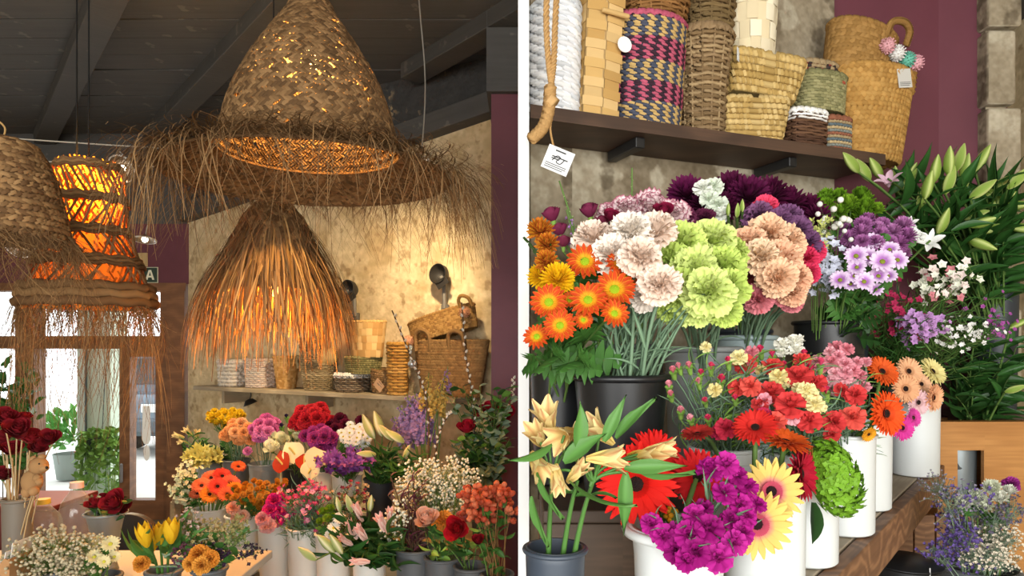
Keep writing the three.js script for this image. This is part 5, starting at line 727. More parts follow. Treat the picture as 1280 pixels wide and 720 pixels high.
// lilies at the right
{
  const buds = [[1165, 215, -0.1, 1.0], [1157, 235, 0.1, 1], [1185, 205, -0.1, 1], [1205, 212, 0.15, 1], [1196, 235, 0.4, 0.9], [1220, 240, 0.8, 0.6], [1208, 270, 0.9, 0.25], [1220, 280, 0.9, 0.2], [1230, 288, 0.9, 0.15], [1245, 250, 0.9, 0.5], [1262, 258, 0.9, 0.1], [1222, 200, 0.3, 1], [1196, 200, 0.1, 1], [1172, 282, 0.0, 0.8], [1150, 255, -0.3, 0.8], [1120, 228, -0.2, 0.9], [1133, 225, 0.3, 0.8], [1095, 212, -0.7, 0.8], [1080, 215, -0.7, 0.8], [1064, 207, -0.9, 0.6], [1215, 303, 0.5, -0.3], [1240, 235, 0.7, 0.7], [1265, 225, 0.6, 0.8], [1182, 230, 0.1, 0.9], [1270, 285, 0.9, -0.1]];
  for (const [x, y, fx, fy] of buds) flower('lilybud', '#fff', 'lily', 'closed green white lily bud against the maroon wall', 'flower', 'green lily buds', V(B5.pos.x + rr(-0.03, 0.03), 1.55, B5.pos.z + rr(-0.03, 0.03)), P(x - fx * 10, y + fy * 14, rr(1.95, 2.1)), 0.041, { face: V(fx, fy, 0.35), jit: 0.1, leaves: 3, l0: 3, backOff: 0, ll: 0.15 });
  bp('openlily', ['#d8b4c4'], 'lily', 'opening pink lily left of the green lily buds', 'flower', null, B5, [[1110, 222, 15, 2.0]], { wUp: 1, leaves: 2 });
  for (let i = 0; i < 22; i++) leafyStem('leafy_lily', 'lily stem with long dark pointed leaves beside the jamb', 'foliage', 'lily stems', V(B5.pos.x + rr(-0.04, 0.04), 1.5, B5.pos.z + rr(-0.03, 0.03)), P(rr(1100, 1275), rr(228, 300), rr(1.95, 2.15)), { leaf: LEAF.lily, lm: GREEN.lily, n: 9, L: 0.16, from: 0.35, up: 0.5 });
  leafyStem('leafy_lily', 'tall lily stem whose broad leaf crosses the stone jamb', 'foliage', null, V(B5.pos.x, 1.5, B5.pos.z), P(1246, 232, 2.0), { leaf: leafGeom({ L: 1, W: 0.3, bend: 14, fold: 0.2 }), lm: GREEN.lily, n: 3, L: 0.2, from: 0.85, up: 1.6, out: 0.5 });
}
// fine filler between the bunches and the plinth
{
  const f5 = floret(5, 0.9, 0.75, 25, lin('#e8d9c0')), base = () => V(B10.pos.x + rr(-0.04, 0.05), TY + 0.2, B10.pos.z + rr(-0.04, 0.04));
  const put = (n, x0, x1, y0, y1, d0, d1, label, grp, o) => { for (let i = 0; i < n; i++) spray('filler_sprig', label, 'flower', grp, base(), P(rr(x0, x1), rr(y0, y1), rr(d0, d1)), o); };
  put(12, 1075, 1165, 345, 415, 1.85, 2.05, 'dark pink waxflower spray on fine green stems', 'waxflower', { color: '#b02a54', fl: f5, r: 0.011, n: 9, spread: 0.05, down: 0.12, leaf: LEAF.blade, leafM: GREEN.leaf, leafN: 50, leafL: 0.04 });
  put(8, 1158, 1235, 338, 372, 1.85, 2.0, 'white and rose freesia spray before the lily bucket', 'white rose freesia', { fl: f5, cols: ['#e9e6d8', '#dfe0cc', '#c87c84', '#e6d4cc'].map(lin), r: 0.013, n: 9, spread: 0.042, down: 0.08, leaf: LEAF.blade, leafM: GREEN.stem, leafN: 40, leafL: 0.06 });
  put(9, 1125, 1185, 395, 425, 1.78, 1.92, 'lilac pinched flower spray above the peach gerberas', 'lilac sprays', { color: '#b98ac0', fl: f5, r: 0.01, n: 20, spread: 0.035, down: 0.05, leaf: LEAF.blade, leafM: GREEN.leaf, leafN: 24, leafL: 0.07 });
  put(8, 1178, 1250, 395, 435, 1.8, 1.98, 'tiny white starry spray left of the leafy lily box', 'white stars spray', { color: '#e4e2dc', fl: f5, r: 0.0075, n: 10, spread: 0.045, down: 0.08, leaf: LEAF.blade, leafM: GREEN.stem, leafN: 20, leafL: 0.06 });
  put(5, 1225, 1268, 370, 420, 1.9, 2.05, 'sparse purple sea lavender spray by the blue black bucket', 'purple sparse sprays', { color: '#9a4a90', fl: f5, r: 0.008, n: 8, spread: 0.05, down: 0.1, leaf: LEAF.blade, leafN: 20, leafL: 0.05 });
  for (let i = 0; i < 46; i++) leafyStem('filler_sprig', 'thin green filler stem behind the white vases', 'foliage', 'thin filler stems', base(), P(rr(1068, 1255), rr(370, 470), rr(1.85, 2.15)), { leaf: LEAF.blade, lm: pick([GREEN.leaf, GREEN.dark, GREEN.stem]), n: 10, L: 0.1, from: 0.3, up: 0.8, stemR: 0.0015 });
}
// leafy lilies in the plinth box
for (let i = 0; i < 16; i++) leafyStem('leafy_lily', 'dark leafy lily stem growing out of the plywood plinth', 'foliage', 'plinth lilies', V(B6.pos.x + rr(-0.1, 0.08), 1.22, -2.24 + rr(-0.05, 0.03)), P(rr(1190, 1270), rr(400, 500), rr(2.05, 2.2)), { leaf: LEAF.lily, lm: pick([GREEN.lily, GREEN.dark]), n: 9, L: 0.14, from: 0.15, up: 0.35 });
bp('lilybud', ['#fff'], 'lily', 'green lily bud leaning out of the plywood plinth', 'flower', 'plinth lily buds', B6, [[1256, 490, 12, 2.08], [1262, 410, 12, 2.08]], { face: V(0.6, 0.5, 0.4), leaves: 2, backOff: 0 });
// spray carnations in the white vases
{
  const red = ['#dc4a44', '#e0584c', '#cf3c3c'], pk = ['#e79aa6', '#eeb0b8', '#e08894'], hot = ['#d83a62', '#e04a70'], ye = ['#ead994', '#efe2a6'];
  const sc = (k, cols, lab, grp, v, hs, o) => bp(k, cols, 'spray_carnation', lab, 'flower', grp, v, hs, { leaves: 2, ll: 0.055, ...o });
  sc('budcarn', pk, 'pale pink spray carnation bud at the edge of the black bucket', 'pale edge buds', VM, [[841, 462, 11, 1.1], [836, 480, 11, 1.08], [848, 457, 9, 1.12], [861, 456, 10, 1.12], [873, 476, 9, 1.1], [851, 512, 11, 1.05], [863, 522, 11, 1.04], [855, 540, 8, 1.04], [838, 492, 10, 1.07]], { wUp: 0.9 });
  sc('budcarn', hot, 'bright pink spray carnation bud on a thin stem', 'bright thin buds', VM, [[889, 457, 10, 1.14], [876, 465, 9, 1.13], [902, 473, 12, 1.12], [881, 500, 9, 1.08], [885, 522, 10, 1.07], [910, 450, 10, 1.15], [919, 497, 9, 1.1]], { wUp: 0.9 });
  sc('smallcarn', red, 'red coral spray carnation in the middle of the mass', 'red spray carnations', VZ[1], [[930, 454, 15, 1.2], [965, 457, 14, 1.2], [964, 489, 17, 1.1], [998, 470, 19, 1.12], [988, 505, 20, 1.05], [1012, 525, 16, 1.05], [1020, 478, 14, 1.12], [1008, 495, 15, 1.1], [968, 526, 15, 1.04], [921, 484, 13, 1.12], [938, 482, 14, 1.1], [950, 505, 12, 1.08], [1002, 448, 12, 1.2]], {});
  sc('smallcarn', red, 'red coral spray carnation over the chipped white vase', 'red carnations over vase', VZ[2], [[1043, 527, 15, 1.14], [1066, 521, 17, 1.15], [1040, 543, 11, 1.12], [1070, 493, 14, 1.2], [1052, 487, 10, 1.22]], {});
  sc('smallcarn', pk, 'light pink spray carnation in the crowded mass', 'pink spray carnations', VZ[2], [...dome(1050, 462, 38, 30, 22, 9.5, 1.34, 0.07), [990, 522, 11, 1.06], [955, 500, 10, 1.08], [939, 440, 10, 1.22], [935, 458, 10, 1.2]], {});
  sc('budcarn', hot, 'deep pink spray carnation bud above the red ones', 'deep pink buds', VZ[1], [[950, 436, 11, 1.24], [965, 442, 11, 1.24], [1005, 441, 10, 1.24], [1013, 460, 12, 1.2], [1032, 487, 12, 1.16], [1026, 452, 11, 1.24], [980, 455, 9, 1.22], [945, 446, 9, 1.22]], { wUp: 0.8 });
  sc('smallcarn', ye, 'pale yellow spray carnation between red ones', 'yellow spray carnations', VZ[1], [[923, 446, 12, 1.16], [973, 470, 12, 1.12], [978, 477, 10, 1.12], [1008, 486, 12, 1.06], [1018, 504, 13, 1.05], [1014, 492, 10, 1.06], [1024, 508, 10, 1.06], [998, 484, 9, 1.1], [950, 462, 8, 1.2], [893, 487, 10, 1.1], [882, 433, 8, 1.2]], {});
  sc('smallcarn', ['#f2f0e2'], 'white spray carnation at the top of the mass', 'white spray carnations', VZ[1], [[977, 429, 11, 1.28], [993, 425, 13, 1.28], [996, 436, 11, 1.26], [978, 440, 8, 1.26]], {});
  sc('smallcarn', ['#c02c44', '#b02448'], 'small crimson spray carnation beside the red gerbera', 'crimson spray carnations', VM, [[908, 535, 15, 1.04], [955, 520, 13, 1.05], [897, 540, 10, 1.05]], {});
  for (let i = 0; i < 70; i++) { const v = pick([VM, VM, VZ[1], VZ[1], VZ[2]]); leafyStem('leafy_carnation', 'thin blue green spray carnation stem with narrow leaves', 'foliage', 'spray carnation stems', V(v.pos.x + rr(-0.03, 0.03), TY + 0.1, v.pos.z + rr(-0.03, 0.03)), P(v === VM ? rr(838, 950) : v === VZ[1] ? rr(900, 1040) : rr(1000, 1095), rr(450, 545), v.d + rr(-0.08, 0.06)), { leaf: LEAF.blade, lm: pick([GREEN.blue, GREEN.stem, GREEN.light]), sm: GREEN.blue, n: 9, L: 0.07, from: 0.35, up: 0.9, stemR: 0.0013 }); }
}
// gerberas
const gb1 = (hex, lab, v, hs, kind = 'gerbera', o = {}) => bp(kind, [hex], 'gerbera', lab, 'flower', null, v, hs, { jit: 0.04, backOff: 0.08, ...o });
gb1('#fff', 'cream yellow gerbera with pink heart and dark eye', VZ[0], [[964, 614, 42, 0.93, [-0.15, 0.15, 1]]], 'gerberacream');
gb1('#fff', 'lower cream gerbera half covered by magenta carnations', VZ[0], [[946, 655, 46, 0.9, [-0.1, 0.0, 1]]], 'gerberacream');
gb1('#fff', 'cream gerbera seen edge on behind the dark red one', VZ[0], [[1012, 583, 30, 1.02, [0.95, 0.1, 0.35]]], 'gerberacream');
gb1('#a8122c', 'dark red gerbera turned sideways by the green hydrangea', VZ[0], [[1001, 592, 38, 0.97, [0.72, 0.15, 0.62]]]);
gb1('#d9581c', 'orange gerbera seen from the side above the cream gerbera', VZ[0], [[982, 552, 34, 0.98, [0.1, 0.95, 0.25]]]);
gb1('#d42c26', 'red gerbera above the magenta carnations', VZ[0], [[944, 534, 30, 1.0, [-0.3, 0.8, 0.6]]]);
gb1('#b8322c', 'rust red gerbera seen from behind on a bent stem', VM, [[872, 542, 22, 1.02, [-0.2, 0.95, 0.2]]]);
gb1('#cc1e22', 'dark red gerbera behind the magenta carnations', PC, [[872, 596, 38, 0.97, [0.1, 0.1, 1]]]);
gb1('#e22018', 'very large red gerbera behind the alstroemeria', PC, [[795, 605, 54, 0.92, [-0.25, 0.1, 1]]]);
gb1('#d81c18', 'red gerbera head just above the very large one', PC, [[818, 572, 38, 0.99, [0.15, 0.3, 0.9]]]);
gb1('#e4501a', 'bright orange gerbera over the chipped white vase', VZ[2], [[1108, 517, 30, 1.3, [0.35, 0.1, 0.95]]]);
gb1('#dd5a22', 'orange gerbera behind the pink spray carnations', VZ[3], [[1103, 464, 22, 1.5, [0.1, 0.5, 0.8]]]);
gb1('#efb486', 'peach gerbera left of its twin at the bench end', VZ[4], [[1132, 486, 19, 1.82, [0, 0.15, 1]]]);
gb1('#f0b98c', 'upper peach gerbera beside the pale yellow one', VZ[4], [[1136, 464, 19, 1.9, [0.1, 0.3, 1]]]);
gb1('#f0b488', 'peach gerbera drooping over the far white vase', VZ[4], [[1167, 497, 19, 1.84, [0.5, -0.05, 0.9]]]);
gb1('#efe29a', 'pale yellow gerbera at the far white vase', VZ[4], [[1166, 464, 20, 1.92, [0.4, 0.5, 0.8]]]);
gb1('#ecc4c8', 'pale pink gerbera between peach ones', VZ[4], [[1148, 503, 17, 1.83, [0.2, 0, 1]]]);
gb1('#efbf98', 'small peach gerbera deep in the far bunch', VZ[4], [[1152, 480, 15, 1.9, [0.2, 0.3, 1]]]);
gb1('#d93c9c', 'magenta pink gerbera below the orange gerbera', VZ[3], [[1128, 535, 17, 1.55, [0.1, 0, 1]]]);
gb1('#d648a0', 'second magenta pink gerbera touching the far vase', VZ[3], [[1142, 522, 13, 1.6, [0.5, 0.2, 1]]]);
gb1('#eba628', 'small amber gerbera petals over the vase rim', VZ[2], [[1086, 543, 11, 1.3, [0.2, -0.4, 0.9]]]);
{ // yellow bead flower behind the large red gerbera
  const f0 = new GB(); f0.ball(0, 0, 0, 1, WHITE, 5, 7); spray('bead_flower', 'yellow button beads below the very large red gerbera', 'flower', undefined, V(PC.pos.x, TY + 0.08, PC.pos.z + 0.0), P(824, 640, 0.955), { color: '#eaa624', fl: f0.geom(), r: 0.0042, n: 46, spread: 0.024, down: 0.02, part: 'beads' });
}
// green hydrangea
{
  const f4 = floret(4, 1, 0.95, 20, lin('#a8c040')), g = thing('hydrangea', 'green hydrangea cone hanging before the white vases', 'flower', V(VZ[1].pos.x, TY + 0.1, VZ[1].pos.z)), c = P(1044, 597, 1.06).sub(g.position), gb = new GB(), s = 1.06 / F;
  for (let i = 0; i < 190; i++) { const y = 1 - 2 * (i + 0.5) / 190, a = i * 2.39996, q = Math.sqrt(1 - y * y), dir = V(q * Math.cos(a), y, q * Math.sin(a)), p = V(dir.x * 27 * s * (1 + 0.25 * -dir.y), dir.y * 48 * s, dir.z * 27 * s).applyAxisAngle(V(0, 0, 1), 0.3).multiplyScalar(rr(0.9, 1.05)).add(c); gb.add(f4, new THREE.Matrix4().compose(p, aim(dir.clone().add(V(rr(-0.3, 0.3), rr(-0.3, 0.3), rr(-0.3, 0.3))), rnd() * 6), V(1, 1, 1).multiplyScalar(0.0088 * rr(0.8, 1.2))), tone(WHITE, rr(0.8, 1.1))); }
  const f = mesh('florets', gb.geom(), mat('#6f9c28', 0.6), g); f.userData.kind = 'stuff'; const st = new GB(); st.tube(bez(V(0, 0, 0), V(0, 0.15, 0.02), c.clone().add(V(-0.005, 0.03, 0)), 8), 0.004, 6); mesh('stem', st.geom(), GREEN.stem, g);
  const lf = mesh('leaf', leafGeom({ L: 1, W: 0.56, bend: 25, fold: 0.12, shape: SH.oval, nu: 8 }), GREEN.dark, g); lf.position.copy(P(1016, 628, 1.03).sub(g.position)); lf.quaternion.copy(aim(V(0.12, -1, 0.1), -1.57)); lf.scale.setScalar(0.062);
}
// magenta spray carnations
bp('smallcarn', ['#a01478', '#ac1c82', '#92106c', '#b4248a'], 'spray_carnation', 'vivid magenta spray carnation over the ceramic pot', 'flower', 'magenta carnations', PC, [[814, 655, 15, 0.84], [830, 670, 17, 0.83], [848, 665, 17, 0.84], [868, 643, 16, 0.83], [862, 668, 20, 0.81], [887, 660, 20, 0.81], [870, 690, 20, 0.8], [898, 697, 20, 0.8], [845, 688, 18, 0.82], [888, 585, 18, 0.87], [908, 580, 18, 0.87], [922, 595, 15, 0.87], [905, 615, 16, 0.85], [925, 630, 17, 0.85], [935, 645, 14, 0.84], [915, 650, 15, 0.84], [948, 630, 12, 0.86], [930, 665, 16, 0.83], [880, 635, 13, 0.86], [935, 608, 14, 0.87], [858, 700, 16, 0.8], [918, 678, 17, 0.82]], { leaves: 2, wCam: 1 });
// alstroemeria
const knot = (px, py, d) => { const pos = P(px, py, d); return { pos, R: 0.004, H: 0.004, d }; };   // where a flower head branches from its thick stem
{
  const AL = [[684, 524, 32, 0.76, [-0.2, 0.85, 0.5]], [672, 545, 30, 0.75, [-0.3, 0.6, 0.7]], [704, 545, 32, 0.75, [-0.4, -0.1, 0.9]], [722, 545, 26, 0.78, [0.2, 0.4, 0.9]], [748, 538, 30, 0.76, [-0.8, 0.6, 0.25]], [760, 573, 31, 0.73, [0.97, 0.0, 0.25]], [674, 582, 30, 0.74, [0.3, -0.4, 0.8]], [697, 600, 26, 0.73, [0.0, -0.8, 0.6]], [722, 590, 24, 0.74, [0.6, 0.6, 0.5]], [808, 572, 34, 0.76, [0.6, 0.1, 0.7]], [826, 562, 28, 0.77, [0.9, 0.1, 0.3]]], lab = 'yellow cream alstroemeria flushed with copper';
  bp('alstro', ['#fff'], 'alstroemeria', lab, 'flower', 'alstroemeria', knot(690, 606, 0.75), AL.filter((h) => h[0] < 730), { jit: 0.1, leaves: 0, stemK: 0.5 });
  bp('alstro', ['#fff'], 'alstroemeria', lab, 'flower', 'alstroemeria', knot(742, 604, 0.75), AL.filter((h) => h[0] >= 730), { jit: 0.1, leaves: 0, stemK: 0.5 });
}
for (const [bx, tx, ty, L, n] of [[-0.01, 690, 600, 0.06, 1], [0.0, 722, 600, 0.08, 1], [0.01, 742, 600, 0.08, 2]]) leafyStem('leafy_alstroemeria', 'thick smooth alstroemeria stem leaning from the dark blue bucket', 'flower', 'alstroemeria stems', V(PF.pos.x + bx, TY + 0.05, PF.pos.z), P(tx, ty, 0.75), { leaf: LEAF.wavy, lm: GREEN.fresh, sm: GREEN.fresh, n, L: 0.05, from: 0.85, up: 0.4, stemR: 0.0045 });
{ const g = thing('leafy_alstroemeria', 'long twisted fresh green alstroemeria leaves', 'foliage', V(PF.pos.x, TY + 0.05, PF.pos.z)), big = leafGeom({ L: 1, W: 0.34, bend: 40, fold: 0.14, ruf: 0.04, nu: 8 }), slim = leafGeom({ L: 1, W: 0.24, bend: 30, fold: 0.2, ruf: 0.05, nu: 8 });
  for (const [x, y, dxx, dyy, L, gq, sp] of [[712, 600, 0.75, -0.55, 0.068, big, 2.6], [755, 552, 0.35, 0.9, 0.05, slim, 1.2], [770, 548, 0.5, 0.75, 0.055, slim, 0.6], [722, 560, 0.15, 0.95, 0.045, big, 1.9], [705, 578, 0.6, 0.6, 0.05, big, 0.8], [782, 590, -0.05, -1, 0.06, slim, 1.4], [800, 590, 0.95, -0.15, 0.052, slim, 2.2], [690, 555, -0.7, -0.45, 0.045, big, 1.2], [672, 590, 0.3, -0.9, 0.05, slim, 1.2], [665, 620, 0.15, -0.95, 0.05, slim, 0.4], [780, 585, 0.9, 0.1, 0.06, slim, 1.0]]) { const lf = mesh('leaf', gq, GREEN.fresh, g); lf.position.copy(P(x, y, 0.735).sub(g.position)); lf.quaternion.copy(aim(V(dxx, dyy, 0.25), sp)); lf.scale.setScalar(L * 1.15); }
  const gb = new GB(); for (const [x, y] of [[780, 590], [755, 572], [805, 575], [725, 570], [700, 560]]) gb.tube(bez(P(738, 608, 0.75).sub(g.position), P(745, 590, 0.75).sub(g.position), P(x, y, 0.745).sub(g.position), 8), 0.002, 5, WHITE, false); mesh('stem', gb.geom(), GREEN.fresh, g);
}
// statice at lower right
{
  const st = floret(4, 0.9, 0.7, 45), base = (x) => V(P(x, 430, 1.62).x, 0.86, -1.62 + rr(-0.03, 0.03));
  const c = P(1222, 430, 1.66), pail = container('bucket', 'grey floor bucket of statice in front of the plinth', 'bucket', null, 1222, 1.66, 0.7, 0.26, 0.085, 0.07, mPot.char), s = thing('bucket_stand', 'low wooden stool under the statice bucket', 'stand', V(c.x, 0, c.z)); mesh('top', rbox(0.22, 0.03, 0.22, 0.003, 0, 0.684, 0), mTableDark, s); for (const x of [-0.09, 0.09]) for (const z of [-0.09, 0.09]) mesh('leg', rbox(0.03, 0.669, 0.03, 0.003, x, 0.3345, z), mTableDark, s);
  const put = (n, x0, x1, y0, y1, lab, grp, o) => { for (let i = 0; i < n; i++) { const x = rr(x0, x1); spray('statice', lab, 'flower', grp, V(pail.pos.x + rr(-0.03, 0.03), 0.85, pail.pos.z + rr(-0.03, 0.03)), P(x, rr(y0, y1), rr(1.5, 1.64)), { fl: st, spread: 0.035, down: 0.07, twig: GREEN.grey, ...o }); } };
  put(13, 1165, 1222, 615, 705, 'violet statice spray leaning from the floor bucket', 'violet statice', { color: '#5d4a86', r: 0.006, n: 42 });
  put(6, 1160, 1215, 600, 640, 'greyish lavender spray at the top of the statice', 'grey lavender', { color: '#87808e', r: 0.004, n: 34, spread: 0.045 });
  put(13, 1215, 1275, 640, 712, 'cream white statice spray by the plinth', 'cream statice', { color: '#cfc4b0', r: 0.0048, n: 60 });
  put(5, 1225, 1272, 620, 650, 'dark grey purple statice spray between white heads', 'dark statice', { color: '#5f586a', r: 0.005, n: 40 });
  bp('button', ['#dfe2cc', '#e6e6d8'], 'scabious', 'fuzzy white green flower head above the statice', 'flower', 'fuzzy white heads', pail, [[1222, 622, 12, 1.56], [1205, 628, 12, 1.55], [1240, 610, 13, 1.57], [1250, 622, 12, 1.56], [1232, 632, 12, 1.55], [1262, 614, 10, 1.57]], { leaves: 1 });
  bp('carnation', ['#a2348a'], CAR, 'purple bloom at the very top of the statice bucket', 'flower', null, pail, [[1264, 604, 11, 1.6]], { leaves: 0 });
}
// ------------------------------------------------------------------ lamp room: stepped stand, buckets and bunches
const lineD = (px, off) => { const r = (px - CX) / F, o = LW(0, off), t = (o[0] - r * o[1]) / (r * LWU[1] - LWU[0]); return o[1] + LWU[1] * t; };
const T1 = 0.35, T2 = 0.46;
{
  const g = thing('stepped_stand', 'long stepped timber stand carrying two rows of flower buckets', 'stand', V(0, 0, 0)), ry = Math.atan2(-0.5, 0.866);
  const board = (t0, t1, o0, o1, y, name) => { const c = LW((t0 + t1) / 2, (o0 + o1) / 2), m = mesh(name, rbox(Math.abs(t1 - t0), 0.03, o1 - o0, 0.004), mShelfGrey, g); m.rotation.y = ry; m.position.set(c[0], y - 0.015, -c[1]); };
  board(-0.76, 1.15, 1.2, 1.34, T1, 'plank'); board(-0.82, 1.15, 1.345, 1.5, T1, 'plank'); board(-0.14, 2.18, 0.46, 0.62, T2, 'plank'); board(-0.2, 2.18, 0.625, 0.82, T2, 'plank');
  for (const [o, y, ts] of [[1.28, T1, [-0.65, 0.2, 1.05]], [1.45, T1, [-0.7, 0.2, 1.05]], [0.5, T2, [-0.08, 1, 2.2]], [0.78, T2, [-0.1, 1, 2.2]]]) for (const t of ts) { const c = LW(t, o), m = mesh('leg', rbox(0.05, y - 0.031, 0.05, 0.004), mShelfGrey, g); m.rotation.y = ry; m.position.set(c[0], (y - 0.031) / 2, -c[1]); }
}
const FB = (px, label, m, R0 = 0.08, H = 0.3, o) => container('bucket', label, 'bucket', null, px, lineD(px, 1.36), T1, H, R0, R0 * 0.86, m, o);
const BB = (px, label, m, R0 = 0.085, H = 0.275, o) => container('bucket', label, 'bucket', null, px, lineD(px, 0.64), T2, H, R0, R0 * 0.8, m, o);
const F1 = FB(262, 'white bucket of orange gerberas on the front step', mPot.cream), F2 = FB(303, 'white bucket under the amber mums', mPot.cream), F3 = FB(344, 'white bucket of hot pink carnations', mPot.cream), F4 = FB(381, 'white bucket of thin pink filler', mPot.cream), F5 = FB(417, 'white bucket half hidden by lily buds', mPot.cream), F6 = FB(462, 'white bucket of pink lilies', mPot.cream, 0.075);
const G1 = FB(519, 'charcoal bucket of burgundy leaves', mPot.char), G2 = FB(554, 'charcoal bucket of single roses', mPot.char, 0.075, 0.285), G3 = FB(589, 'charcoal bucket of red roses in front of the berries', mPot.char, 0.068, 0.27), G4 = FB(621, 'charcoal bucket of berry stems', mPot.char, 0.062, 0.26);
const K1 = BB(262, 'grey bucket of pale yellow freesia by the door post', mPot.grey), K2 = BB(296, 'dark grey bucket of yellow mums', mPot.char), K3 = BB(331, 'grey plastic bucket of pink carnations', mPot.grey, 0.098, 0.275, { band: 0.86 }), K4 = BB(370, 'black bucket below the anthuriums', mPot.black), K5 = BB(402, 'pale vase behind the pink filler', mPot.cream, 0.07), K6 = BB(434, 'white bucket of purple alstroemeria', mPot.cream, 0.088), K7 = BB(474, 'dark bucket of cream lilies', mPot.dark), K8 = BB(536, 'dark bucket of stock and willow', mPot.dark), K9 = BB(607, 'blue black bucket of eucalyptus and red roses', mPot.dark, 0.082, 0.3);
const D = (px, off) => lineD(px, off);
const LO = { leaves: 1, jit: 0.25 };
// back row
bp('button', ['#dcb41c', '#e6c428', '#cfa816'], 'chrysanthemum', 'small yellow mum high in the bunch by the door post', 'flower', 'yellow mums', K2, dome(282, 523, 24, 11, 26, 6, D(282, 0.64), 0.1), LO);
bp('carnation', ['#e6a468', '#e29a5c', '#e8b07c'], CAR, 'peach orange carnation below the yellow mums', 'flower', 'peach orange carnations', K2, dome(303, 538, 24, 13, 15, 8.5, D(303, 0.72), 0.1), LO);
bp('carnation', ['#d06aa0', '#d87cae', '#c85c94'], CAR, 'mid pink carnation over the grey plastic bucket', 'flower', 'mid pink carnations', K3, [...dome(332, 537, 16, 14, 11, 9, D(332, 0.7), 0.1), [309, 563, 6, D(309, 0.8)]], LO);
bp('smallalstro', ['#d8cc7c', '#e2d890', '#cfc068'], 'freesia', 'pale yellow freesia bloom by the wooden door frame', 'flower', 'pale yellow freesia', K1, dome(253, 570, 24, 13, 24, 7.5, D(253, 0.8), 0.1), LO);
bp('alstro', ['#fff'], 'alstroemeria', 'copper alstroemeria bud next to the door frame', 'flower', 'copper buds', K1, [[222, 545, 9, D(225, 0.6), [-0.8, 0.4, 0.3]], [235, 540, 9, D(235, 0.6), [-0.3, 0.8, 0.3]], [246, 543, 9, D(246, 0.6), [0.1, 0.9, 0.3]], [228, 553, 8, D(228, 0.62), [-0.9, 0, 0.4]]], { leaves: 2, ll: 0.1 });
for (let i = 0; i < 16; i++) leafyStem('leafy_sprig', 'green leafy stem behind the pale yellow freesia', 'foliage', 'freesia leaves', V(K1.pos.x + rr(-0.04, 0.1), T2 + 0.2, K1.pos.z + rr(-0.03, 0.03)), P(rr(228, 300), rr(540, 580), D(260, 0.7) + rr(-0.1, 0.1)), { leaf: LEAF.wavy, lm: pick([GREEN.leaf, GREEN.dark]), n: 7, L: 0.1, from: 0.5, up: 0.5 });
{ const f5 = floret(5, 0.9, 0.75, 30); for (let i = 0; i < 8; i++) spray('filler_sprig', 'greenish white budded filler at the door post', 'foliage', 'greenish white filler', V(F1.pos.x - 0.06, T1 + 0.2, F1.pos.z - 0.1), P(rr(216, 240), rr(582, 618), F1.d - 0.05 + rr(-0.05, 0.1)), { fl: f5, color: '#c8c8a0', r: 0.013, n: 16, spread: 0.06, down: 0.1, leaf: LEAF.broad, leafN: 8, leafL: 0.05 }); }
bp('rose', ['#efeacc', '#e9e6c0'], 'rose', 'creamy white rose beside the pink carnations', 'flower', 'creamy roses', K4, [[338, 558, 11, D(338, 0.85)], [352, 549, 11, D(352, 0.8)], [343, 545, 8, D(343, 0.75)], [372, 545, 7, D(372, 0.75)], [366, 536, 6, D(366, 0.7)]], LO);
bp('anthurium', ['#b23a20'], 'anthurium', 'glossy red anthurium at the front of the back row', 'flower', 'red anthuriums', K4, [[353, 578, 14, D(353, 0.95), [-0.4, 0.3, 0.8]], [380, 578, 11, D(380, 0.95), [0.2, 0.7, 0.6]]], { jit: 0.1 });
bp('anthurium', ['#e8e2b4'], 'anthurium', 'cream anthurium beside the red anthuriums', 'flower', 'cream anthuriums', K4, [[367, 566, 14, D(367, 0.9), [0.1, 0.4, 0.9]], [395, 572, 14, D(395, 0.92), [0.3, 0.3, 0.9]], [388, 587, 12, D(388, 0.95), [0.2, 0.1, 0.9]]], { jit: 0.1 });
bp('budcarn', ['#3a2c4c'], 'lisianthus', 'dark violet bud between pink and red carnations', 'flower', 'dark violet buds', K4, [[358, 520, 6, D(358, 0.6)], [352, 532, 7, D(352, 0.65)], [362, 533, 7, D(362, 0.66)]], { wUp: 1, leaves: 1 });
bp('carnation', ['#b8202c', '#c42c34', '#a81a2a'], CAR, 'scarlet red carnation in the top bunch under the shelf', 'flower', 'scarlet carnations', K5, dome(391, 522, 24, 14, 17, 10, D(391, 0.7), 0.12), LO);
bp('carnation', ['#6a1430', '#5a1028'], CAR, 'dark wine carnation right of the scarlet ones', 'flower', 'wine carnations', K5, [[425, 523, 10, D(425, 0.66)], [412, 530, 10, D(412, 0.7)], [432, 530, 9, D(432, 0.66)], [453, 526, 9, D(453, 0.6)], [420, 536, 9, D(420, 0.72)]], LO);
bp('carnation', ['#a83c80', '#b84c90', '#983070'], CAR, 'magenta pink carnation under the wine carnations', 'flower', 'magenta pink carnations', K5, dome(402, 546, 19, 12, 10, 9, D(402, 0.8), 0.08), LO);
bp('whitedaisy', ['#efefe6'], 'daisy', 'white daisy in the cluster over the purple alstroemeria', 'flower', 'white cluster daisies', K6, dome(443, 545, 20, 15, 24, 6.5, D(443, 0.7), 0.1), LO);
bp('smallalstro', ['#9a5aa4', '#8a4a96', '#b070b4'], 'alstroemeria', 'purple alstroemeria on tall bare stems', 'flower', 'purple alstroemeria', K6, dome(436, 576, 38, 14, 46, 7, D(436, 0.85), 0.12), { leaves: 1, jit: 0.4 });
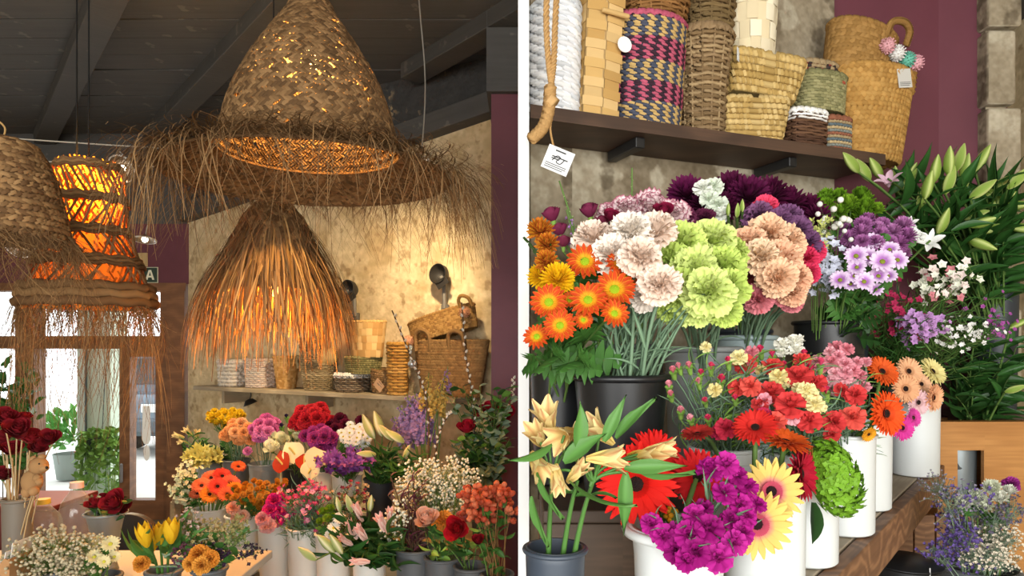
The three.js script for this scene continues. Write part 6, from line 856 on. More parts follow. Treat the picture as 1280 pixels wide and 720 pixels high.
bp('palelilybud', ['#fff'], 'lily', 'cream lily bud with green tip below the lilac stock', 'flower', 'cream lily buds', K7, [[468, 548, 17, D(470, 0.85), [-0.45, 0.9, 0.2]], [478, 545, 17, D(478, 0.85), [-0.3, 0.95, 0.2]], [492, 550, 14, D(492, 0.85), [-0.6, 0.7, 0.2]], [505, 553, 14, D(505, 0.85), [-0.8, 0.6, 0.2]], [470, 568, 12, D(470, 0.9), [-1, 0.05, 0.2]], [505, 572, 10, D(505, 0.85), [0.4, 0.8, 0.3]]], { leaves: 2, backOff: 0, jit: 0.05 });
for (let i = 0; i < 14; i++) leafyStem('leafy_lily', 'lily stem with narrow green leaves below the cream buds', 'foliage', 'cream lily stems', V(K7.pos.x + rr(-0.03, 0.06), T2 + 0.2, K7.pos.z + rr(-0.03, 0.03)), P(rr(475, 545), rr(560, 600), D(500, 0.85) + rr(-0.08, 0.08)), { leaf: LEAF.lily, lm: pick([GREEN.leaf, GREEN.lily]), n: 10, L: 0.14, from: 0.3, up: 0.5 });
const k8 = () => V(K8.pos.x + rr(-0.04, 0.04), T2 + 0.15, K8.pos.z + rr(-0.04, 0.04));
for (const [x, y] of [[498, 505], [508, 492], [518, 490], [512, 505], [525, 500], [505, 515], [490, 520], [520, 515], [530, 510]]) spike('lilac stock spike over the cream lily buds', k8(), P(x, y, D(x, 0.7)), '#a487b4', 24, 0.03, 0.6).userData.group = 'lilac stock';
for (const [x, y] of [[556, 470], [536, 466], [548, 478]]) spike('yellow stock spike in front of the large palm basket', k8(), P(x, y, D(x, 0.75)), '#c9aa58', 22, 0.03, 0.68).userData.group = 'yellow stock';
spike('pale violet stock tip above the yellow stock', k8(), P(560, 458, D(560, 0.7)), '#a883b0', 16, 0.024, 0.78);
// willow catkins
for (const [pts, lab] of [[[[535, 600], [533, 500], [515, 450], [490, 388]], 'curved willow branch crossing in front of the palm basket'], [[[590, 600], [592, 510], [583, 450], [577, 378]], 'straight willow branch with silver catkins before the palm basket'], [[[610, 600], [625, 540], [640, 500], [642, 470]], 'leaning willow branch with catkins beside the maroon pier'], [[[550, 600], [545, 560], [560, 520], [570, 515]], 'short willow branch with catkins among the stock']]) {
  const d = D(pts[0][0], 0.72), base = P(pts[0][0], pts[0][1], d); base.y = T2 + 0.15; const g = thing('willow_branch', lab, 'branch', base), q = spline([V(0, 0, 0), ...pts.slice(1).map(([x, y]) => P(x, y, d - 0.05).sub(base))], 24), gb = new GB(); gb.tube(q, (t) => lerp(0.006, 0.0035, t), 6); mesh('stem', gb.geom(), GREEN.twig, g); const gc = budGeom(2, 0.62, lin('#b9b4a6'), lin('#dcd8cc'));
  for (let i = 5; i < 24; i++) { const c = mesh('catkin', gc, mat('#ffffff', 0.95), g); c.position.copy(q[i]); c.quaternion.copy(aim(V(i % 2 ? 0.5 : -0.5, 1, 0.3), i)); c.scale.setScalar(0.0105); }
}
bp('rose', ['#98142c', '#a41830'], 'rose', 'deep red rose among silver eucalyptus', 'flower', 'eucalyptus roses', K9, [[583, 533, 13, D(583, 0.8)], [602, 516, 14, D(602, 0.72)], [630, 516, 14, D(618, 0.72)], [613, 510, 12, D(613, 0.68)], [622, 526, 12, D(615, 0.74)]], LO);
for (let i = 0; i < 46; i++) { const x = rr(556, 640); leafyStem('eucalyptus_branch', 'grey green eucalyptus stem with round leaves', 'foliage', 'eucalyptus', V(K9.pos.x + rr(-0.03, 0.03), T2 + 0.2, K9.pos.z + rr(-0.03, 0.03)), P(x, rr(482, 590), Math.min(3.5, D(x, 0.8)) + rr(-0.12, 0.05)), { leaf: LEAF.round, lm: pick([GREEN.grey, GREEN.leaf, GREEN.dark, mat('#5f7460', 0.6)]), n: 14, L: 0.07, from: 0.25, up: 0.3 }); }
// front row
bp('gerbera', ['#d8602c', '#e07048', '#d84838', '#e08a2c', '#dc6a50'], 'gerbera', 'orange or coral gerbera packed in the white bucket by the door', 'flower', 'door side gerberas', F1, [[252, 607, 13, F1.d - 0.08], [262, 618, 13, F1.d - 0.12], [272, 608, 13, F1.d - 0.1], [288, 604, 13, F1.d - 0.05], [264, 597, 13, F1.d], [278, 595, 13, F1.d], [293, 612, 12, F1.d - 0.08], [247, 617, 11, F1.d - 0.05], [284, 618, 12, F1.d - 0.12], [298, 583, 10, F1.d + 0.1]], { jit: 0.25, leaves: 0 });
bp('button', ['#cf8a24', '#d9982e', '#c47a1c', '#dca444'], 'chrysanthemum', 'small amber mum in the bushy bunch', 'flower', 'amber mums', F2, [...dome(320, 620, 32, 19, 46, 5.2, F2.d - 0.05, 0.12), ...dome(352, 604, 9, 5, 5, 5, F2.d + 0.05, 0.02)], { leaves: 1, l0: 4 });
bp('carnation', ['#e6a88c', '#e8b89c'], CAR, 'salmon pink carnation under the amber mums', 'flower', 'salmon carnations', F2, [[292, 634, 9, F2.d - 0.12], [303, 644, 9, F2.d - 0.12], [296, 646, 8, F2.d - 0.1]], LO);
bp('carnation', ['#d42c7c', '#cc2474'], CAR, 'hot pink carnation spilling over the white bucket', 'flower', 'spilling hot pink carnations', F3, [[343, 625, 11, F3.d - 0.08], [338, 637, 11, F3.d - 0.1], [349, 637, 11, F3.d - 0.08], [345, 650, 10, F3.d - 0.1], [352, 622, 9, F3.d - 0.04]], LO);
bp('carnation', ['#e8a0a0', '#eab0aa'], CAR, 'pale rose carnation hanging at the white bucket rim', 'flower', 'pale rose carnations', F3, [[328, 648, 10, F3.d - 0.13], [336, 656, 10, F3.d - 0.13], [331, 658, 8, F3.d - 0.14]], LO);
{
  const f5 = floret(5, 0.9, 0.75, 30), b4 = () => V(F4.pos.x + rr(-0.03, 0.03), T1 + 0.15, F4.pos.z + rr(-0.03, 0.03)), b5 = () => V(F5.pos.x + rr(-0.03, 0.03), T1 + 0.15, F5.pos.z + rr(-0.03, 0.03));
  for (let i = 0; i < 16; i++) spray('filler_sprig', 'fine pink and crimson filler stem over the white buckets', 'flower', 'pink crimson filler', b4(), P(rr(352, 402), rr(602, 642), F4.d + rr(-0.1, 0.15)), { fl: f5, cols: ['#c8547c', '#a83058', '#d88ca0', '#b04068'].map(lin), r: 0.014, n: 12, spread: 0.06, down: 0.12, leaf: LEAF.blade, leafM: GREEN.blue, leafN: 18, leafL: 0.09 });
  for (let i = 0; i < 20; i++) leafyStem('filler_sprig', 'narrow blue green filler stem over the white buckets', 'foliage', 'blue green filler', i % 2 ? b4() : b5(), P(rr(350, 430), rr(610, 662), F4.d + rr(-0.12, 0.12)), { leaf: LEAF.blade, lm: pick([GREEN.blue, GREEN.grey, GREEN.stem]), n: 10, L: 0.12, from: 0.3, up: 0.8, stemR: 0.002 });
  bp('button', ['#7a9c24', '#8cae34'], 'chrysanthemum', 'lime green button mum over the white bucket', 'flower', 'lime buttons', F5, [[404, 640, 7, F5.d - 0.08], [413, 636, 7, F5.d - 0.08], [409, 648, 7, F5.d - 0.1], [400, 652, 6, F5.d - 0.1], [416, 646, 6, F5.d - 0.1]], LO);
  bp('whitedaisy', ['#f0f0ea'], 'daisy', 'white daisy next to the lime button mums', 'flower', 'white daisies by lime', F5, [[424, 648, 9, F5.d - 0.1], [417, 660, 9, F5.d - 0.12], [412, 668, 7, F5.d - 0.1]], LO);
  for (let i = 0; i < 9; i++) spray('filler_sprig', 'dark berry red filler stem behind the lilies', 'flower', 'berry red filler', b5(), P(rr(415, 470), rr(605, 640), F5.d + rr(0, 0.2)), { fl: f5, cols: ['#7c2438', '#5c1830', '#a08a6c'].map(lin), r: 0.013, n: 10, spread: 0.06, down: 0.12, leaf: LEAF.blade, leafN: 20, leafL: 0.08 });
}
bp('pinklily', ['#fff'], 'lily', 'blush pink lily bud opening over dark leaves', 'flower', 'blush lilies', F6, [[440, 662, 16, F6.d - 0.25, [-0.4, 0.9, 0.3]], [452, 668, 17, F6.d - 0.28, [-0.3, 0.8, 0.4]], [448, 640, 15, F6.d - 0.15, [-0.35, 0.95, 0.1]], [478, 655, 17, F6.d - 0.25, [-0.35, 0.9, 0.3]], [432, 676, 13, F6.d - 0.3, [-0.6, 0.6, 0.4]], [450, 702, 14, F6.d - 0.4, [-0.8, 0.1, 0.4]], [487, 645, 13, F6.d - 0.2, [0.1, 0.95, 0.2]]], { jit: 0.06, leaves: 2 });
bp('palelilybud', ['#fff'], 'lily', 'pale green closed lily bud before the white buckets', 'flower', 'pale green buds', F6, [[418, 690, 16, F6.d - 0.35, [-0.6, 0.75, 0.3]], [428, 692, 15, F6.d - 0.35, [-0.5, 0.85, 0.3]], [440, 640, 12, F6.d - 0.1, [-0.25, 0.95, 0.2]], [462, 640, 11, F6.d - 0.12, [0.1, 1, 0.1]], [425, 640, 10, F6.d - 0.1, [-0.2, 1, 0.1]], [395, 700, 14, F6.d - 0.35, [-0.75, 0.65, 0.2]]], { jit: 0.05, leaves: 1, backOff: 0 });
for (let i = 0; i < 26; i++) leafyStem('leafy_lily', 'dark broad leaved stem of the blush lilies', 'foliage', 'blush lily leaves', V(F6.pos.x + rr(-0.03, 0.03), T1 + 0.2, F6.pos.z + rr(-0.02, 0.03)), P(rr(415, 512), rr(665, 715), F6.d - rr(0.1, 0.35)), { leaf: LEAF.lily, lm: pick([GREEN.lily, GREEN.dark, GREEN.leaf]), n: 8, L: 0.15, from: 0.35, up: 0.35 });
for (let i = 0; i < 18; i++) leafyStem('burgundy_branch', 'burgundy brown leafy stem rising from the charcoal bucket', 'foliage', 'burgundy leaves', V(G1.pos.x + rr(-0.03, 0.03), T1 + 0.2, G1.pos.z + rr(-0.03, 0.03)), P(rr(478, 535), rr(592, 655), G1.d + rr(-0.08, 0.1)), { leaf: LEAF.lily, lm: pick([mat('#4a2430', 0.5), mat('#5a2c38', 0.5), mat('#6a4a40', 0.55)]), sm: GREEN.twig, n: 9, L: 0.075, from: 0.3, up: 1.1 });
{
  const gy = new GB(); gy.ball(0, 0, 0, 1, WHITE, 4, 6); const g0 = gy.geom();
  for (let i = 0; i < 34; i++) { const t = i / 34, a = i * 2.4, x = 550 + 46 * Math.sqrt(t) * Math.cos(a), y = 604 + 27 * Math.sqrt(t) * Math.sin(a); spray('gypsophila', "cloudy white baby's breath stem over the charcoal buckets", 'flower', "baby's breath by roses", V(G2.pos.x + rr(-0.03, 0.03), T1 + 0.15, G2.pos.z + rr(-0.03, 0.03)), P(x, y, 3.05 + rr(-0.1, 0.1)), { fl: g0, color: '#e2e0cc', r: 0.0062, n: 40, spread: 0.075, down: 0.12 }); }
  for (const [x, y] of [[492, 640], [500, 650], [485, 655], [498, 632]]) spray('gypsophila', "small white baby's breath sprig over burgundy leaves", 'flower', "sprigs", V(G1.pos.x - 0.03, T1 + 0.15, G1.pos.z), P(x, y, G1.d - 0.06), { fl: g0, color: '#e2e0cc', r: 0.0062, n: 22, spread: 0.05, down: 0.1 });
}
bp('rose', ['#dcb098'], 'rose', 'blush rose in the charcoal bucket', 'flower', null, G2, [[533, 646, 17, G2.d - 0.12, [-0.2, 0.7, 0.6]]], { leaves: 3 });
bp('carnation', ['#d8943c'], CAR, 'amber ruffled bloom between blush and red rose', 'flower', null, G2, [[554, 650, 15, G2.d - 0.06]], { leaves: 1 });
bp('rose', ['#b01424'], 'rose', 'bright red rose in front of the berry stems', 'flower', null, G3, [[570, 660, 17, G3.d - 0.1, [-0.2, 0.3, 0.9]]], { leaves: 3 });
bp('rose', ['#d88078'], 'rose', 'pink rose peeking behind the bright red rose', 'flower', null, G3, [[580, 646, 11, G3.d]], { leaves: 2 });
bp('rose', ['#8c1420'], 'rose', 'small dark red rose low under the berries', 'flower', null, G4, [[598, 674, 9, G4.d - 0.06]], { leaves: 1 });
for (let i = 0; i < 10; i++) leafyStem('leafy_rose', 'green rose leaves over the charcoal rims', 'foliage', 'rose leaves', V((i % 2 ? G2 : G3).pos.x, T1 + 0.2, (i % 2 ? G2 : G3).pos.z), P(rr(525, 605), rr(660, 690), (i % 2 ? G2 : G3).d - 0.06), { leaf: LEAF.broad, lm: pick([GREEN.leaf, GREEN.dark, GREEN.light]), n: 5, L: 0.075, from: 0.55, up: 0.2 });
{ // berry stems
  const gy = new GB(); gy.ball(0, 0, 0, 1, WHITE, 6, 8, 1.25); const g0 = gy.geom();
  for (let i = 0; i < 24; i++) { const x = rr(582, 642), y = rr(608, 645); spray('hypericum_branch', 'coral red hypericum berry stem on a straight brown stalk', 'berries', 'berry stems', V(G4.pos.x + rr(-0.035, 0.035), T1 + 0.1, G4.pos.z + rr(-0.03, 0.03)), P(x, y, G4.d - 0.02 + rr(-0.08, 0.06)), { fl: g0, cols: ['#a84830', '#b85a3c', '#964028', '#c06c4c'].map(lin), r: 0.011, n: 9, spread: 0.04, down: 0.05, twig: mat('#8a6a40', 0.7), leaf: LEAF.broad, leafN: 3, leafL: 0.05, part: 'berries' }); }
}
// ------------------------------------------------------------------ counter by the street door
const CT = 0.72;
{
  const g = thing('shop_counter', 'low dark counter in front of the street door', 'counter', V(-2.25, 0, -2.2)); mesh('top', rbox(2.6, 0.03, 0.75, 0.005, 0, CT - 0.015, 0), plain('#b4afa4', 0.6), g); for (const x of [-1.2, 1.2]) mesh('side', rbox(0.04, CT - 0.031, 0.7, 0.004, x, (CT - 0.031) / 2, 0), mTableDark, g); mesh('back', rbox(2.36, CT - 0.1, 0.03, 0.004, 0, (CT - 0.1) / 2 + 0.02, -0.36), mTableDark, g);
}
const U1 = (() => { const d = 2.35, pos = P(132, CY, d), H = 0.2, e = 0.74; return container('zinc_urn', 'flared zinc urn of dark red roses on the counter', 'urn', null, 132, d, CT, H, 0.088 * e, 0.04, mPot.zinc, { prof: [[0.001, 0], [0.055, 0], [0.05, 0.015], [0.04, 0.035], [0.052, 0.06], [0.062, 0.13], [0.078, 0.185], [0.088, H], [0.082, H], [0.07, 0.17], [0.05, 0.07], [0.001, 0.06]].map(([r, y]) => [r * e, y]), lip: 0.004 }); })();
bp('rose', ['#7c1420', '#8c1824', '#6c101c'], 'rose', 'dark red rose low in the zinc urn', 'flower', 'urn roses', U1, [[141, 627, 17, 2.27, [0.05, 0.5, 0.85]], [118, 628, 11, 2.32], [154, 632, 11, 2.32], [128, 622, 9, 2.4]], { leaves: 2 });
for (let i = 0; i < 12; i++) leafyStem('leafy_rose', 'dull green leaf sprig at the rim of the zinc urn', 'foliage', 'urn leaves', V(U1.pos.x + rr(-0.03, 0.03), CT + 0.12, U1.pos.z), P(rr(106, 160), rr(618, 642), 2.33 + rr(-0.06, 0.06)), { leaf: LEAF.round, lm: pick([GREEN.dark, GREEN.grey]), n: 7, L: 0.035, from: 0.5, up: 0.3 });
for (let i = 0; i < 7; i++) leafyStem('lavender_sprig', 'dark upright lavender stalk behind the urn roses', 'foliage', 'lavender stalks', V(U1.pos.x + 0.01, CT + 0.1, U1.pos.z - 0.02), P(rr(134, 148), rr(590, 612), 2.4), { leaf: LEAF.blade, lm: GREEN.dark, n: 12, L: 0.03, from: 0.4, up: 1 });
// baby's breath, cream mums, tulips, statice on the counter: low pots below
const pot = (px, d, label, m = mPot.char, Rr = 0.05, H = 0.085) => container('flower_pot', label, 'pot', null, px, d, CT, H, Rr, Rr * 0.8, m);
const Q1 = pot(66, 2.1, "low grey pot of baby's breath on the counter"), Q2 = pot(128, 2.05, 'low grey pot of cream mums on the counter'), Q3 = pot(205, 2.1, 'low grey pot of yellow tulips on the counter'), Q4 = pot(262, 2.12, 'low grey pot of dried statice on the counter');
{ const gy = new GB(); gy.ball(0, 0, 0, 1, WHITE, 4, 6); const g0 = gy.geom(); for (let i = 0; i < 34; i++) { const x = rr(8, 118), y = 664 + Math.abs(x - 78) * 0.45 + rr(0, 40); spray('gypsophila', "dry ivory baby's breath stem in front of the zinc urn", 'flower', "counter baby's breath", V(Q1.pos.x + rr(-0.02, 0.02), CT + 0.05, Q1.pos.z), P(x, Math.min(708, y), 2.02 + rr(-0.07, 0.07)), { fl: g0, color: '#b8ab8c', r: 0.005, n: 42, spread: 0.055, down: 0.08 }); } }
bp('whitedaisy', ['#d8cc9c'], 'chrysanthemum', 'cream spidery mum in front of the zinc urn', 'flower', 'cream mums', Q2, [[114, 688, 12, 2.0], [124, 679, 12, 2.0], [138, 680, 12, 1.98], [118, 696, 11, 1.96], [143, 696, 9, 1.98], [130, 702, 9, 1.95]], LO);
bp('tulip', ['#d8aa1c', '#dcb428'], 'tulip', 'closed yellow tulip on the counter', 'flower', 'yellow tulips', Q3, [[181, 670, 15, 1.95, [-0.1, 1, 0.1]], [200, 668, 13, 2.02, [0.05, 1, 0.1]], [214, 665, 15, 1.96, [0.05, 1, 0.1]], [191, 678, 12, 2.06, [0, 1, 0]]], { jit: 0.06, leaves: 2, backOff: 0.9 });
{ const st = floret(4, 0.9, 0.7, 45), base = () => V(Q4.pos.x + rr(-0.02, 0.02), CT + 0.05, Q4.pos.z);
  for (const [x, y, hex, lab, grp] of [[236, 662, '#8c8454', 'olive dried statice head behind the tulips', 'olive statice'], [243, 672, '#9a8a58', 'olive dried statice head behind the tulips', 'olive statice'], [232, 648, '#b0988c', 'dusty rose statice tip beside the door frame', null], [258, 655, '#9a8c5c', 'olive dried statice head behind the tulips', 'olive statice'], [276, 662, '#a08c60', 'olive dried statice head behind the tulips', 'olive statice'], [298, 652, '#8a8050', 'olive dried statice head behind the tulips', 'olive statice'], [302, 672, '#6f7a48', 'olive dried statice head behind the tulips', 'olive statice'], [272, 690, '#3c2440', 'dark violet statice head on the counter', 'dark violet statice'], [245, 690, '#4a2a4a', 'dark violet statice head on the counter', 'dark violet statice'], [318, 690, '#2c2030', 'dark violet statice head on the counter', 'dark violet statice'], [226, 690, '#5a3040', 'dark violet statice head on the counter', 'dark violet statice']]) spray('statice', lab, 'flower', grp, base(), P(x, y, 2.02 + rr(-0.05, 0.05)), { fl: st, color: hex, r: 0.008, n: 46, spread: 0.036, down: 0.06, leaf: LEAF.broad, leafN: 3, leafL: 0.05 });
  bp('carnation', ['#d8963c', '#d48a30'], CAR, 'orange carnation low beside the yellow tulips', 'flower', 'low orange carnations', Q4, [[248, 692, 14, 1.98], [262, 698, 12, 1.97], [252, 706, 12, 1.95], [176, 704, 11, 1.97], [238, 704, 10, 1.97]], LO);
  for (let i = 0; i < 8; i++) leafyStem('leafy_sprig', 'green leaf tuft between tulips and statice', 'foliage', 'counter leaves', base(), P(rr(205, 310), rr(668, 702), 2.05 + rr(-0.05, 0.05)), { leaf: LEAF.lily, lm: pick([GREEN.leaf, GREEN.grey]), n: 6, L: 0.08, from: 0.4, up: 0.4 }); }
// bottles
function bottle(px, d, H, R0, label, cap) { const p = P(px, CY, d); p.y = CT; const g = thing('water_bottle', label, 'bottle', p); mesh('body', lathe([[0.001, 0.002], [R0 * 0.92, 0.002], [R0, 0.015], [R0, H * 0.3], [R0 * 0.96, H * 0.33], [R0, H * 0.36], [R0, H * 0.6], [R0 * 0.85, H * 0.74], [R0 * 0.4, H * 0.88], [R0 * 0.32, H * 0.92], [R0 * 0.32, H * 0.95]], 32), new THREE.MeshPhysicalMaterial({ color: '#f2f5f4', transmission: 0.92, roughness: 0.08, thickness: 0, side: THREE.DoubleSide }), g); mesh('cap', new THREE.CylinderGeometry(R0 * 0.38, R0 * 0.4, H * 0.08, 20).translate(0, H * 0.97, 0), plain(cap, 0.5), g); }
bottle(54, 2.45, 0.22, 0.06, 'clear plastic bottle with a yellow cap', '#d8b43c'); bottle(96, 2.5, 0.27, 0.058, 'clear wide bottle with a pale pink cap', '#d8b4a4');
// card holder with packets
{ const p = P(8, CY, 2.0); p.y = CT; const g = thing('card_holder', 'slanted brown cardboard holder for small cards', 'holder', p); const sh = new THREE.Shape(); sh.moveTo(-0.06, 0); sh.lineTo(0.05, 0); sh.lineTo(0.05, 0.16); sh.lineTo(0.035, 0.165); sh.lineTo(-0.06, 0.05); for (const z of [0.05, -0.09]) mesh('side', new THREE.ExtrudeGeometry(sh, { depth: 0.005, bevelEnabled: false }).translate(0, 0, z), plain('#a87c50', 0.8), g); mesh('base', rbox(0.11, 0.005, 0.14, 0.001, -0.005, 0.003, -0.0175), plain('#a87c50', 0.8), g); mesh('back', rbox(0.005, 0.16, 0.14, 0.001, 0.047, 0.083, -0.0175), plain('#a87c50', 0.8), g);
  for (let k = 0; k < 5; k++) { const c = tag(mesh('gift_card', rbox(0.002, 0.07 + k * 0.012, 0.1, 0.0006), plain(['#e8e6e2', '#d9d6d0', '#f0efec'][k % 3], 0.7)), 'small white card standing in the cardboard holder', 'card', 'small cards'); c.position.set(p.x - 0.045 + k * 0.02, CT + 0.006 + (0.07 + k * 0.012) / 2 + 0.02 + k * 0.015, p.z - 0.0175); c.rotation.z = -0.12; } }
{ // vase with red fabric flowers and a teddy on a stick
  const vz = container('vase', 'grey cylinder vase of fabric flowers on sticks', 'vase', null, 22, 2.3, CT, 0.26, 0.045, 0.042, plain('#6e665a', 0.6));
  for (const [x, y, r] of [[8, 520, 15], [22, 535, 16], [2, 545, 15], [38, 545, 14], [14, 560, 14], [62, 546, 13], [48, 558, 12], [4, 592, 12], [30, 520, 10], [-6, 525, 12]]) flower('rose', pick(['#7c1620', '#8c1c24', '#6c141c']), 'fabric_flower', 'dark red fabric poppy on a pale stick', 'flower', 'fabric poppies', V(vz.pos.x + rr(-0.02, 0.02), CT + 0.05, vz.pos.z + rr(-0.02, 0.02)), P(x, y, 2.25 + rr(-0.06, 0.06)), r * 2.25 / F, { sm: mat('#a8926c', 0.8), leaves: 0, stemK: 0.8, jit: 0.4 });
  for (let i = 0; i < 12; i++) { const b = V(vz.pos.x + rr(-0.03, 0.03), CT + 0.05, vz.pos.z + rr(-0.03, 0.03)), t = P(rr(0, 62), rr(560, 600), 2.28).sub(b), gb = new GB(); gb.tube([V(0, 0, 0), t.clone().multiplyScalar(0.5), t], 0.0022, 5); const o = mesh('wooden_stick', gb.geom(), mat('#b09a74', 0.8)); o.position.copy(b); tag(o, 'plain pale stick standing in the fabric flower vase', 'stick', 'vase sticks'); }
  const c = P(46, 588, 2.2), s = 2.2 / F, g = thing('teddy_bear', 'small tan plush teddy bear on a stick', 'toy', V(vz.pos.x + 0.02, CT + 0.05, vz.pos.z + 0.02)), o = c.clone().sub(g.position), gb = new GB(), tn = lin('#a07a50'), bl = (x, y, z, r, sy = 1) => gb.ball(o.x + x * s, o.y - y * s, o.z + z * s, r * s, tone(tn, rr(0.92, 1.06)), 8, 12, sy);
  bl(-6, 14, 0, 12, 1.25); bl(4, -6, 2, 11); bl(13, -4, 6, 6, 0.8); bl(-4, -14, 0, 4.5); bl(6, -16, 0, 4.5); bl(6, 8, 8, 5); bl(10, 12, 10, 4.5); bl(2, 24, 8, 6); bl(-10, 26, 4, 6, 1.2); mesh('body', gb.geom(), mat('#ffffff', 0.95), g);
  let b2 = new GB(); b2.ball(o.x + 18 * s, o.y + 5 * s, o.z + 8 * s, 2 * s, WHITE, 5, 7); b2.ball(o.x + 10 * s, o.y + 10 * s, o.z + 10 * s, 1.2 * s, WHITE, 5, 7); mesh('nose_and_eye', b2.geom(), mat('#1a1412', 0.3), g); b2 = new GB(); b2.tube([V(0, 0, 0), o.clone().multiplyScalar(0.5), o.clone().add(V(0, -20 * s, 0))], 0.0025, 5); mesh('stick', b2.geom(), mat('#b09a74', 0.8), g);
}
{ // red crate and dark chair back behind the counter
  const p = P(52, CY, 3.0); const g = thing('red_crate', 'dark red box standing behind the bottles', 'box', V(p.x, 0, p.z)); mesh('body', rbox(0.3, 0.8, 0.3, 0.006, 0, 0.4, 0), plain('#5c1c18', 0.6), g); mesh('lid', rbox(0.31, 0.02, 0.31, 0.004, 0, 0.811, 0), plain('#641f1a', 0.6), g);
  const q = P(163, CY, 2.85), c = thing('chair', 'dark rounded chair back behind the counter', 'chair', V(q.x, 0, q.z)); mesh('backrest', (() => { const sh = new THREE.Shape(); sh.moveTo(-0.14, 0.42); sh.lineTo(-0.14, 0.62); sh.quadraticCurveTo(-0.13, 0.79, 0, 0.79); sh.quadraticCurveTo(0.13, 0.79, 0.14, 0.62); sh.lineTo(0.14, 0.42); return new THREE.ExtrudeGeometry(sh, { depth: 0.025, bevelSize: 0.004, bevelThickness: 0.004, bevelSegments: 2 }); })(), plain('#2b2422', 0.5), c); mesh('seat', rbox(0.34, 0.03, 0.34, 0.01, 0, 0.43, -0.17), plain('#2b2422', 0.5), c); for (const x of [-0.15, 0.15]) for (const z of [-0.02, -0.32]) mesh('leg', new THREE.CylinderGeometry(0.014, 0.011, 0.42, 10).translate(x, 0.21, z), plain('#2b2422', 0.5), c);
}
// ------------------------------------------------------------------ sign, decals and the street
{ const x1 = dx(198), x0 = dx(166), y0 = dy(353), y1 = dy(335), w = x1 - x0, h = y1 - y0, g = thing('exit_sign', 'dark green sign with white capital letters over the door', 'sign', V((x0 + x1) / 2, (y0 + y1) / 2, -DD + 0.02));
  mesh('plate', rbox(w, h, 0.012, 0.002), plain('#24382c', 0.5), g); const fr = mesh('border', rbox(w + 0.012, h + 0.012, 0.006, 0.002, 0, 0, -0.005), plain('#d8d6b8', 0.6), g); void fr;
  const { FontLoader } = await import('three/addons/loaders/FontLoader.js'), { TextGeometry } = await import('three/addons/geometries/TextGeometry.js'); const font = await new FontLoader().loadAsync('fonts/droid/droid_sans_bold.typeface.json');
  const tg = new TextGeometry('DA', { font, size: h * 0.68, depth: 0.002, curveSegments: 4 }); tg.computeBoundingBox(); tg.translate(w * 0.5 - tg.boundingBox.max.x - 0.02, -h * 0.34, 0.0062); mesh('lettering', tg, plain('#e8e4cc', 0.6), g);
  const n = tag(mesh('notice_card', rbox(dx(186) - dx(168), dy(317) - dy(334), 0.006, 0.001)), 'yellowed paper notice above the green sign', 'notice'); n.material = plain('#b89c6c', 0.8); n.position.set((dx(168) + dx(186)) / 2, (dy(334) + dy(317)) / 2 + 0.004, -DD + 0.016);
  const dec = (px, pts, label) => { const sh = new THREE.Shape(); pts.forEach(([x, y], i) => i ? sh.lineTo(dx(x), dy(y)) : sh.moveTo(dx(x), dy(y))); const o = mesh('glass_sticker', new THREE.ExtrudeGeometry(sh, { depth: 0.002, bevelEnabled: false }).translate(0, 0, -DD - 0.043), plain('#f4f4f0', 0.7)); tag(o, label, 'sticker'); };
  dec(180, [[175, 508], [184, 508], [185, 550], [182, 556], [177, 556], [174, 550]], 'tall white sticker on the sidelight glass'); dec(180, [...Array(16)].map((_, i) => [180 + 4 * Math.cos(i / 16 * 6.283), 567 + 10 * Math.sin(i / 16 * 6.283)]), 'white oval sticker on the sidelight glass');
}
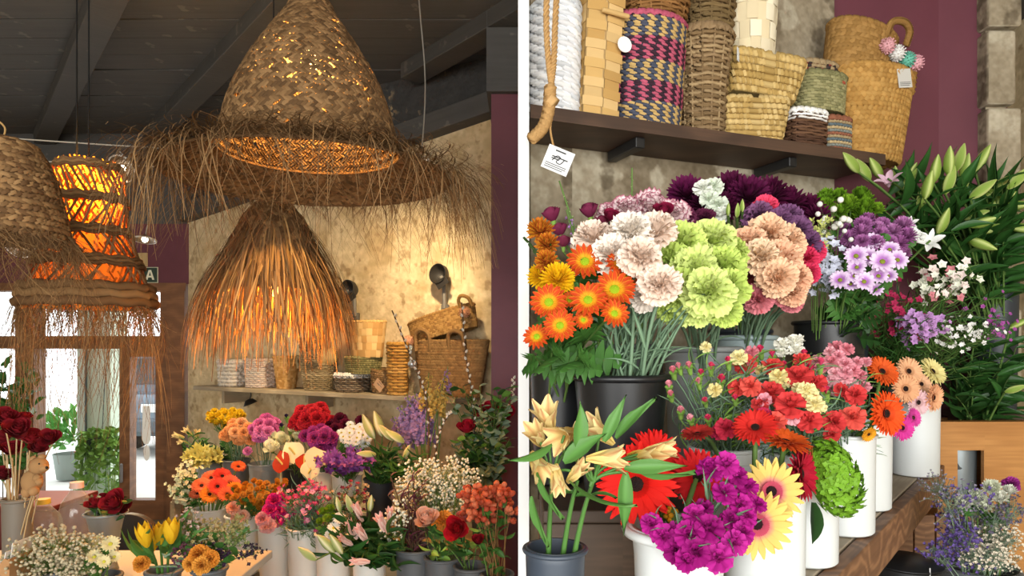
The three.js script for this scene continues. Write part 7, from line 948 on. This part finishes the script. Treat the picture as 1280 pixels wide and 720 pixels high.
{ const d = 6.9, X = (px) => (px - CX) / F * d; const g = thing('green_column', 'pale green column outside the street door', 'column', V((X(108) + X(149)) / 2, 0, -d)); mesh('shaft', rbox(X(149) - X(108), 2.6, 0.3, 0.01, 0, 1.28, 0), plain('#b4c2b0', 0.8), g); mesh('downpipe', new THREE.CylinderGeometry(0.012, 0.012, 2.4, 10).translate(-0.065, 1.3, 0.165), plain('#3c4440', 0.6), g);
  const bx = P(126, 545, 6.55), pl = thing('hanging_planter', 'trailing ivy planter hung on the green column', 'plant', bx); mesh('pot', lathe([[0.001, -0.16], [0.1, -0.16], [0.14, 0], [0.13, 0], [0.09, -0.14], [0.001, -0.14]], 24), plain('#39443c', 0.7), pl); const gl = new GB(), gs = new GB(); for (let i = 0; i < 70; i++) { const a = rnd() * 6.283, L = rr(0.2, 0.85), q = bez(V(0, 0, 0), V(Math.cos(a) * 0.2, 0.14, Math.sin(a) * 0.14), V(Math.cos(a) * rr(0.12, 0.26), 0.1 - L, Math.sin(a) * 0.16), 10); gs.tube(q, 0.002, 3, WHITE, false); for (let k = 2; k <= 10; k++) gl.add(LEAF.broad, new THREE.Matrix4().compose(q[k], aim(V(rr(-1, 1), rr(-1, 0.6), rr(-0.2, 1)), rnd() * 6), V(1, 1, 1).multiplyScalar(rr(0.06, 0.1))), tone(WHITE, rr(0.8, 1.2))); } mesh('vines', gs.geom(), GREEN.stem, pl); const f = mesh('foliage', gl.geom(), mat('#6f9440', 0.6), pl); f.userData.kind = 'stuff'; const ch = new GB(); ch.tube([V(0, 0, -0.02), V(0, 0.5, -0.06), V(0, 0.9, -0.14)], 0.004, 5); mesh('hanger', ch.geom(), mat('#3c4440', 0.6), pl);
  const pp = P(88, CY, 7.6); const pt = thing('potted_plant', 'bushy street plant in a ribbed grey pot', 'plant', V(pp.x, 0, pp.z)); mesh('pot', lathe([[0.001, 0], [0.13, 0], [0.17, 0.28], [0.15, 0.28], [0.12, 0.02], [0.001, 0.02]], 24), plain('#7c8680', 0.7), pt); const gp = new GB(); for (let i = 0; i < 420; i++) { const v = V(rr(-1, 1), rr(-0.4, 1), rr(-1, 1)); if (v.length() > 1) continue; gp.add(LEAF.broad, new THREE.Matrix4().compose(V(v.x * 0.3, 0.48 + v.y * 0.26, v.z * 0.3), aim(v.clone().add(V(0, 0.4, 0.3)), rnd() * 6), V(1, 1, 1).multiplyScalar(rr(0.09, 0.14))), tone(WHITE, rr(0.8, 1.2))); } const f2 = mesh('foliage', gp.geom(), mat('#5c9448', 0.6), pt); f2.userData.kind = 'stuff';
  const lp = P(107, CY, 7.6); const rp = thing('red_pot', 'small red pot beside the street plant', 'pot', V(lp.x, 0, lp.z)); mesh('body', lathe([[0.001, 0], [0.08, 0], [0.1, 0.3], [0.09, 0.3], [0.001, 0.28]], 20), plain('#a02c28', 0.6), rp); mesh('rim', new THREE.TorusGeometry(0.1, 0.01, 6, 24).rotateX(Math.PI / 2).translate(0, 0.3, 0), plain('#a02c28', 0.6), rp);
  const vp = P(10, CY, 5.2); const vn = thing('climbing_plant', 'leafy climber beside the brown door post', 'plant', V(vp.x, 0, vp.z)); const gv = new GB(), gt = new GB(); for (let i = 0; i < 9; i++) { const q = bez(V(rr(-0.1, 0.1), 0, 0), V(rr(-0.25, 0.25), 0.8, rr(-0.1, 0.1)), V(rr(-0.28, 0.3), rr(1.0, 1.35), rr(-0.1, 0.1)), 14); gt.tube(q, 0.004, 4, WHITE, false); for (let k = 6; k <= 14; k++) for (let j = 0; j < 3; j++) gv.add(LEAF.broad, new THREE.Matrix4().compose(q[k].clone().add(V(rr(-0.05, 0.05), rr(-0.04, 0.04), rr(-0.04, 0.04))), aim(V(rr(-1, 1), rr(-0.5, 1), rr(-0.2, 1)), rnd() * 6), V(1, 1, 1).multiplyScalar(rr(0.08, 0.14))), tone(WHITE, rr(0.8, 1.2))); } mesh('stems', gt.geom(), GREEN.twig, vn); const f3 = mesh('foliage', gv.geom(), GREEN.leaf, vn); f3.userData.kind = 'stuff'; mesh('pot', lathe([[0.001, 0], [0.1, 0], [0.13, 0.25], [0.12, 0.25], [0.09, 0.02], [0.001, 0.02]], 20), mPot.char, vn);
}
{ // parked car seen through the sidelight
  const c = P(205, CY, 9.2), g = thing('parked_car', 'grey blue car parked outside the sidelight glass', 'car', V(c.x, -0.02, c.z)), paint = plain('#5c6a76', 0.3, { metalness: 0.3 }), sh = new THREE.Shape();
  sh.moveTo(-0.72, 0.82); sh.quadraticCurveTo(-0.66, 1.4, -0.5, 1.44); sh.lineTo(0.5, 1.44); sh.quadraticCurveTo(0.66, 1.4, 0.72, 0.82);
  mesh('cabin', new THREE.ExtrudeGeometry(sh, { depth: 2.0, bevelSize: 0.03, bevelThickness: 0.05, bevelSegments: 2 }).translate(0, 0, -2.3), paint, g);
  mesh('body', new RoundedBoxGeometry(1.72, 0.58, 4.0, 4, 0.12).translate(0, 0.56, -1.9), paint, g);
  const rw = mesh('rear_window', new RoundedBoxGeometry(1.14, 0.36, 0.02, 2, 0.008).translate(0, 1.14, -0.225), plain('#20262c', 0.1), g); void rw;
  for (const x of [-0.76, 0.76]) { mesh('tail_light', new RoundedBoxGeometry(0.12, 0.24, 0.04, 2, 0.012).translate(x * 0.96, 0.7, 0.1), plain('#8c1c1c', 0.3), g); for (const z of [-0.7, -3.1]) mesh('wheel', new THREE.TorusGeometry(0.22, 0.1, 10, 24).rotateY(Math.PI / 2).translate(x, 0.32, z), plain('#1a1a1a', 0.8), g); }
  mesh('bumper', new RoundedBoxGeometry(1.66, 0.2, 0.1, 3, 0.04).translate(0, 0.42, 0.12), plain('#454f58', 0.5), g); mesh('number_plate', new RoundedBoxGeometry(0.5, 0.11, 0.012, 2, 0.004).translate(0, 0.66, 0.108), plain('#d8d8d4', 0.5), g);
}
renderer.render(scene, camera);
